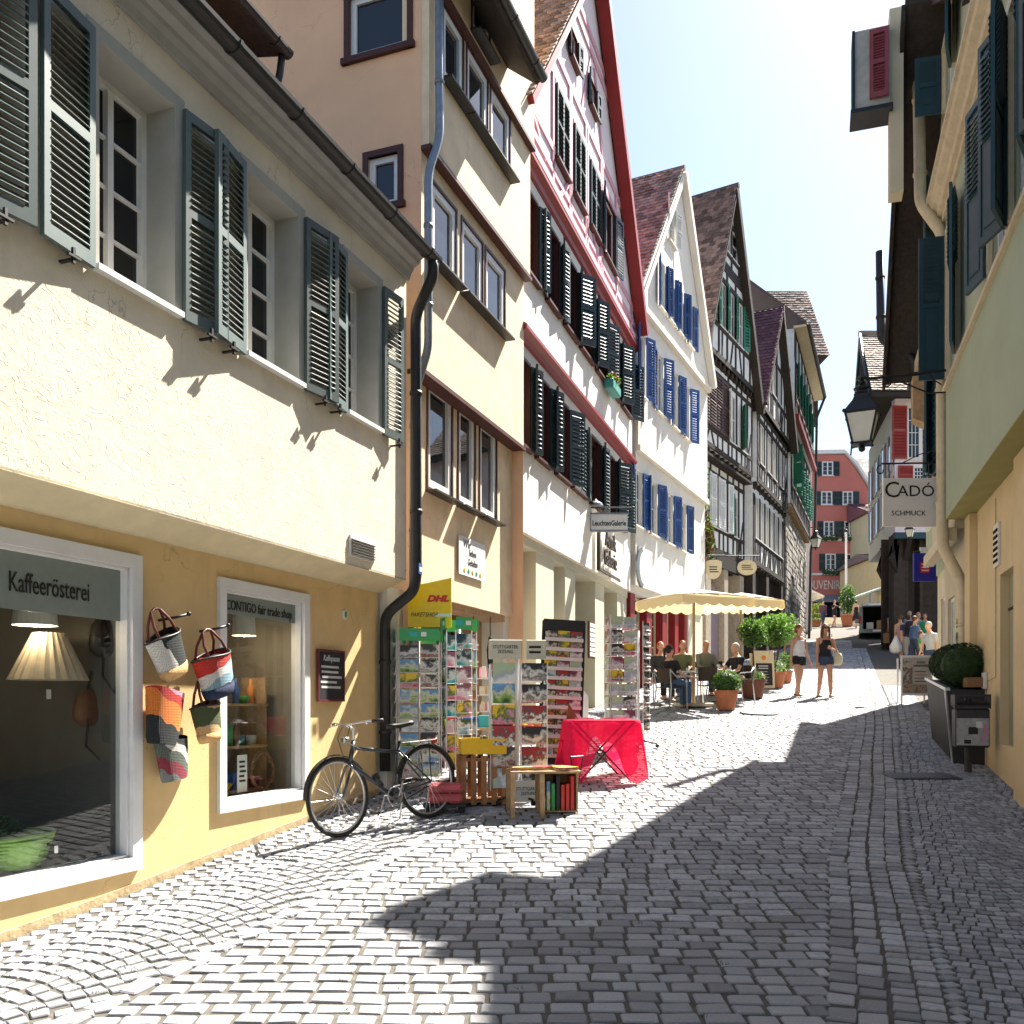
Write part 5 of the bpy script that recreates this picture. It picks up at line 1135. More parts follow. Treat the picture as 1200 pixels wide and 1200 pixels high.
hbag(126, 722, 770, .17, .35, c_blk, 'black rucksack hanging with loose straps in the large shop window'); hbag(112, 806, 850, .22, .5, mat('brown_leather', (.16, .06, .035), .5, .3, 8), 'brown leather handbag hanging low in the large shop window')
# green basket with plant
s, z = B1.sz(22, 1021, -.25); z = W1[2]+.03; e = put('green_basket', s, .38, z, 'lime green woven basket holding a rosette plant at the window sill', 'basket')
m = MB(); M_bask = mat('lime_weave', (.30, .50, .14), .7, .12, 30, .1, 60)
for k in range(9): r = .235+.009*k; h_ = .025*k; m.tube([(r*1.15*cos(t), r*.8*sin(t), h_+.013) for t in [2*pi*i/26 for i in range(26)]], .0145, 6, closed=True)
m.build('basket_weave', M_bask, e, smooth=True); m = MB(); m.lathe([(.001, .0), (.22, .0), (.27, .19), (.001, .19)], 20); m.build('basket_lining', M_bask, e)
m = MB(); m.box(.10, .2, -.30, -.27, .14, .165); m.build('handle', c_blk, e); m = MB(); m.box(.13, .155, -.315, -.305, .09, .14); m.build('price_tag', c_wht, e)
m = MB(); r = random.Random(2)
for k in range(120): t = k*2.4; q = .16*sqrt(k/120); m.M = Matrix.Translation((q*cos(t)-.06, q*sin(t)*.8, .22+.10*(1-k/120))) @ Matrix.Rotation(t, 4, 'Z') @ Matrix.Rotation(-.9+.7*k/120, 4, 'Y'); m.add([(0, -.018, 0), (.06, 0, -.006), (0, .018, 0), (.025, 0, .018)], [(0, 1, 3), (1, 2, 3), (0, 3, 2), (0, 2, 1)])
m.build('plant', mat('succulent', (.03, .07, .04), .5, .3, 20), e)
# little white pots and back furniture seen through the large window
for k, u in enumerate((88, 101, 114)):
    s, z = B1.sz(u, 950, -1.2); e = put('flower_pot', s, 1.2, W1[2]+.12, ('small white pot in the large shop window, nearest the green basket', 'middle one of three small white pots in the shop window', 'small white pot nearest the window frame')[k], 'pot', 'small white pots in the shop window')
    m = MB(); m.lathe([(.001, 0), (.055, 0), (.07, .11), (.06, .11), (.055, .09), (.001, .09)], 12); m.build('pot', c_wht, e, smooth=False); m = MB(); m.ell((0, 0, .12), (.06, .06, .04)); m.build('plant', mat('succulent', (0, 0, 0)), e)
e = put('shop_shelf', 5.6, 2.2, 0, 'dark wooden coffee shelf deep inside the large shop window', 'shelf'); 
for k in range(5): m = MB(); m.box(-1.5, 1.6, 0, .35, .4+k*.45, .44+k*.45); m.build('shelf', c_brn, e)
for x in (-1.5, 0, 1.56): m = MB(); m.box(x, x+.04, 0, .36, 0, 2.3); m.build('upright', c_brn, e)
r = random.Random(9)
for k in range(46):
    x = r.uniform(-1.4, 1.5); j = r.randrange(4); m = MB(); h_ = r.uniform(.1, .28); m.M = TR(x, .1, .445+j*.45)
    if r.random() < .5: m.lathe([(.001, 0), (.04, 0), (.045, h_*.6), (.02, h_*.85), (.02, h_)], 8)
    else: m.box(-.05, .05, -.04, .04, 0, h_)
    m.build('packet', r.choice(DP+[M_wood, c_brn, c_org]), e)
# bench behind glass: stone reflections replaced by a table with jars
e = put('wooden_counter', 5.3, 1.4, W1[2]-.2, 'low dark counter inside the large shop window', 'counter'); m = MB(); m.bbox(-1., .8, 0, .5, 0, .5, .02); m.build('counter', mat('dark_walnut', (.10, .05, .03), .4, .3, 6), e)
# window 2: shelves with goods
e = put('display_shelf', (W2[0]+W2[1])/2, .35, W2[2], 'light wooden display shelves full of colourful goods in the smaller shop window', 'shelf')
hw = (W2[1]-W2[0])/2-.06
for zz in (.0, .42, .82): m = MB(); m.box(-hw, hw, 0, .3, zz, zz+.025); m.build('shelf', M_wood, e)
for x in (-hw, hw-.02): m = MB(); m.box(x, x+.02, .02, .3, 0, 1.1); m.build('upright', M_wood, e)
goods = [('mug', .05, .09), ('box', .07, .16), ('bottle', .035, .24), ('bowl', .08, .07), ('packet', .06, .2)]
words = {'mug': 'mug', 'box': 'gift box', 'bottle': 'bottle', 'bowl': 'bowl', 'packet': 'packet'}
cn = ['red', 'blue', 'yellow', 'green', 'white', 'black', 'pink', 'orange', 'turquoise', 'brown']
pos = ['far left', 'left', 'left of centre', 'centre', 'right of centre', 'right', 'far right']
for lv, zz in ((0, .025), (1, .445), (2, .845)):
    for k in range(7):
        nm, rr, hh = r.choice(goods); ci = r.randrange(10); x = -hw+.1+(2*hw-.2)*k/6
        e = put('display_'+nm, (W2[0]+W2[1])/2+x, .48+r.uniform(-.04, .04), W2[2]+zz, f'{cn[ci]} {words[nm]} on the {("bottom", "middle", "top")[lv]} display shelf, {pos[k]} in the smaller window', words[nm])
        m = MB()
        if nm in ('box', 'packet'): m.bbox(-rr, rr, -.04, .04, 0, hh, .005)
        elif nm == 'bottle': m.lathe([(.001, 0), (rr, 0), (rr, hh*.6), (rr*.35, hh*.75), (rr*.35, hh), (.001, hh)], 12)
        elif nm == 'mug': m.lathe([(.001, 0), (rr*.9, 0), (rr, hh), (rr*.85, hh), (rr*.8, hh*.2), (.001, hh*.15)], 12); m.tube([(rr, 0, hh*.75), (rr*1.5, 0, hh*.6), (rr, 0, hh*.25)], .008, 5)
        else: m.lathe([(.001, 0), (rr*.5, 0), (rr, hh), (rr*.9, hh), (.001, hh*.3)], 14)
        m.build(nm, DP[ci], e, smooth=nm != 'box')
def card(fr, name, label, cat, s, y, z, w, h, m_, rz=0, t=.004, tilt=0):
    e = put(name, s, y, z, label, cat, rz=rz, fr=fr); m = MB(); m.M = TR(0, 0, 0, 0, tilt); m.box(-w/2, w/2, -t, t, 0, h); m.build('board', m_, e); return e
s = (W2[0]+W2[1])/2
e = card(B1, 'price_card', 'white price card leaning at the bottom of the smaller shop window', 'card', s-.05, .22, W2[2]+.03, .14, .34, c_wht)
scribble(e, M_let, -.05, .05, .08, .3, -.005, 5)
e = put('wicker_wreath', s+.3, .25, W2[2]+.2, 'round wicker wreath standing in the smaller shop window', 'wreath'); m = MB(); r = random.Random(3)
for q in range(5): m.tube([((.17+r.uniform(-.02, .02))*cos(t), r.uniform(-.02, .02), (.18+r.uniform(-.02, .02))*sin(t)) for t in [2*pi*i/22 for i in range(22)]], .011, 5, closed=True)
m.build('wicker', c_brn, e)
e = put('paper_screen', s-.05, .75, W2[2]+1.2, 'printed banner hanging behind the goods of the smaller shop window', 'banner'); m = MB(); m.box(-.35, .45, 0, .01, 0, .62); m.build('banner', printed('grey_print', [(.5, .5, .42), (.35, .38, .33), (.55, .55, .48), (.2, .2, .2)], 9), e)
# ---------------- woven bags on the wall ----------------
def weave(name, cols, ang=0.6, edge=0.0):
    if name in _M: return _M[name]
    m = bpy.data.materials.new(name); m.use_nodes = True; _M[name] = m; N = m.node_tree.nodes; L = m.node_tree.links; p = N['Principled BSDF']; p.inputs['Roughness'].default_value = .9
    tc = N.new('ShaderNodeTexCoord'); ns = N.new('ShaderNodeTexNoise'); ns.inputs['Scale'].default_value = 5; L.new(tc.outputs['Object'], ns.inputs['Vector'])
    dt = N.new('ShaderNodeVectorMath'); dt.operation = 'DOT_PRODUCT'; dt.inputs[1].default_value = (sin(ang), 0, cos(ang)); L.new(tc.outputs['Object'], dt.inputs[0])
    ad = N.new('ShaderNodeMath'); ad.operation = 'MULTIPLY_ADD'; ad.inputs[1].default_value = .16; L.new(ns.outputs[0], ad.inputs[0]); L.new(dt.outputs['Value'], ad.inputs[2])
    mr = N.new('ShaderNodeMapRange'); mr.inputs[1].default_value = -.34; mr.inputs[2].default_value = .16; L.new(ad.outputs[0], mr.inputs[0])
    cr = N.new('ShaderNodeValToRGB'); cr.color_ramp.interpolation = 'CONSTANT'; e = cr.color_ramp.elements; e[0].position = 0; e[0].color = (*cols[0], 1); e[1].position = 1/len(cols); e[1].color = (*cols[1], 1)
    for i in range(2, len(cols)): x = e.new(i/len(cols)); x.color = (*cols[i], 1)
    L.new(mr.outputs[0], cr.inputs[0]); L.new(cr.outputs[0], p.inputs['Base Color'])
    wv = N.new('ShaderNodeTexWave'); wv.bands_direction = 'Z'; wv.inputs['Scale'].default_value = 26; wv.inputs['Distortion'].default_value = .4; L.new(tc.outputs['Object'], wv.inputs['Vector'])
    w2 = N.new('ShaderNodeTexWave'); w2.bands_direction = 'X'; w2.inputs['Scale'].default_value = 22; L.new(tc.outputs['Object'], w2.inputs['Vector']); mu = N.new('ShaderNodeMath'); mu.operation = 'MULTIPLY'; L.new(wv.outputs[0], mu.inputs[0]); L.new(w2.outputs[0], mu.inputs[1])
    b = N.new('ShaderNodeBump'); b.inputs['Strength'].default_value = .9; b.inputs['Distance'].default_value = .008; L.new(mu.outputs[0], b.inputs['Height']); L.new(b.outputs[0], p.inputs['Normal']); return m
def wovenbag(u, v, w, h, tilt, label, cols, base=None, out=.20, ang=.6, rim=True, yaw=0, flatk=.65, handle=True):
    """basket bag hanging from a peg; (u,v) is the middle of its mouth"""
    s, z = B1.sz(u, v, out*.6); e = put('woven_bag', s, -out*.62, z, label, 'bag', 'woven bags hanging on the shop wall', rz=yaw); T = Matrix.Rotation(tilt, 4, 'Y'); n = 22
    m = MB(); m.M = T; rings = []
    for k in range(9):
        t = k/8; ww = w/2*(1-.22*t)*(1 if k < 8 else .9); rings.append([(ww*cos(a)*(1+.03*sin(3*a+t*4)), out/2*flatk*(1.1-.2*t)*sin(a), -h*t+.012*sin(2*a)*(1-t)) for a in [2*pi*i/n for i in range(n)]])
    m.loft(rings, cap=False); m.loft([[(x*.5, y*.5, z_) for x, y, z_ in rings[-1]], rings[-1]], cap=False); m.poly([(x*.5, y*.5, z_) for x, y, z_ in rings[-1]])
    m.build('bag_body', weave(label[:28], cols, ang), e, smooth=True)
    if base: b = MB(); b.M = T; b.loft([[(x*1.03, y*1.04, z_) for x, y, z_ in rings[k]] for k in (6, 7, 8)]); b.build('bag_base', base, e, smooth=True)
    if rim: b = MB(); b.M = T; b.tube([(x, y, z_) for x, y, z_ in rings[0]], .009, 6, closed=True); b.build('rim', c_blk, e, smooth=True)
    b = MB(); b.M = T; b.poly([(x*.97, y*.97, z_-.03) for x, y, z_ in rings[0]]); b.build('lining', c_blk, e)
    if handle:
        for yy in (-1, 1):
            b = MB(); hp = [(-w*.28, yy*out*.25, -.02), (-w*.26, yy*out*.12, .10), (-.05, 0, .2), (0, 0, .215), (.05, 0, .2), (w*.26, yy*out*.12, .10), (w*.28, yy*out*.25, -.02)]
            b.M = T; b.tube(hp, .011, 7); b.build('handle', mat('red_brown_leather', (.13, .03, .025), .45), e, smooth=True)
    return e
K, Wt, Tn, Rd, Og, Pk, Gy, Nv, Gn, Bl = (.015, .02, .02), (.62, .60, .56), (.62, .38, .17), (.50, .03, .02), (.72, .20, .03), (.72, .30, .42), (.20, .21, .2), (.02, .03, .07), (.06, .08, .03), (.22, .36, .42)
Dg = (.10, .12, .10)
wovenbag(190, 745, .36, .33, -.42, 'black, white and tan woven bag hanging from the left peg', [Tn, Tn, Wt, Wt, K, K], mat('straw', (.66, .40, .17), .9, .2, 30, .5, 80), .24, .9)
wovenbag(247, 768, .42, .34, -.30, 'red, pale pink and grey-blue woven bag with a navy base', [Nv, Nv, Bl, Wt, Rd, Rd], mat('navy_weave', Nv, .9, .2, 30, .5, 80), .30, -.5)
wovenbag(194, 808, .40, .42, .12, 'orange, red and pink woven bag with a black round patch, below the tan one', [K, K, Og, Og, Rd, Pk], None, .22, .5, rim=False, handle=False)
wovenbag(240, 826, .32, .30, -.2, 'dark green and tan woven bag half hidden behind the others', [Dg, Gn, Tn, Gn, Gn, Tn], mat('straw', (0, 0, 0)), .22, .1, rim=True)
wovenbag(200, 866, .36, .32, -.12, 'striped maroon, grey and white woven bag hanging lowest', [(.25, .03, .05), Gy, (.25, .03, .05), Dg, Wt, K], None, .18, .5, rim=False, handle=False)
for (u, v) in ((192, 727), (240, 740)):
    s, z = B1.sz(u, v, .05); e = put('wall_peg', s, 0, z, ('black iron peg holding the tan and black bag' if u < 200 else 'black iron peg holding the red and blue bag'), 'peg'); m = MB(); m.tube([(0, .02, 0), (0, -.16, .02), (.09, -.20, .05)], .011, 8); m.ell((.10, -.205, .055), (.018, .018, .018)); m.build('peg', M_iron, e, smooth=True)
# chalkboard
s, z = B1.sz(372, 822, .03); s1, z1 = B1.sz(403, 766, .03); w, h = s1-s, .53
e = put('chalkboard', (s+s1)/2, -.03, z, 'small black chalkboard in a red wooden frame on the ochre wall', 'sign')
m = MB(); m.box(-w/2+.02, w/2-.02, -.005, .01, .02, h-.02); m.build('slate', flat('slate_black', (.02, .02, .025), .6), e)
for a in ((-w/2, -w/2+.022, 0, h), (w/2-.022, w/2, 0, h), (-w/2+.022, w/2-.022, 0, .022), (-w/2+.022, w/2-.022, h-.022, h)): m = MB(); m.box(a[0], a[1], -.014, .012, a[2], a[3]); m.build('frame', mat('red_wood_frame', (.14, .025, .03), .5), e)
M_chalk = flat('chalk', (.6, .6, .58), .9); text('Kaffepause', .085, M_chalk, e, (0, -.008, h-.09), sx=.85, shear=.15)
scribble(e, M_chalk, -w/2+.05, w/2-.05, .12, h-.15, -.006, 5, 'chalk_line')
s, z = B1.sz(405, 720, .02); e = put('house_number_plate', s, -.01, z, 'tiny round enamel plate on the ochre wall above the bicycle', 'plate'); m = MB(); m.loft([[(.035*cos(a), y, .055*sin(a)) for a in [2*pi*i/16 for i in range(16)]] for y in (.01, -.012)]); m.build('plate', c_wht, e); m = MB(); m.loft([[(.022*cos(a), y, .035*sin(a)) for a in [2*pi*i/16 for i in range(16)]] for y in (-.012, -.015)]); m.build('emblem', c_grn, e)
e = put('pipe_sticker', L1u+.075, -o1-.14, B1.sz(482, 668, o1)[1], 'small blue and white sticker on the black corner downpipe', 'sticker'); m = MB(); m.box(-.045, .045, -.004, 0, -.06, .06); m.build('sticker', c_blue, e); m = MB(); m.box(-.03, .03, -.006, -.004, -.035, .02); m.build('print', c_wht, e)
# ---------------- bicycle ----------------
def seg(m, a, b, r, n=8): m.tube([a, b], r, n); return m
M_tyre = flat('tyre_rubber', (.02, .02, .02), .8); M_frame_b = mat('dark_grey_enamel', (.02, .027, .03), .3, .05, 5, spec=.6); M_alu = mat('brushed_alloy', (.5, .5, .5), .35, .05, 9, metal=.9); M_saddle = flat('saddle_leather', (.015, .014, .013), .5)
pF = gpt(401, 981); wb = 1.08; ang = radians(46); d2 = Vector((cos(ang), sin(ang)))
bk = empty('bicycle', pF+Vector((0, 0, 0)), ang, 'dark grey trekking bicycle parked by the drainpipe, handlebar turned towards the lane', 'bicycle')
gz = G(pF.y+d2.y*wb)-pF.z
bk.rotation_euler = (radians(-4), -math.atan(gz/wb), ang)
Rw = .35
def wheel(name, x, steer=0):
    t = MB(); t.tube([(Rw*cos(a), 0, Rw*sin(a)) for a in [2*pi*i/40 for i in range(40)]], .020, 8, closed=True); ty = t.build('wheel', M_tyre, bk, smooth=True); ty.location = (x, 0, Rw+.02); ty.rotation_euler = (0, 0, steer)
    t = MB(); t.tube([(.325*cos(a), 0, .325*sin(a)) for a in [2*pi*i/40 for i in range(40)]], .012, 6, closed=True); t.build('rim', M_alu, ty, smooth=True)
    t = MB(); 
    for i in range(28): a = 2*pi*i/28; s_ = .022*(1 if i % 2 else -1); seg(t, (.03*cos(a+.5), s_, .03*sin(a+.5)), (.32*cos(a), 0, .32*sin(a)), .0022, 4)
    t.build('spokes', M_alu, ty)['kind'] = 'stuff'
    t = MB(); t.tube([(0, -.045, 0), (0, .045, 0)], .022, 10); t.build('hub', M_alu, ty, smooth=True)
    t = MB(); A = [pi*.05+pi*.85*i/18 for i in range(19)] if x > .5 else [pi*.18+pi*.8*i/18 for i in range(19)]
    t.loft([[((Rw+.03)*cos(a), -.028, (Rw+.03)*sin(a)) , ((Rw+.042)*cos(a), 0, (Rw+.042)*sin(a)), ((Rw+.03)*cos(a), .028, (Rw+.03)*sin(a))] for a in A], cap=False, closed=False); t.build('mudguard', M_saddle, ty, smooth=True)
    return ty
st = .10; wheel('front', 0, st); wheel('rear', wb)
H = Rw+.02; hd0, hd1 = Vector((.17, 0, .66)), Vector((.235, 0, .86)); bb = Vector((.62, 0, .29)); sc_ = Vector((.78, 0, .80)); ra_ = Vector((wb, 0, H))
for nm, a, b, r in (('head_tube', hd0, hd1, .022), ('down_tube', hd0, bb, .022), ('top_tube', hd1-Vector((.01, 0, .06)), sc_-Vector((.03, 0, .10)), .018), ('seat_tube', bb, sc_, .017)): seg(MB(), a, b, r, 10).build(nm, M_frame_b, bk, smooth=True)
for s_ in (-1, 1):
    seg(MB(), bb+Vector((0, s_*.03, 0)), ra_+Vector((0, s_*.06, 0)), .010).build('chain_stay', M_frame_b, bk, smooth=True); seg(MB(), sc_+Vector((-.03, s_*.015, -.08)), ra_+Vector((0, s_*.06, 0)), .009).build('seat_stay', M_frame_b, bk, smooth=True)
    m = MB(); m.M = Matrix.Translation(hd0) @ Matrix.Rotation(st, 4, 'Z'); m.tube([(0, 0, 0), (-.02, s_*.045, -.03), (-.17, s_*.05, -.29)], .012, 8); m.build('fork', M_frame_b, bk, smooth=True)
m = MB(); m.tube([sc_, sc_+Vector((.03, 0, .13))], .013, 8); m.build('seat_post', M_alu, bk, smooth=True)
m = MB(); z_ = .96; m.loft([[(x, -w, z_+h-.01*abs(w)*3), (x, -w*.5, z_+h+.02), (x, 0, z_+h+.022), (x, w*.5, z_+h+.02), (x, w, z_+h-.01), (x, w*.6, z_+h-.03), (x, 0, z_+h-.02), (x, -w*.6, z_+h-.03)] for x, w, h in ((.65, .02, 0), (.72, .035, 0), (.80, .06, 0), (.87, .09, .01), (.92, .095, .015), (.945, .06, .01))]); m.build('saddle', M_saddle, bk, smooth=True)
m = MB(); T = Matrix.Translation(hd1) @ Matrix.Rotation(st, 4, 'Z'); m.M = T; m.tube([(0, 0, 0), (.02, 0, .11), (-.07, 0, .16)], .014, 8); m.build('stem', M_alu, bk, smooth=True)
m = MB(); m.M = T; m.tube([(.06, -.31, .17), (-.0, -.2, .175), (-.07, -.06, .16), (-.07, .06, .16), (-.0, .2, .175), (.06, .31, .17)], .011, 8); m.build('handlebar', M_alu, bk, smooth=True)
for s_ in (-1, 1):
    m = MB(); m.M = T; m.tube([(.03, s_*.25, .173), (.075, s_*.35, .17)], .016, 8); m.build('grip', M_saddle, bk, smooth=True)
    m = MB(); m.M = T; m.tube([(-.02, s_*.2, .17), (-.05, s_*.27, .15)], .006, 6); m.build('brake_lever', M_alu, bk, smooth=True)
m = MB(); m.M = T; m.tube([(-.07, .05, .15), (-.16, .03, .05), (-.12, .02, -.15)], .004, 5); m.tube([(-.06, -.05, .15), (-.13, -.04, 0), (.1, -.02, -.1)], .004, 5); m.build('brake_cable', M_saddle, bk)
m = MB(); m.M = T; m.tube([(-.12, 0, .02), (-.06, 0, .03)], [.035, .02], 10); m.build('headlamp', M_alu, bk, smooth=True)
m = MB(); m.tube([(bb.x+.088*cos(a), -.05, bb.z+.088*sin(a)) for a in [2*pi*i/20 for i in range(20)]], .006, 5, closed=True); m.build('chainring', M_alu, bk); m = MB(); m.tube([bb+Vector((0, -.05, .088)), ra_+Vector((0, -.05, .035))], .006, 5); m.tube([bb+Vector((0, -.05, -.088)), ra_+Vector((0, -.05, -.035))], .006, 5); m.build('chain', M_iron, bk)
for s_ in (-1, 1):
    m = MB(); q = bb+Vector((-.02*s_, s_*.09, 0)); e_ = bb+Vector((-.08*s_, s_*.10, -.15*s_)); m.tube([q, e_], .009, 6); m.build('crank', M_alu, bk); m = MB(); m.M = Matrix.Translation(e_); m.bbox(-.045, .045, -.0 if s_ > 0 else -.09, .09 if s_ > 0 else 0, -.01, .01, .003); m.build('pedal', M_saddle, bk)
m = MB(); 
for s_ in (-1, 1): m.tube([(wb-.22, s_*.06, .78), (wb+.12, s_*.06, .775), (wb+.15, s_*.02, .775)], .006, 5); m.tube([(wb+.02, s_*.065, .775), (wb, s_*.065, H)], .006, 5)
for k in range(4): m.tube([(wb-.18+k*.09, -.06, .778), (wb-.18+k*.09, .06, .778)], .005, 5)
m.build('luggage_rack', M_saddle, bk); m = MB(); m.bbox(wb+.13, wb+.16, -.04, .04, .74, .79, .008); m.build('rear_light', c_red, bk)
m = MB(); m.tube([(.80, .06, .26), (.84, .20, .02)], .009, 6); m.build('kickstand', M_alu, bk)
m = MB(); m.tube([(.50, 0, .40), (.44, 0, .52)], .035, 10); m.build('bottle', c_blk, bk, smooth=True)
# ---------------- postcard stands ----------------
PR = [printed('card_meadow', [(.03, .10, .02), (.25, .40, .08), (.62, .62, .45), (.12, .28, .5)], 9), printed('card_town', [(.45, .36, .28), (.22, .06, .04), (.62, .58, .5), (.05, .05, .05)], 11), printed('card_river', [(.02, .12, .3), (.2, .42, .6), (.65, .65, .6), (.03, .07, .02)], 8),
      printed('card_flower', [(.6, .04, .08), (.65, .3, .4), (.04, .14, .03), (.7, .5, .03)], 9), printed('card_grey', [(.5, .5, .48), (.12, .12, .12), (.7, .7, .68), (.03, .03, .03)], 8), printed('card_white', [(.72, .72, .70), (.75, .74, .72), (.35, .42, .5), (.45, .55, .35)], 6), printed('card_teal', [(.01, .2, .24), (.02, .38, .4), (.6, .65, .6), (.01, .05, .08)], 7), printed('card_autumn', [(.3, .02, .015), (.6, .22, .02), (.02, .015, .01), (.5, .4, .2)], 9),
      printed('card_pink', [(.66, .2, .32), (.7, .42, .5), (.72, .7, .68), (.2, .05, .1)], 6), printed('card_text', [(.7, .7, .68), (.68, .67, .64), (.08, .08, .08), (.4, .03, .03)], 20)]
M_wire = mat('white_wire', (.6, .6, .6), .4, .05, 10)
_cc = {}
def cardobj(par, w, h, m_, M, name='postcard'):
    key = (w, h, m_.name, name)
    if key not in _cc: q = MB(); q.box(-w/2, w/2, -.004, .0, 0, h); _cc[key] = MB2mesh(q, name, m_)
    o = link(name, _cc[key], par); o.matrix_local = M; return o
def prop(name, u, v, label, cat, rz=0, group=None, off=(0, 0)):
    p = gpt(u, v); p.x += off[0]; p.y += off[1]; p.z = G(p.y); return empty(name, p, rz, label, cat, group)
def spinner(u, v, H_, faces, cw, ch, rows_, rad, label, pal, rz=0, head=None, cols=1, seed=1, base=True, z0=.25):
    """revolving stand: four sides of wire pockets, each card an object"""
    r = random.Random(seed); e = prop('postcard_stand', u, v, label, 'postcard stand', rz, 'postcard stands outside the newspaper shop')
    m = MB(); m.tube([(0, 0, .05), (0, 0, H_)], .02, 8); m.build('pole', M_wire, e, smooth=True)
    m = MB()
    for k in range(4 if base else 0): a = k*pi/2+pi/4; m.tube([(0, 0, .12), (.28*cos(a), .28*sin(a), .06)], .014, 6); m.ell((.28*cos(a), .28*sin(a), .03), (.03, .03, .03), 8, 5)
    if base: m.build('foot', M_iron, e)
    w_ = cols*cw*1.06
    for f_ in range(faces):
        a = f_*2*pi/faces; T = Matrix.Rotation(a, 4, 'Z') @ Matrix.Translation((0, -rad, 0))
        m = MB(); m.M = T
        for x in (-w_/2, w_/2): m.tube([(x, 0, z0), (x, 0, z0+rows_*ch*1.12+.02)], .006, 4)
        for j in range(rows_): z = z0+j*ch*1.12; m.tube([(-w_/2, -.025, z+.01), (w_/2, -.025, z+.01)], .004, 4); m.tube([(-w_/2, -.03, z+.06), (w_/2, -.03, z+.06)], .004, 4)
        m.build('wire_rack', M_wire, e)
        for j in range(rows_):
            for i in range(cols): x = -w_/2+w_*(i+.5)/cols; cardobj(e, cw*.94, ch*r.uniform(.9, 1.02), PR[r.choice(pal)], T @ Matrix.Translation((x, -.01-r.uniform(0, .008), z0+j*ch*1.12+.012)) @ Matrix.Rotation(r.uniform(-.10, -.03), 4, 'X'))
        if head:
            m = MB(); m.M = T; z = z0+rows_*ch*1.12+.03; m.box(-w_/2, w_/2, -.02, -.01, z, z+.14); h_ = m.build('header_board', head, e)
            for x_, w2_, c_ in ((-.06, .045, c_tur), (.05, .03, c_wht)): m = MB(); m.M = T; m.box(x_-w2_, x_+w2_, -.023, -.02, z+.05, z+.10); m.build('emblem', c_, h_)
    return e
M_hgreen = flat('green_header', (.06, .36, .12), .5)
spinner(490, 925, 1.85, 4, .215, .150, 9, .25, 'tall revolving postcard stand with green header boards behind the bicycle', [0, 1, 2, 4, 0, 5, 7, 3], .15, M_hgreen, 2, seed=4, z0=.16)
spinner(538, 925, 1.9, 4, .18, .175, 8, .18, 'slimmer postcard stand with big flower and landscape cards, green header', [7, 3, 2, 6, 0, 8, 6], .35, M_hgreen, 1, seed=6, z0=.24)
spinner(727, 882, 1.85, 4, .17, .17, 9, .19, 'greeting card stand with pale pink and white cards beyond the red cloth table', [5, 8, 9, 4, 5, 3], .1, None, 2, seed=8)
spinner(748, 876, 1.75, 4, .12, .16, 9, .17, 'narrow revolving card stand with black and white cards at the far side of the table', [4, 4, 5, 9, 1], .6, None, 1, seed=11)
# newspaper stand, two columns with title boards
e = prop('newspaper_stand', 606, 942, 'revolving newspaper rack with a rounded title board on top', 'newspaper stand', .1)
m = MB(); m.tube([(0, 0, .05), (0, 0, 1.6)], .02, 8); m.build('pole', M_wire, e)
for k in range(4): a = k*pi/2+.6; m = MB(); m.tube([(0, 0, .1), (.26*cos(a), .26*sin(a), .06)], .014, 6); m.ell((.26*cos(a), .26*sin(a), .03), (.03, .03, .03), 8, 5); m.build('foot', M_iron, e)
r = random.Random(21)
for f_, (xx, pal) in enumerate(((-.15, [5, 1, 9, 3, 0, 5, 2]), (.17, [4, 9, 4, 9, 4, 4, 9]))):
    m = MB(); 
    for x in (xx-.14, xx+.14): m.tube([(x, -.08, .15), (x, -.08, 1.5)], .008, 5); m.tube([(x, .12, .15), (x, .12, 1.5)], .008, 5)
    m.build('wire_rack', M_wire, e)
    for j in range(6):
        z = .18+j*.225; q = PR[pal[j]]
        if f_: m = MB(); m.loft([[(xx-.13, -.12+.03*cos(t), z+.11+.10*sin(t)) for t in [0, 1, 2, 3, 4, 5]], [(xx+.13, -.12+.03*cos(t), z+.11+.10*sin(t)) for t in [0, 1, 2, 3, 4, 5]]]); m.build('newspaper', q, e, smooth=False)
        else: cardobj(e, .24, .21, q, Matrix.Translation((xx, -.10, z)) @ Matrix.Rotation(-.12, 4, 'X'), 'magazine')
        cardobj(e, .24, .2, PR[r.choice((4, 9, 5))], Matrix.Translation((xx, .16, z)) @ Matrix.Rotation(pi, 4, 'Z'), 'magazine')
for xx, w, tx in ((-.13, .36, 'STUTTGARTER\nZEITUNG'), (.20, .22, '')):
    m = MB(); m.bbox(xx-w/2, xx+w/2, -.03, -.01, 1.55, 1.76, .008); h_ = m.build('title_board', flat('cream_board', (.6, .57, .45), .5), e); text(tx, .05, M_let, h_, (xx, -.033, 1.655), sx=.8) if tx else scribble(h_, M_let, xx-.08, xx+.08, 1.6, 1.71, -.031, 2)
# leaning wall rack of newspapers
e = prop('magazine_rack', 655, 905, 'tall leaning magazine rack with a black header, full of coloured papers', 'magazine rack', .12)
T0 = Matrix.Rotation(-.09, 4, 'X') @ Matrix.Rotation(.05, 4, 'Y')
m = MB(); m.M = T0; 
for x in (-.27, .27): m.box(x-.012, x+.012, -.02, .02, .02, 1.95)
m.box(-.27, .27, .0, .015, .1, 1.95); m.build('frame', M_iron, e)
m = MB(); m.M = T0; m.box(-.27, .27, -.03, -.005, 1.83, 1.97); m.build('header_board', c_blk, e)
for j in range(13):
    z = .18+j*.125
    m = MB(); m.M = T0; m.box(-.25, .25, -.07, -.06, z, z+.045); m.build('shelf', M_wire, e)
    for i in range(3): cardobj(e, .155, .13, PR[r.choice((3, 7, 5, 9, 2, 8, 1))], T0 @ Matrix.Translation((-.165+i*.165, -.04-.004*(i % 2), z+.015)) @ Matrix.Rotation(-.15, 4, 'X'), 'magazine')
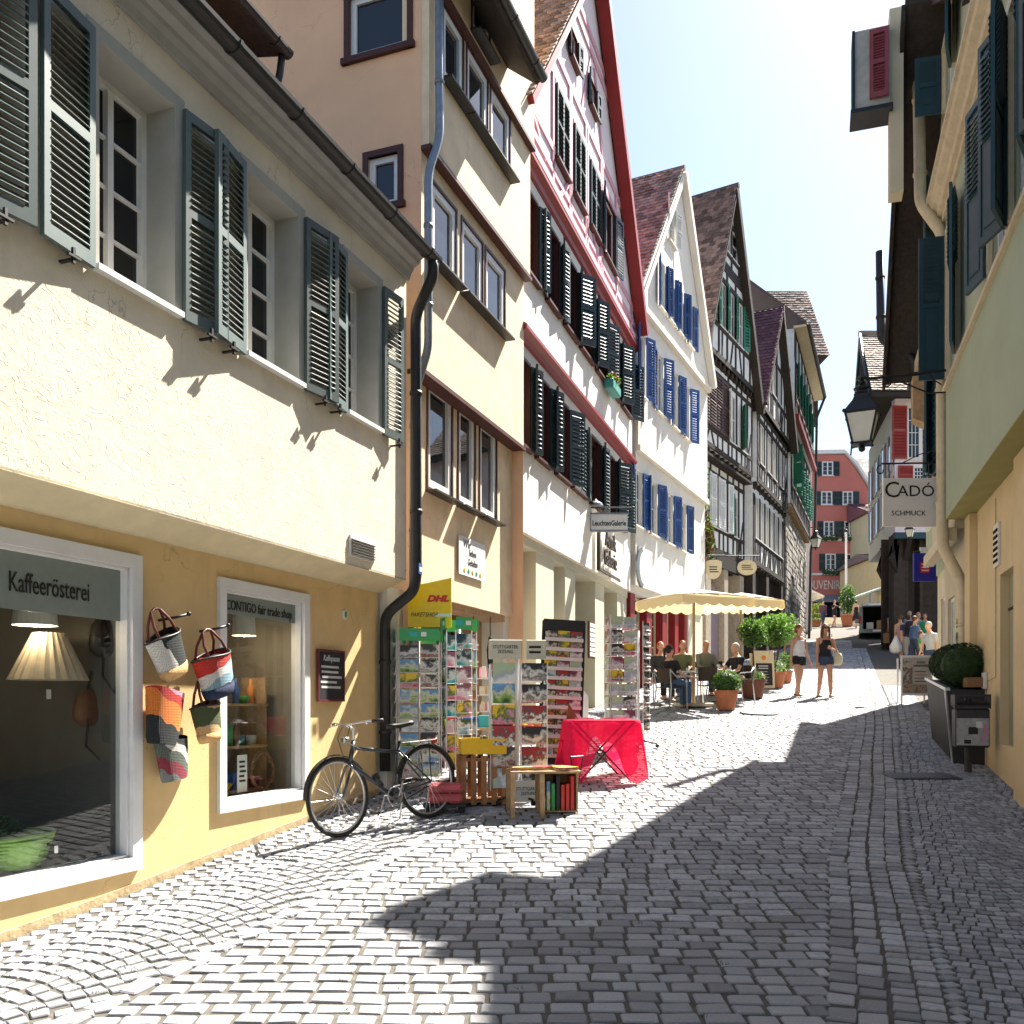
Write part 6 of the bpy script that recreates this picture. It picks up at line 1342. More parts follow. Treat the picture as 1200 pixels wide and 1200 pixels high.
# glass shelf unit with trinkets near the shop door
e = prop('trinket_stand', 574, 905, 'small white revolving stand of trinkets by the shop entrance', 'trinket stand')
m = MB(); m.tube([(0, 0, 0), (0, 0, 1.25)], .018, 8); m.build('pole', M_wire, e)
for j in range(5):
    m = MB(); m.lathe([(.001, 0), (.14, 0), (.14, .015), (.001, .015)], 14, (0, 0, .35+j*.21)); m.build('tray', M_wire, e)
    for k in range(7): a = k*.9+j; m = MB(); m.box(-.025, .025, -.02, .02, 0, r.uniform(.08, .15)); o_ = m.build('trinket', r.choice((c_wht, M_creamp, c_wht, c_pnk)), e); o_.location = (.11*cos(a), .11*sin(a), .365+j*.21)
# wooden crate with yellow plastic tray
def slat_crate(u, v, w, dp, h, label, m_, rz=0, n=5, tilt=0, up=0):
    e = prop('wooden_crate', u, v, label, 'crate', rz); e.location.z += up
    for i in range(n):
        x = -w/2+.03+(w-.06)*i/(n-1)
        for y in (-dp/2, dp/2): m = MB(); m.box(x-.03, x+.03, y-.008, y+.008, 0.0, h); m.build('slat', m_, e)
    for i in range(4):
        y = -dp/2+.05+(dp-.1)*i/3
        for x in (-w/2-.009, w/2+.009): m = MB(); m.box(x-.008, x+.008, y-.03, y+.03, 0.0, h); m.build('slat', m_, e)
    for z in (.02, h-.06): m = MB(); m.box(-w/2, w/2, -dp/2+.009, dp/2-.009, z, z+.035); m.build('crate_frame', m_, e)
    return e
M_crate = mat('orange_brown_wood', (.36, .17, .07), .75, .3, 9, .3, 40)
slat_crate(565, 941, .50, .34, .52, 'upright slatted wooden crate under the yellow tray', M_crate, .15)
p = gpt(565, 941); e = empty('yellow_tray', (p.x+.0, p.y, p.z+.535), .15, 'yellow plastic stacking tray of booklets on the slatted crate', 'tray')
M_ypl = flat('yellow_plastic', (.80, .50, .02), .4); m = MB(); m.box(-.24, .24, -.18, .18, 0, .012); 
for a in ((-.24, .24, -.18, -.168), (-.24, .24, .168, .18)): m.box(*a, .012, .16)
for x in (-.24, .228): m.box(x, x+.012, -.168, .168, .012, .16)
m.box(-.25, .25, -.19, -.18, .14, .165); m.box(-.25, .25, .18, .19, .14, .165); m.build('tray', M_ypl, e)
for k in range(9): m = MB(); m.M = TR(-.2+k*.05, 0, .013, 0, 0, r.uniform(-.1, .1)); m.box(-.012, .012, -.14, .14, 0, r.uniform(.13, .2)); m.build('booklet', r.choice(PR), e)
# table with books behind, low bench with crate of books
e = prop('book_table', 568, 915, 'low table crowded with books, boxes and small goods behind the crate', 'table')
m = MB(); m.box(-.45, .7, -.25, .3, .62, .65); m.build('tabletop', M_wood, e)
for x in (-.4, .65):
    for y in (-.2, .25): m = MB(); m.box(x-.02, x+.02, y-.02, y+.02, 0, .62); m.build('leg', M_wood, e)
bi = 0
for k in range(22):
    x = r.uniform(-.4, .62); y = r.uniform(-.2, .22); h_ = r.uniform(.03, .16); w = r.uniform(.05, .11); q = r.randrange(10); p = e.location
    b = empty('book_stack' if h_ < .1 else 'gift_box', (p.x+x, p.y+y, p.z+.651), r.uniform(-.4, .4), f'{cn[q]} {"flat pile of books" if h_ < .1 else "small carton"} {"at the front" if y < -.05 else "at the back" if y > .1 else "in the middle"} of the crowded book table, {"left" if x < -.1 else "right" if x > .3 else "central"} part', 'books' if h_ < .1 else 'box', 'goods laid out on the book table')
    n = max(1, int(h_/.03)) if h_ < .1 else 1
    for i in range(n): m = MB(); m.M = TR(0, 0, i*h_/n, r.uniform(-.1, .1)); m.bbox(-w, w, -w*.7, w*.7, 0, h_/n-.002, .003); m.build('book' if h_ < .1 else 'carton', DP[q] if i % 2 == 0 else r.choice(PR), b)
e = prop('book_bench', 630, 953, 'low pale wooden bench loaded with magazines, standing on the cobbles', 'bench', .12)
m = MB(); m.bbox(-.30, .42, -.2, .22, .42, .445, .004); m.build('bench_top', M_wood, e)
for x, y in ((-.28, -.18), (.02, -.18), (-.28, .2), (.4, .2)): m = MB(); m.box(x-.022, x+.022, y-.02, y+.02, -.05, .42); m.build('leg', M_wood, e)
p = e.location
for k, (x, y) in enumerate(((-.18, 0), (.03, .04), (.25, -.02))):
    b = empty('magazine_pile', (p.x+x, p.y+y, p.z+.446), .2*k, ('pale magazine pile on the left end of the pale bench', 'coloured magazine pile in the middle of the pale bench', 'bright magazine pile on the right end of the pale bench')[k], 'magazines')
    for i in range(3): m = MB(); m.M = TR(0, 0, i*.012, .1*i); m.box(-.11, .11, -.14, .14, 0, .011); m.build('magazine', PR[(9, 3, 7)[(k+i) % 3]], b)
e = prop('display_crate', 652, 950, 'open painted wooden box on its side with albums beside the bench', 'crate', .12)
for a in ((-.2, .2, -.14, .16, 0, .015), (-.2, .2, -.14, .16, .40, .415), (-.2, -.185, -.14, .16, .015, .40), (.185, .2, -.14, .16, .015, .4), (-.185, .185, .145, .16, .015, .40)): m = MB(); m.box(*a); m.build('board', M_wood, e)
for k in range(7): m = MB(); m.box(-.17+k*.05, -.135+k*.05, -.12, .1, .016, .016+r.uniform(.25, .36)); m.build('album', r.choice((c_grn, c_blk, c_red, PR[0], PR[2], c_yel)), e)
m = MB(); m.box(.2, .206, -.12, .14, .03, .38); m.build('painted_panel', PR[6], e)
e = prop('folding_sign', 676, 938, 'thin black folding stand leaning beside the wooden box', 'stand', .9); 
for s_ in (-1, 1): m = MB(); m.tube([(s_*.12, 0, .48), (s_*.16, .12*s_, 0)], .008, 5); m.build('leg', M_iron, e)
m = MB(); m.tube([(-.12, 0, .48), (.12, 0, .48)], .008, 5); m.build('rail', M_iron, e)
e = prop('title_plate', 606, 944, 'white newspaper title plate leaning under the bench', 'sign', .1, off=(.12, -.06)); m = MB(); m.bbox(-.2, .2, -.01, .01, .05, .28, .006); t_ = m.build('plate', c_wht, e); text('STUTTGARTER\nZEITUNG', .05, M_let, t_, (0, -.013, .165), sx=.8)
# small cart box with red cushions beside the bicycle
e = prop('bundle_cart', 524, 952, 'small wheeled base with two pinkish red parcels behind the bicycle wheel', 'cart', .1)
m = MB(); m.bbox(-.25, .2, -.12, .12, .06, .09, .01); m.build('deck', c_blk, e)
for k in range(2): m = MB(); m.bbox(-.2, .16, -.1, .1, .10+k*.11, .20+k*.11, .03); m.build('parcel', mat('dusty_red', (.45, .09, .10), .7), e)
for x in (-.2, .15): m = MB(); m.tube([(x, -.1, .035), (x, .1, .035)], .035, 10); m.build('wheel', M_tyre, e)
# round folding table with red cloth
e = prop('cloth_table', 704, 912, 'folding table with crossed thin legs under the bright red cloth', 'table', .1); TH = .72
m = MB(); m.bbox(-.42, .42, -.30, .30, TH-.02, TH, .006); m.build('tabletop', M_wood, e)
for s_ in (-1, 1):
    m = MB(); m.tube([(-.36*s_, -.24, TH-.03), (.30*s_, -.26, .0)], .011, 6); m.build('leg', M_cbrown, e); m = MB(); m.tube([(-.36*s_, .24, TH-.03), (.30*s_, .26, .0)], .011, 6); m.build('leg', M_cbrown, e)
m = MB(); m.tube([(0, -.26, TH*.47), (0, .26, TH*.47)], .008, 6); m.build('brace', M_cbrown, e)
p = e.location; cl = empty('red_cloth', (p.x, p.y, p.z+TH+.003), .1, 'sheer bright red cloth draped over the folding table, corners hanging low', 'tablecloth')
m = MB(); n = 96; rings = []
def sq(t, a, b): c_, s_ = cos(t), sin(t); k = min(a/abs(c_) if abs(c_) > 1e-6 else 9, b/abs(s_) if abs(s_) > 1e-6 else 9); return c_*k, s_*k
for q in range(14):
    ring = []
    for i in range(n):
        t = 2*pi*i/n; x, y = sq(t, .435, .315); cor = abs(sin(2*t))**2.2; drop = (.24+.50*cor)
        if q == 0: ring.append((x*.02, y*.02, 0)); continue
        if q == 1: ring.append((x*.97, y*.97, .002)); continue
        f_ = (q-1)/12; w_ = .02+.055*f_*(.6+.4*sin(t*3)); o_ = 1+.10*f_+w_*sin(t*13+2*sin(t*2))*f_+.10*cor*f_
        ring.append((x*o_, y*o_, -drop*f_+.02*f_*sin(t*9)))
    rings.append(ring)
m.loft(rings, cap=False)
mc = mat('sheer_red_cloth', (.80, .015, .13), .7, .08, 12); N_ = mc.node_tree.nodes; L_ = mc.node_tree.links; tl = N_.new('ShaderNodeBsdfTranslucent'); tl.inputs[0].default_value = (.85, .02, .10, 1); mx = N_.new('ShaderNodeMixShader'); mx.inputs[0].default_value = .45; L_.new(N_['Principled BSDF'].outputs[0], mx.inputs[1]); L_.new(tl.outputs[0], mx.inputs[2]); tp = N_.new('ShaderNodeBsdfTransparent'); tp.inputs[0].default_value = (1, .35, .4, 1); m2_ = N_.new('ShaderNodeMixShader'); m2_.inputs[0].default_value = .24; L_.new(mx.outputs[0], m2_.inputs[1]); L_.new(tp.outputs[0], m2_.inputs[2]); L_.new(m2_.outputs[0], N_['Material Output'].inputs[0])
m.build('cloth', mc, cl, smooth=True)
for k, (x, y, w, l) in enumerate(((-.2, 0, .22, 'white open leaflet on the left of the red cloth'), (.08, -.08, .16, 'grey booklet in the middle of the red cloth'), (.25, .1, .14, 'small pale card box at the right of the red cloth'))):
    b = empty('leaflet', (p.x+x, p.y+y, p.z+TH+.012), .3*k, l, 'leaflet'); m = MB(); m.box(-w/2, w/2, -w*.4, w*.4, 0, (.01, .012, .03)[k]); m.box(-w/2+.01, w/2-.03, -w*.4+.01, w*.4-.02, (.01, .012, .03)[k], (.015, .016, .036)[k]); m.build('paper', PR[(9, 4, 5)[k]], b)
e = empty('display_easel', (p.x-.36, p.y+.1, p.z+TH+.006), .3, 'dark little easel standing on the left corner of the red cloth', 'easel'); m = MB(); m.prism([(-.06, 0, 0), (.1, 0, 0), (-.03, 0, .2)], (0, .012, 0)); m.build('easel', c_brn, e)
e = prop('white_chair', 672, 880, 'white rounded chair back behind the red cloth table', 'chair'); m = MB(); m.loft([[(x, .02*cos(x*4), z+zz) for x, z in [(-.22, 0), (-.22, .3), (-.16, .38), (.16, .38), (.22, .3), (.22, 0)]] for zz, in ((.5,), (.5,))]); m = MB(); m.prism([(-.22, 0, .45), (-.22, 0, .8), (-.16, 0, .88), (.16, 0, .88), (.22, 0, .8), (.22, 0, .45)], (0, .02, 0)); m.build('backrest', c_wht, e); m = MB(); m.bbox(-.22, .22, -.4, 0, .43, .46, .01); m.build('seat', c_wht, e)
for x in (-.19, .19):
    for y in (-.37, -.02): m = MB(); m.tube([(x, y, 0), (x, y, .43)], .012, 6); m.build('leg', M_alu, e)
# bags hung from the shop lintel
for k, (u, v0, v1, l) in enumerate(((553, 735, 778, 'black umbrella bag hanging left under the wooden lintel'), (573, 735, 787, 'longer black bag hanging right under the wooden lintel'))):
    s, z = B2.sz(u, v1, .1); zt = B2.sz(u, v0, .1)[1]; q = B2.w(s, -.12, z); b = empty('hanging_umbrella', q, B2.ang, l, 'umbrella'); h_ = zt-z; m = MB(); m.lathe([(.005, 0), (.04, .06), (.055, h_*.5), (.03, h_*.75), (.012, h_*.8)], 8); m.build('umbrella_body', c_blk, b); m = MB(); m.tube([(0, 0, h_*.78), (0, 0, h_+.15)], .008, 5); m.build('strap', c_blk, b)
# parcel shop sign projecting from the yellow house
Yd = 10.75; a0 = at(478, 688, Yd); a1 = at(529, 735, Yd)
e = empty('parcel_shop_sign', (a0.x, Yd, a1.z), 0, 'bright yellow parcel shop sign with a slanting top edge above the postcard stands', 'sign'); w = a1.x-a0.x; M_dy = flat('sign_yellow', (.83, .56, .005), .4)
m = MB(); m.prism([(0, 0, 0), (w, 0, 0), (w, 0, at(0, 677, Yd).z-a1.z), (0, 0, at(0, 690, Yd).z-a1.z+.02)], (0, .03, 0)); b = m.build('board', M_dy, e)
M_dr = flat('sign_red', (.55, .01, .01), .4); text('DHL', .10, M_dr, b, (w*.68, -.004, .33), ext=.002, sx=1.25, shear=.3, bold=.006)
m = MB(); m.box(w*.45, w*.98, -.003, 0, .31, .316); m.build('speed_line', M_dr, b); m = MB(); m.box(w*.6, w, -.003, 0, .125, .16); m.build('white_stripe', c_wht, b); text('PAKETSHOP', .068, M_let, b, (w*.37, -.004, .145), ext=.002, sx=.85, shear=.25)
# hand-written banner
s, z = B2.sz(537, 672, .14); s1 = B2.sz(568, 680, .14)[0]; zt = B2.sz(537, 626, .14)[1]; q = B2.w(s, -.15, z); e = empty('paper_banner', q, B2.ang, 'white hand-lettered paper banner hung on strings from the yellow house window sill', 'banner'); w = s1-s; h_ = zt-z
m = MB(); m.box(0, w, 0, .006, 0, h_); b = m.build('paper', c_wht, e); text('Wir', .16, M_let, b, (w*.28, -.003, h_*.82), ext=.001, shear=.2); text('lieben\nGeladen', .13, M_let, b, (w*.5, -.003, h_*.5), ext=.001, sx=.8, shear=.15)
for k in range(5): m = MB(); m.ell((w*(.2+.15*k), -.004, h_*.14), (.03, .004, .035), 8, 5); m.build('painted_flower', (c_yel, c_grn)[k % 2], b)
for x in (.02, w-.02): m = MB(); m.tube([(x, .003, h_), (x, .003, h_+.55)], .002, 4); m.build('string', c_wht, e)
# lamp shop sign
Ys = 18.6; q = at(692, 622, Ys); q1 = at(735, 600, Ys); e = empty('lamp_gallery_sign', (q.x, Ys, q.z), 0, 'long white hanging sign with dark lettering on the pink gabled house', 'sign'); w = q1.x-q.x; h_ = at(0, 603, Ys).z-q.z
m = MB(); m.bbox(0, w, -.06, .06, 0, h_, .01); b = m.build('sign_box', c_wht, e); text('LeuchtenGalerie', .15, M_let, b, (w/2, -.063, h_*.42), ext=.003, sx=.68, bold=.003)
for zz in (-.02, h_): m = MB(); m.box(-.02, w+.02, -.07, .07, zz, zz+.025); m.build('sign_rim', M_zinc, e)
for x in (w*.2, w*.7): m = MB(); m.tube([(x, 0, h_), (x, 0, h_+.14)], .01, 5); m.build('hanger', M_iron, e)
m = MB(); m.tube([(-.1, 0, h_+.14), (w+.1, 0, h_+.14)], .014, 6); m.tube([(-.1, 0, h_+.14), (-.35, .15, h_+.14)], .014, 6); m.build('bracket', M_iron, e)
m = MB(); m.lathe([(.16, 0), (.14, .05), (.05, .1), (.02, .14)], 14, (.1, 0, h_+.17)); m.build('lamp_hood', M_zinc, e)
# metal wall letters and round wall emblem
s, z = B3.sz(701, 640, .25); q = B3.w(s, -.28, z-.5); e = empty('metal_wall_sign', q, B3.ang, 'rusty cut-metal lettering projecting from the pink gabled house wall', 'sign'); M_rust = mat('dark_rust', (.05, .035, .03), .7)
text('Antik', .5, M_rust, e, (1.0, 0, .75), ext=.02, sx=.9); text('Galerie', .5, M_rust, e, (1.0, 0, .35), ext=.02, sx=.8); m = MB(); m.box(.0, 2.1, .02, .05, .02, .08); m.box(-.05, .02, -.02, .05, 0, 1.1); m.build('frame', M_rust, e)
s, z = B4.sz(750, 665, .2); q = B4.w(s, -.22, z); e = empty('wall_emblem', q, B4.ang, 'crescent shaped grey metal emblem above the parasols', 'emblem'); m = MB(); A = [pi*.55+pi*.95*i/16 for i in range(17)]; m.loft([[(x*.42, y_, z_*.5) for x, z_ in [(cos(a), sin(a)) for a in A]+[(.25+.8*cos(a), .8*sin(a)) for a in A[::-1]]] for y_ in (-.05, 0)]); m.build('crescent', M_zinc, e)
# wall price board
s, z = B3.sz(689, 771, .12); q = B3.w(s, -.13, z); e = empty('notice_board', q, B3.ang, 'narrow brown framed notice board on the pale pier beside the glass door', 'sign'); m = MB(); m.box(0, .5, -.02, .02, 0, .75); b = m.build('frame', M_cbrown, e)
for k in range(7): m = MB(); m.box(.04, .46, -.026, -.02, .04+k*.1, .12+k*.1); m.build('notice', c_wht, b)
# ---------------- people ----------------
M_skin = mat('skin', (.56, .31, .20), .55, .06, 12); M_skin2 = mat('tanned_skin', (.50, .25, .15), .55, .06, 12)
def ering(c, d, up, rx, ry, n=12):
    d = d.normalized(); a = up-d*up.dot(d)
    if a.length < 1e-4: a = d.orthogonal()
    a.normalize(); b = d.cross(a); return [tuple(c+b*cos(2*pi*k/n)*rx+a*sin(2*pi*k/n)*ry) for k in range(n)]
def limb(mb, pts, radii, up=Vector((0, 1, 0))):
    """closed tapered limb through the joints; radii = (width, depth) per point"""
    P = [Vector(p) for p in pts]; rg = []
    for i, p in enumerate(P):
        d = P[min(i+1, len(P)-1)]-P[max(i-1, 0)]; r = radii[i]; r = r if isinstance(r, tuple) else (r, r); rg.append(ering(p, d, up, r[0], r[1]))
    mb.loft(rg)
def mid(a, b, t): return a+(b-a)*t
def person(p, rz, label, H=1.7, legs=((14, 5), (-12, 18)), arms=(((8, 6), (20, 4)), ((-8, 6), (5, 4))), seated=False, female=False, top=None, top_m=None, bot='trousers', bot_m=None, hair_m=None, hair='short', skin=None, shoes=None, lean=0, head=(0, 0), vox=.016, cat='person', hat=None, group=None, glasses=False):
    skin = skin or M_skin; e = empty('person', p, rz, label, cat, group); e.scale = (H/1.7,)*3; h = 1.7; pel = .90; pts = {}
    sw = .165 if female else .19; hw = .085
    lo = 9
    for s, (a, k) in zip((-1, 1), legs):
        a, k = radians(a), radians(k); hip = Vector((s*hw, 0, pel)); kn = hip+Vector((s*.01, -sin(a), -cos(a)))*.42; an = kn+Vector((0, -sin(a-k), -cos(a-k)))*.41; pts[s] = [hip, kn, an]; lo = min(lo, an.z)
    dz = .075-lo
    if seated: dz = 0
    hipc = Vector((0, 0, pel+dz))
    for s in (-1, 1): pts[s] = [q+Vector((0, 0, dz)) for q in pts[s]]
    L = radians(lean); T = lambda x, y, z: hipc+Vector((x, y*cos(L)-z*sin(L), z*cos(L)+y*sin(L)))
    up = Vector((0, 1, 0))
    # --- body, one surface
    b = MB(); wst, bst = (.115, .13) if female else (.14, .155)
    tor = [(T(0, 0, -.08), (.10, .075)), (T(0, 0, 0), (.16 if female else .155, .105)), (T(0, 0, .14), (wst, .09)), (T(0, -.01, .28), (bst, .10)), (T(0, 0, .40), (sw*.93, .095)), (T(0, .005, .47), (sw*.80, .075)), (T(0, .01, .515), (.06, .055)), (T(0, 0, .57), (.052, .052))]
    limb(b, [t[0] for t in tor], [t[1] for t in tor])
    for s in (-1, 1):
        hp, kn, an = pts[s]; r = (.082, .056, .05, .034) if female else (.085, .06, .055, .038)
        limb(b, [hp+Vector((0, 0, .04)), mid(hp, kn, .3), kn, mid(kn, an, .35), an, an-Vector((0, 0, .03))], [r[0], r[0]*.97, r[1], r[2]*1.08, r[3], r[3]], Vector((0, 1, .2)))
        limb(b, [an+Vector((0, .05, -.045)), an+Vector((0, -.03, -.035)), an+Vector((0, -.12, -.055)), an+Vector((0, -.17, -.06))], [(.03, .028), (.037, .035), (.042, .02), (.03, .012)], Vector((0, 0, 1)))
    armp = {}
    for s, ((f, o), (f2, o2)) in zip((-1, 1), arms):
        f, o, f2, o2 = map(radians, (f, o, f2, o2)); sh = T(s*sw, .005, .43); el = sh+Vector((s*sin(o), -sin(f)*cos(o), -cos(f)*cos(o)))*.285; wr = el+Vector((s*sin(o2), -sin(f2)*cos(o2), -cos(f2)*cos(o2)))*.25; armp[s] = (sh, el, wr)
        k = 1 if not female else .85
        limb(b, [T(s*sw*.7, .005, .43), sh, mid(sh, el, .5), el, mid(el, wr, .3), wr], [.045*k, .052*k, .044*k, .036*k, .036*k, .024*k])
        d = (wr-el).normalized(); sd = d.cross(Vector((0, 1, 0))); sd = sd.normalized() if sd.length > .1 else Vector((1, 0, 0))
        limb(b, [wr, wr+d*.045, wr+d*.085], [(.026, .018), (.038, .016), (.036, .013)])
        for q, ln in zip((-1.5, -.5, .5, 1.5), (.055, .07, .075, .06)):
            a0 = wr+d*.075+sd*q*.019; limb(b, [a0, a0+d*ln*.55, a0+d*ln+Vector((0, -.012, 0))], [.0095, .009, .007])
        a0 = wr+d*.02-sd*s*.025; limb(b, [a0, a0+d*.03-sd*s*.02, a0+d*.055-sd*s*.022], [.011, .010, .008])
    hc = T(0, -.012, .665); hr, ht = radians(head[0]), radians(head[1]); HM = Matrix.Translation(hc) @ Matrix.Rotation(hr, 4, 'Z') @ Matrix.Rotation(ht, 4, 'X')
    b.M = HM; b.ell((0, .005, .02), (.073, .092, .095), 14, 10); b.ell((0, -.02, -.055), (.052, .06, .055), 12, 8); b.ell((0, -.10, -.01), (.013, .02, .022), 8, 6); b.ell((0, -.083, -.055), (.024, .012, .010), 8, 5); b.ell((-.075, .01, 0), (.012, .02, .03), 8, 6); b.ell((.075, .01, 0), (.012, .02, .03), 8, 6); b.M = None
    o = b.build('body', skin, e, smooth=True); m = o.modifiers.new('remesh', 'REMESH'); m.mode = 'VOXEL'; m.voxel_size = vox; m.use_smooth_shade = True
    if vox < .014:
        for s in (-1, 1): q = MB(); q.M = HM; q.ell((s*.03, -.083, .018), (.014, .008, .008), 8, 6); q.build('eye', M_dark, e, smooth=True)
        q = MB(); q.M = HM; q.ell((0, -.094, -.052), (.024, .006, .007), 8, 5); q.build('lips', mat('lips', (.45, .12, .10), .5), e, smooth=True)
    if glasses: q = MB(); q.M = HM; q.ell((-.033, -.088, .018), (.03, .01, .02), 10, 6); q.ell((.033, -.088, .018), (.03, .01, .02), 10, 6); q.tube([(-.08, 0, .02), (-.06, -.075, .022), (.06, -.075, .022), (.08, 0, .02)], .004, 4); q.build('sunglasses', M_dark, e, smooth=True)
    # --- hair
    if hair_m and hair != 'bald':
        q = MB(); q.M = HM; q.ell((0, .018, .032), (.083, .093, .098), 14, 10)
        if hair == 'long': q.M = None; q2 = T(0, .06, .62); limb(q, [HM @ Vector((0, .03, .06)), HM @ Vector((0, .075, -.02)), T(0, .09, .52), T(0, .10, .40)], [(.075, .05), (.085, .045), (.085, .035), (.05, .02)]); 
        if hair == 'long':
            for s in (-1, 1): limb(q, [HM @ Vector((s*.06, -.02, .07)), HM @ Vector((s*.082, -.02, -.02)), T(s*.085, -.03, .52), T(s*.09, -.06, .42)], [.025, .028, .026, .012])
        if hair == 'tail': limb(q, [Vector((0, .08, .05)), Vector((0, .14, .03)), Vector((0, .15, -.08)), Vector((0, .13, -.18))], [.025, .032, .03, .01])
        if hair == 'bob': limb(q, [Vector((0, .03, .05)), Vector((0, .05, -.05)), Vector((0, .05, -.10))], [(.09, .07), (.095, .06), (.08, .045)])
        o = q.build('hair', hair_m, e, smooth=True); m = o.modifiers.new('remesh', 'REMESH'); m.mode = 'VOXEL'; m.voxel_size = .014; m.use_smooth_shade = True
    if hat: q = MB(); q.M = HM; q.lathe([(.001, .145), (.06, .14), (.088, .10), (.092, .05), (.14, .04), (.14, .032), (.09, .035)], 16); q.build('hat', hat, e, smooth=True)
    # --- clothes
    def cloth(mb, name, m_): o = mb.build(name, m_, e, smooth=True); k = o.modifiers.new('remesh', 'REMESH'); k.mode = 'VOXEL'; k.voxel_size = max(vox, .012); k.use_smooth_shade = True; return o
    if top_m:
        q = MB(); g_ = .014; lim = 6 if top != 'tank' else 5
        tt = tor[1:lim] if top != 'dress' else tor[1:6]; rr = [(a+g_, c_+g_) for _, (a, c_) in tt]
        if top == 'tank': rr[-1] = (rr[-1][0]*.72, rr[-1][1])
        q0 = [T(0, 0, -.03 if top in ('shirt', 'tee') else .02)]+[t[0] for t in tt[1:]]; limb(q, q0, rr)
        if top in ('shirt', 'tee'):
            for s in (-1, 1):
                sh, el, wr = armp[s]; k = 1 if not female else .88
                if top == 'shirt': limb(q, [T(s*sw*.6, .005, .43), sh, mid(sh, el, .5), el, mid(el, wr, .9)], [.058*k, .066*k, .058*k, .050*k, .040*k])
                else: limb(q, [T(s*sw*.6, .005, .43), sh, mid(sh, el, .62)], [.058*k, .066*k, .060*k])
        if top == 'tank':
            for s in (-1, 1): q.M = None; limb(q, [T(s*.075, -.085, .36), T(s*.085, -.03, .475), T(s*.075, .07, .38)], [.016, .016, .016])
        cloth(q, {'tank': 'top', 'tee': 't_shirt', 'shirt': 'shirt', 'dress': 'dress'}[top], top_m)
    if bot_m:
        q = MB()
        if bot in ('trousers', 'shorts'):
            limb(q, [T(0, 0, -.09), T(0, 0, 0), T(0, 0, .08)], [(.13, .09), (.175, .12), (.15, .108)])
            for s in (-1, 1):
                hp, kn, an = pts[s]
                if bot == 'shorts': limb(q, [hp+Vector((0, 0, .03)), mid(hp, kn, .18), mid(hp, kn, .40)], [.098, .104, .102])
                else: limb(q, [hp+Vector((0, 0, .03)), mid(hp, kn, .3), kn, mid(kn, an, .5), mid(kn, an, .95)], [.096, .10, .074, .068, .06])
        else: limb(q, [T(0, 0, .12), T(0, 0, 0), Vector((0, mid(pts[-1][1], pts[1][1], .5).y*.5, pts[1][1].z+.1)), Vector((0, mid(pts[-1][1], pts[1][1], .5).y*.7, pts[1][1].z-.03))], [(.135, .105), (.18, .125), (.22, .18), (.23, .19)])
        cloth(q, {'trousers': 'trousers', 'shorts': 'shorts', 'skirt': 'skirt'}[bot], bot_m)
    for s in (-1, 1):
        an = pts[s][2]; q = MB(); limb(q, [an+Vector((0, .06, -.052)), an+Vector((0, -.03, -.05)), an+Vector((0, -.12, -.06)), an+Vector((0, -.185, -.064))], [(.034, .022), (.042, .024), (.046, .018), (.034, .010)], Vector((0, 0, 1))); q.build('shoe', shoes or c_blk, e, smooth=True)
    e['_arm'] = 1; del e['_arm']; return e, armp, T
M_hb = mat('brown_hair', (.10, .045, .02), .6, .3, 30); M_ha = mat('auburn_hair', (.22, .07, .03), .6, .3, 30); M_hg = mat('grey_hair', (.40, .38, .35), .7, .2, 30); M_hk = mat('black_hair', (.02, .015, .012), .5, .3, 30); M_hbl = mat('blond_hair', (.45, .30, .14), .6, .2, 30)
def cl(n, c): return mat(n, c, .85, .1, 20, .2, 80)
denim, dden = cl('blue_denim', (.06, .11, .20)), cl('dark_denim', (.035, .05, .09)); blk = cl('black_cotton', (.015, .015, .018)); wht = cl('white_cotton', (.72, .72, .72))
def ped(u, v, Hpx=None): p = gpt(u, v); return p
e, A, T = person(gpt(936, 816), .35, 'auburn haired woman walking down in a white tank top and black shorts', 1.70, ((10, 4), (-8, 14)), (((6, 10), (12, 12)), ((-4, 14), (8, 16))), female=True, top='tank', top_m=wht, bot='shorts', bot_m=blk, hair_m=M_ha, hair='bob', head=(25, 8), vox=.010, shoes=c_brn)
m = MB(); m.tube([T(.13, -.11, .1), T(.10, -.10, .3), T(.12, 0, .48), T(.14, .09, .3), T(.15, .1, .05)], .008, 5); m.build('bag_strap', c_brn, e)
e, A, T = person(gpt(967, 817), .05, 'woman in sunglasses walking down in a black top and denim shorts, arm across her chest', 1.72, ((-7, 10), (9, 4)), (((10, 8), (14, 4)), ((14, 12), (105, -48))), female=True, top='tank', top_m=blk, bot='shorts', bot_m=dden, hair_m=M_hb, hair='long', head=(0, 0), vox=.010, skin=M_skin2, shoes=c_brn, glasses=True)
pb = gpt(967, 817); b = empty('shoulder_bag', pb+Vector((.30, .06, .74)), 0, 'cream cloth shoulder bag carried by the woman in sunglasses', 'bag'); m = MB(); m.loft([[(w*cos(t), .05*sin(t), z) for t in [2*pi*i/12 for i in range(12)]] for w, z in ((.07, 0), (.12, .05), (.12, .2), (.09, .28))]); m.build('bag_body', mat('cream_cloth', (.62, .55, .38), .9, .1, 10), b, smooth=True); m = MB(); m.tube([(-.08, 0, .26), (-.12, 0, .55), (-.14, -.02, .72), (-.10, .04, .55), (.06, .03, .27)], .012, 6); m.build('strap', mat('cream_cloth', (0, 0, 0)), b)
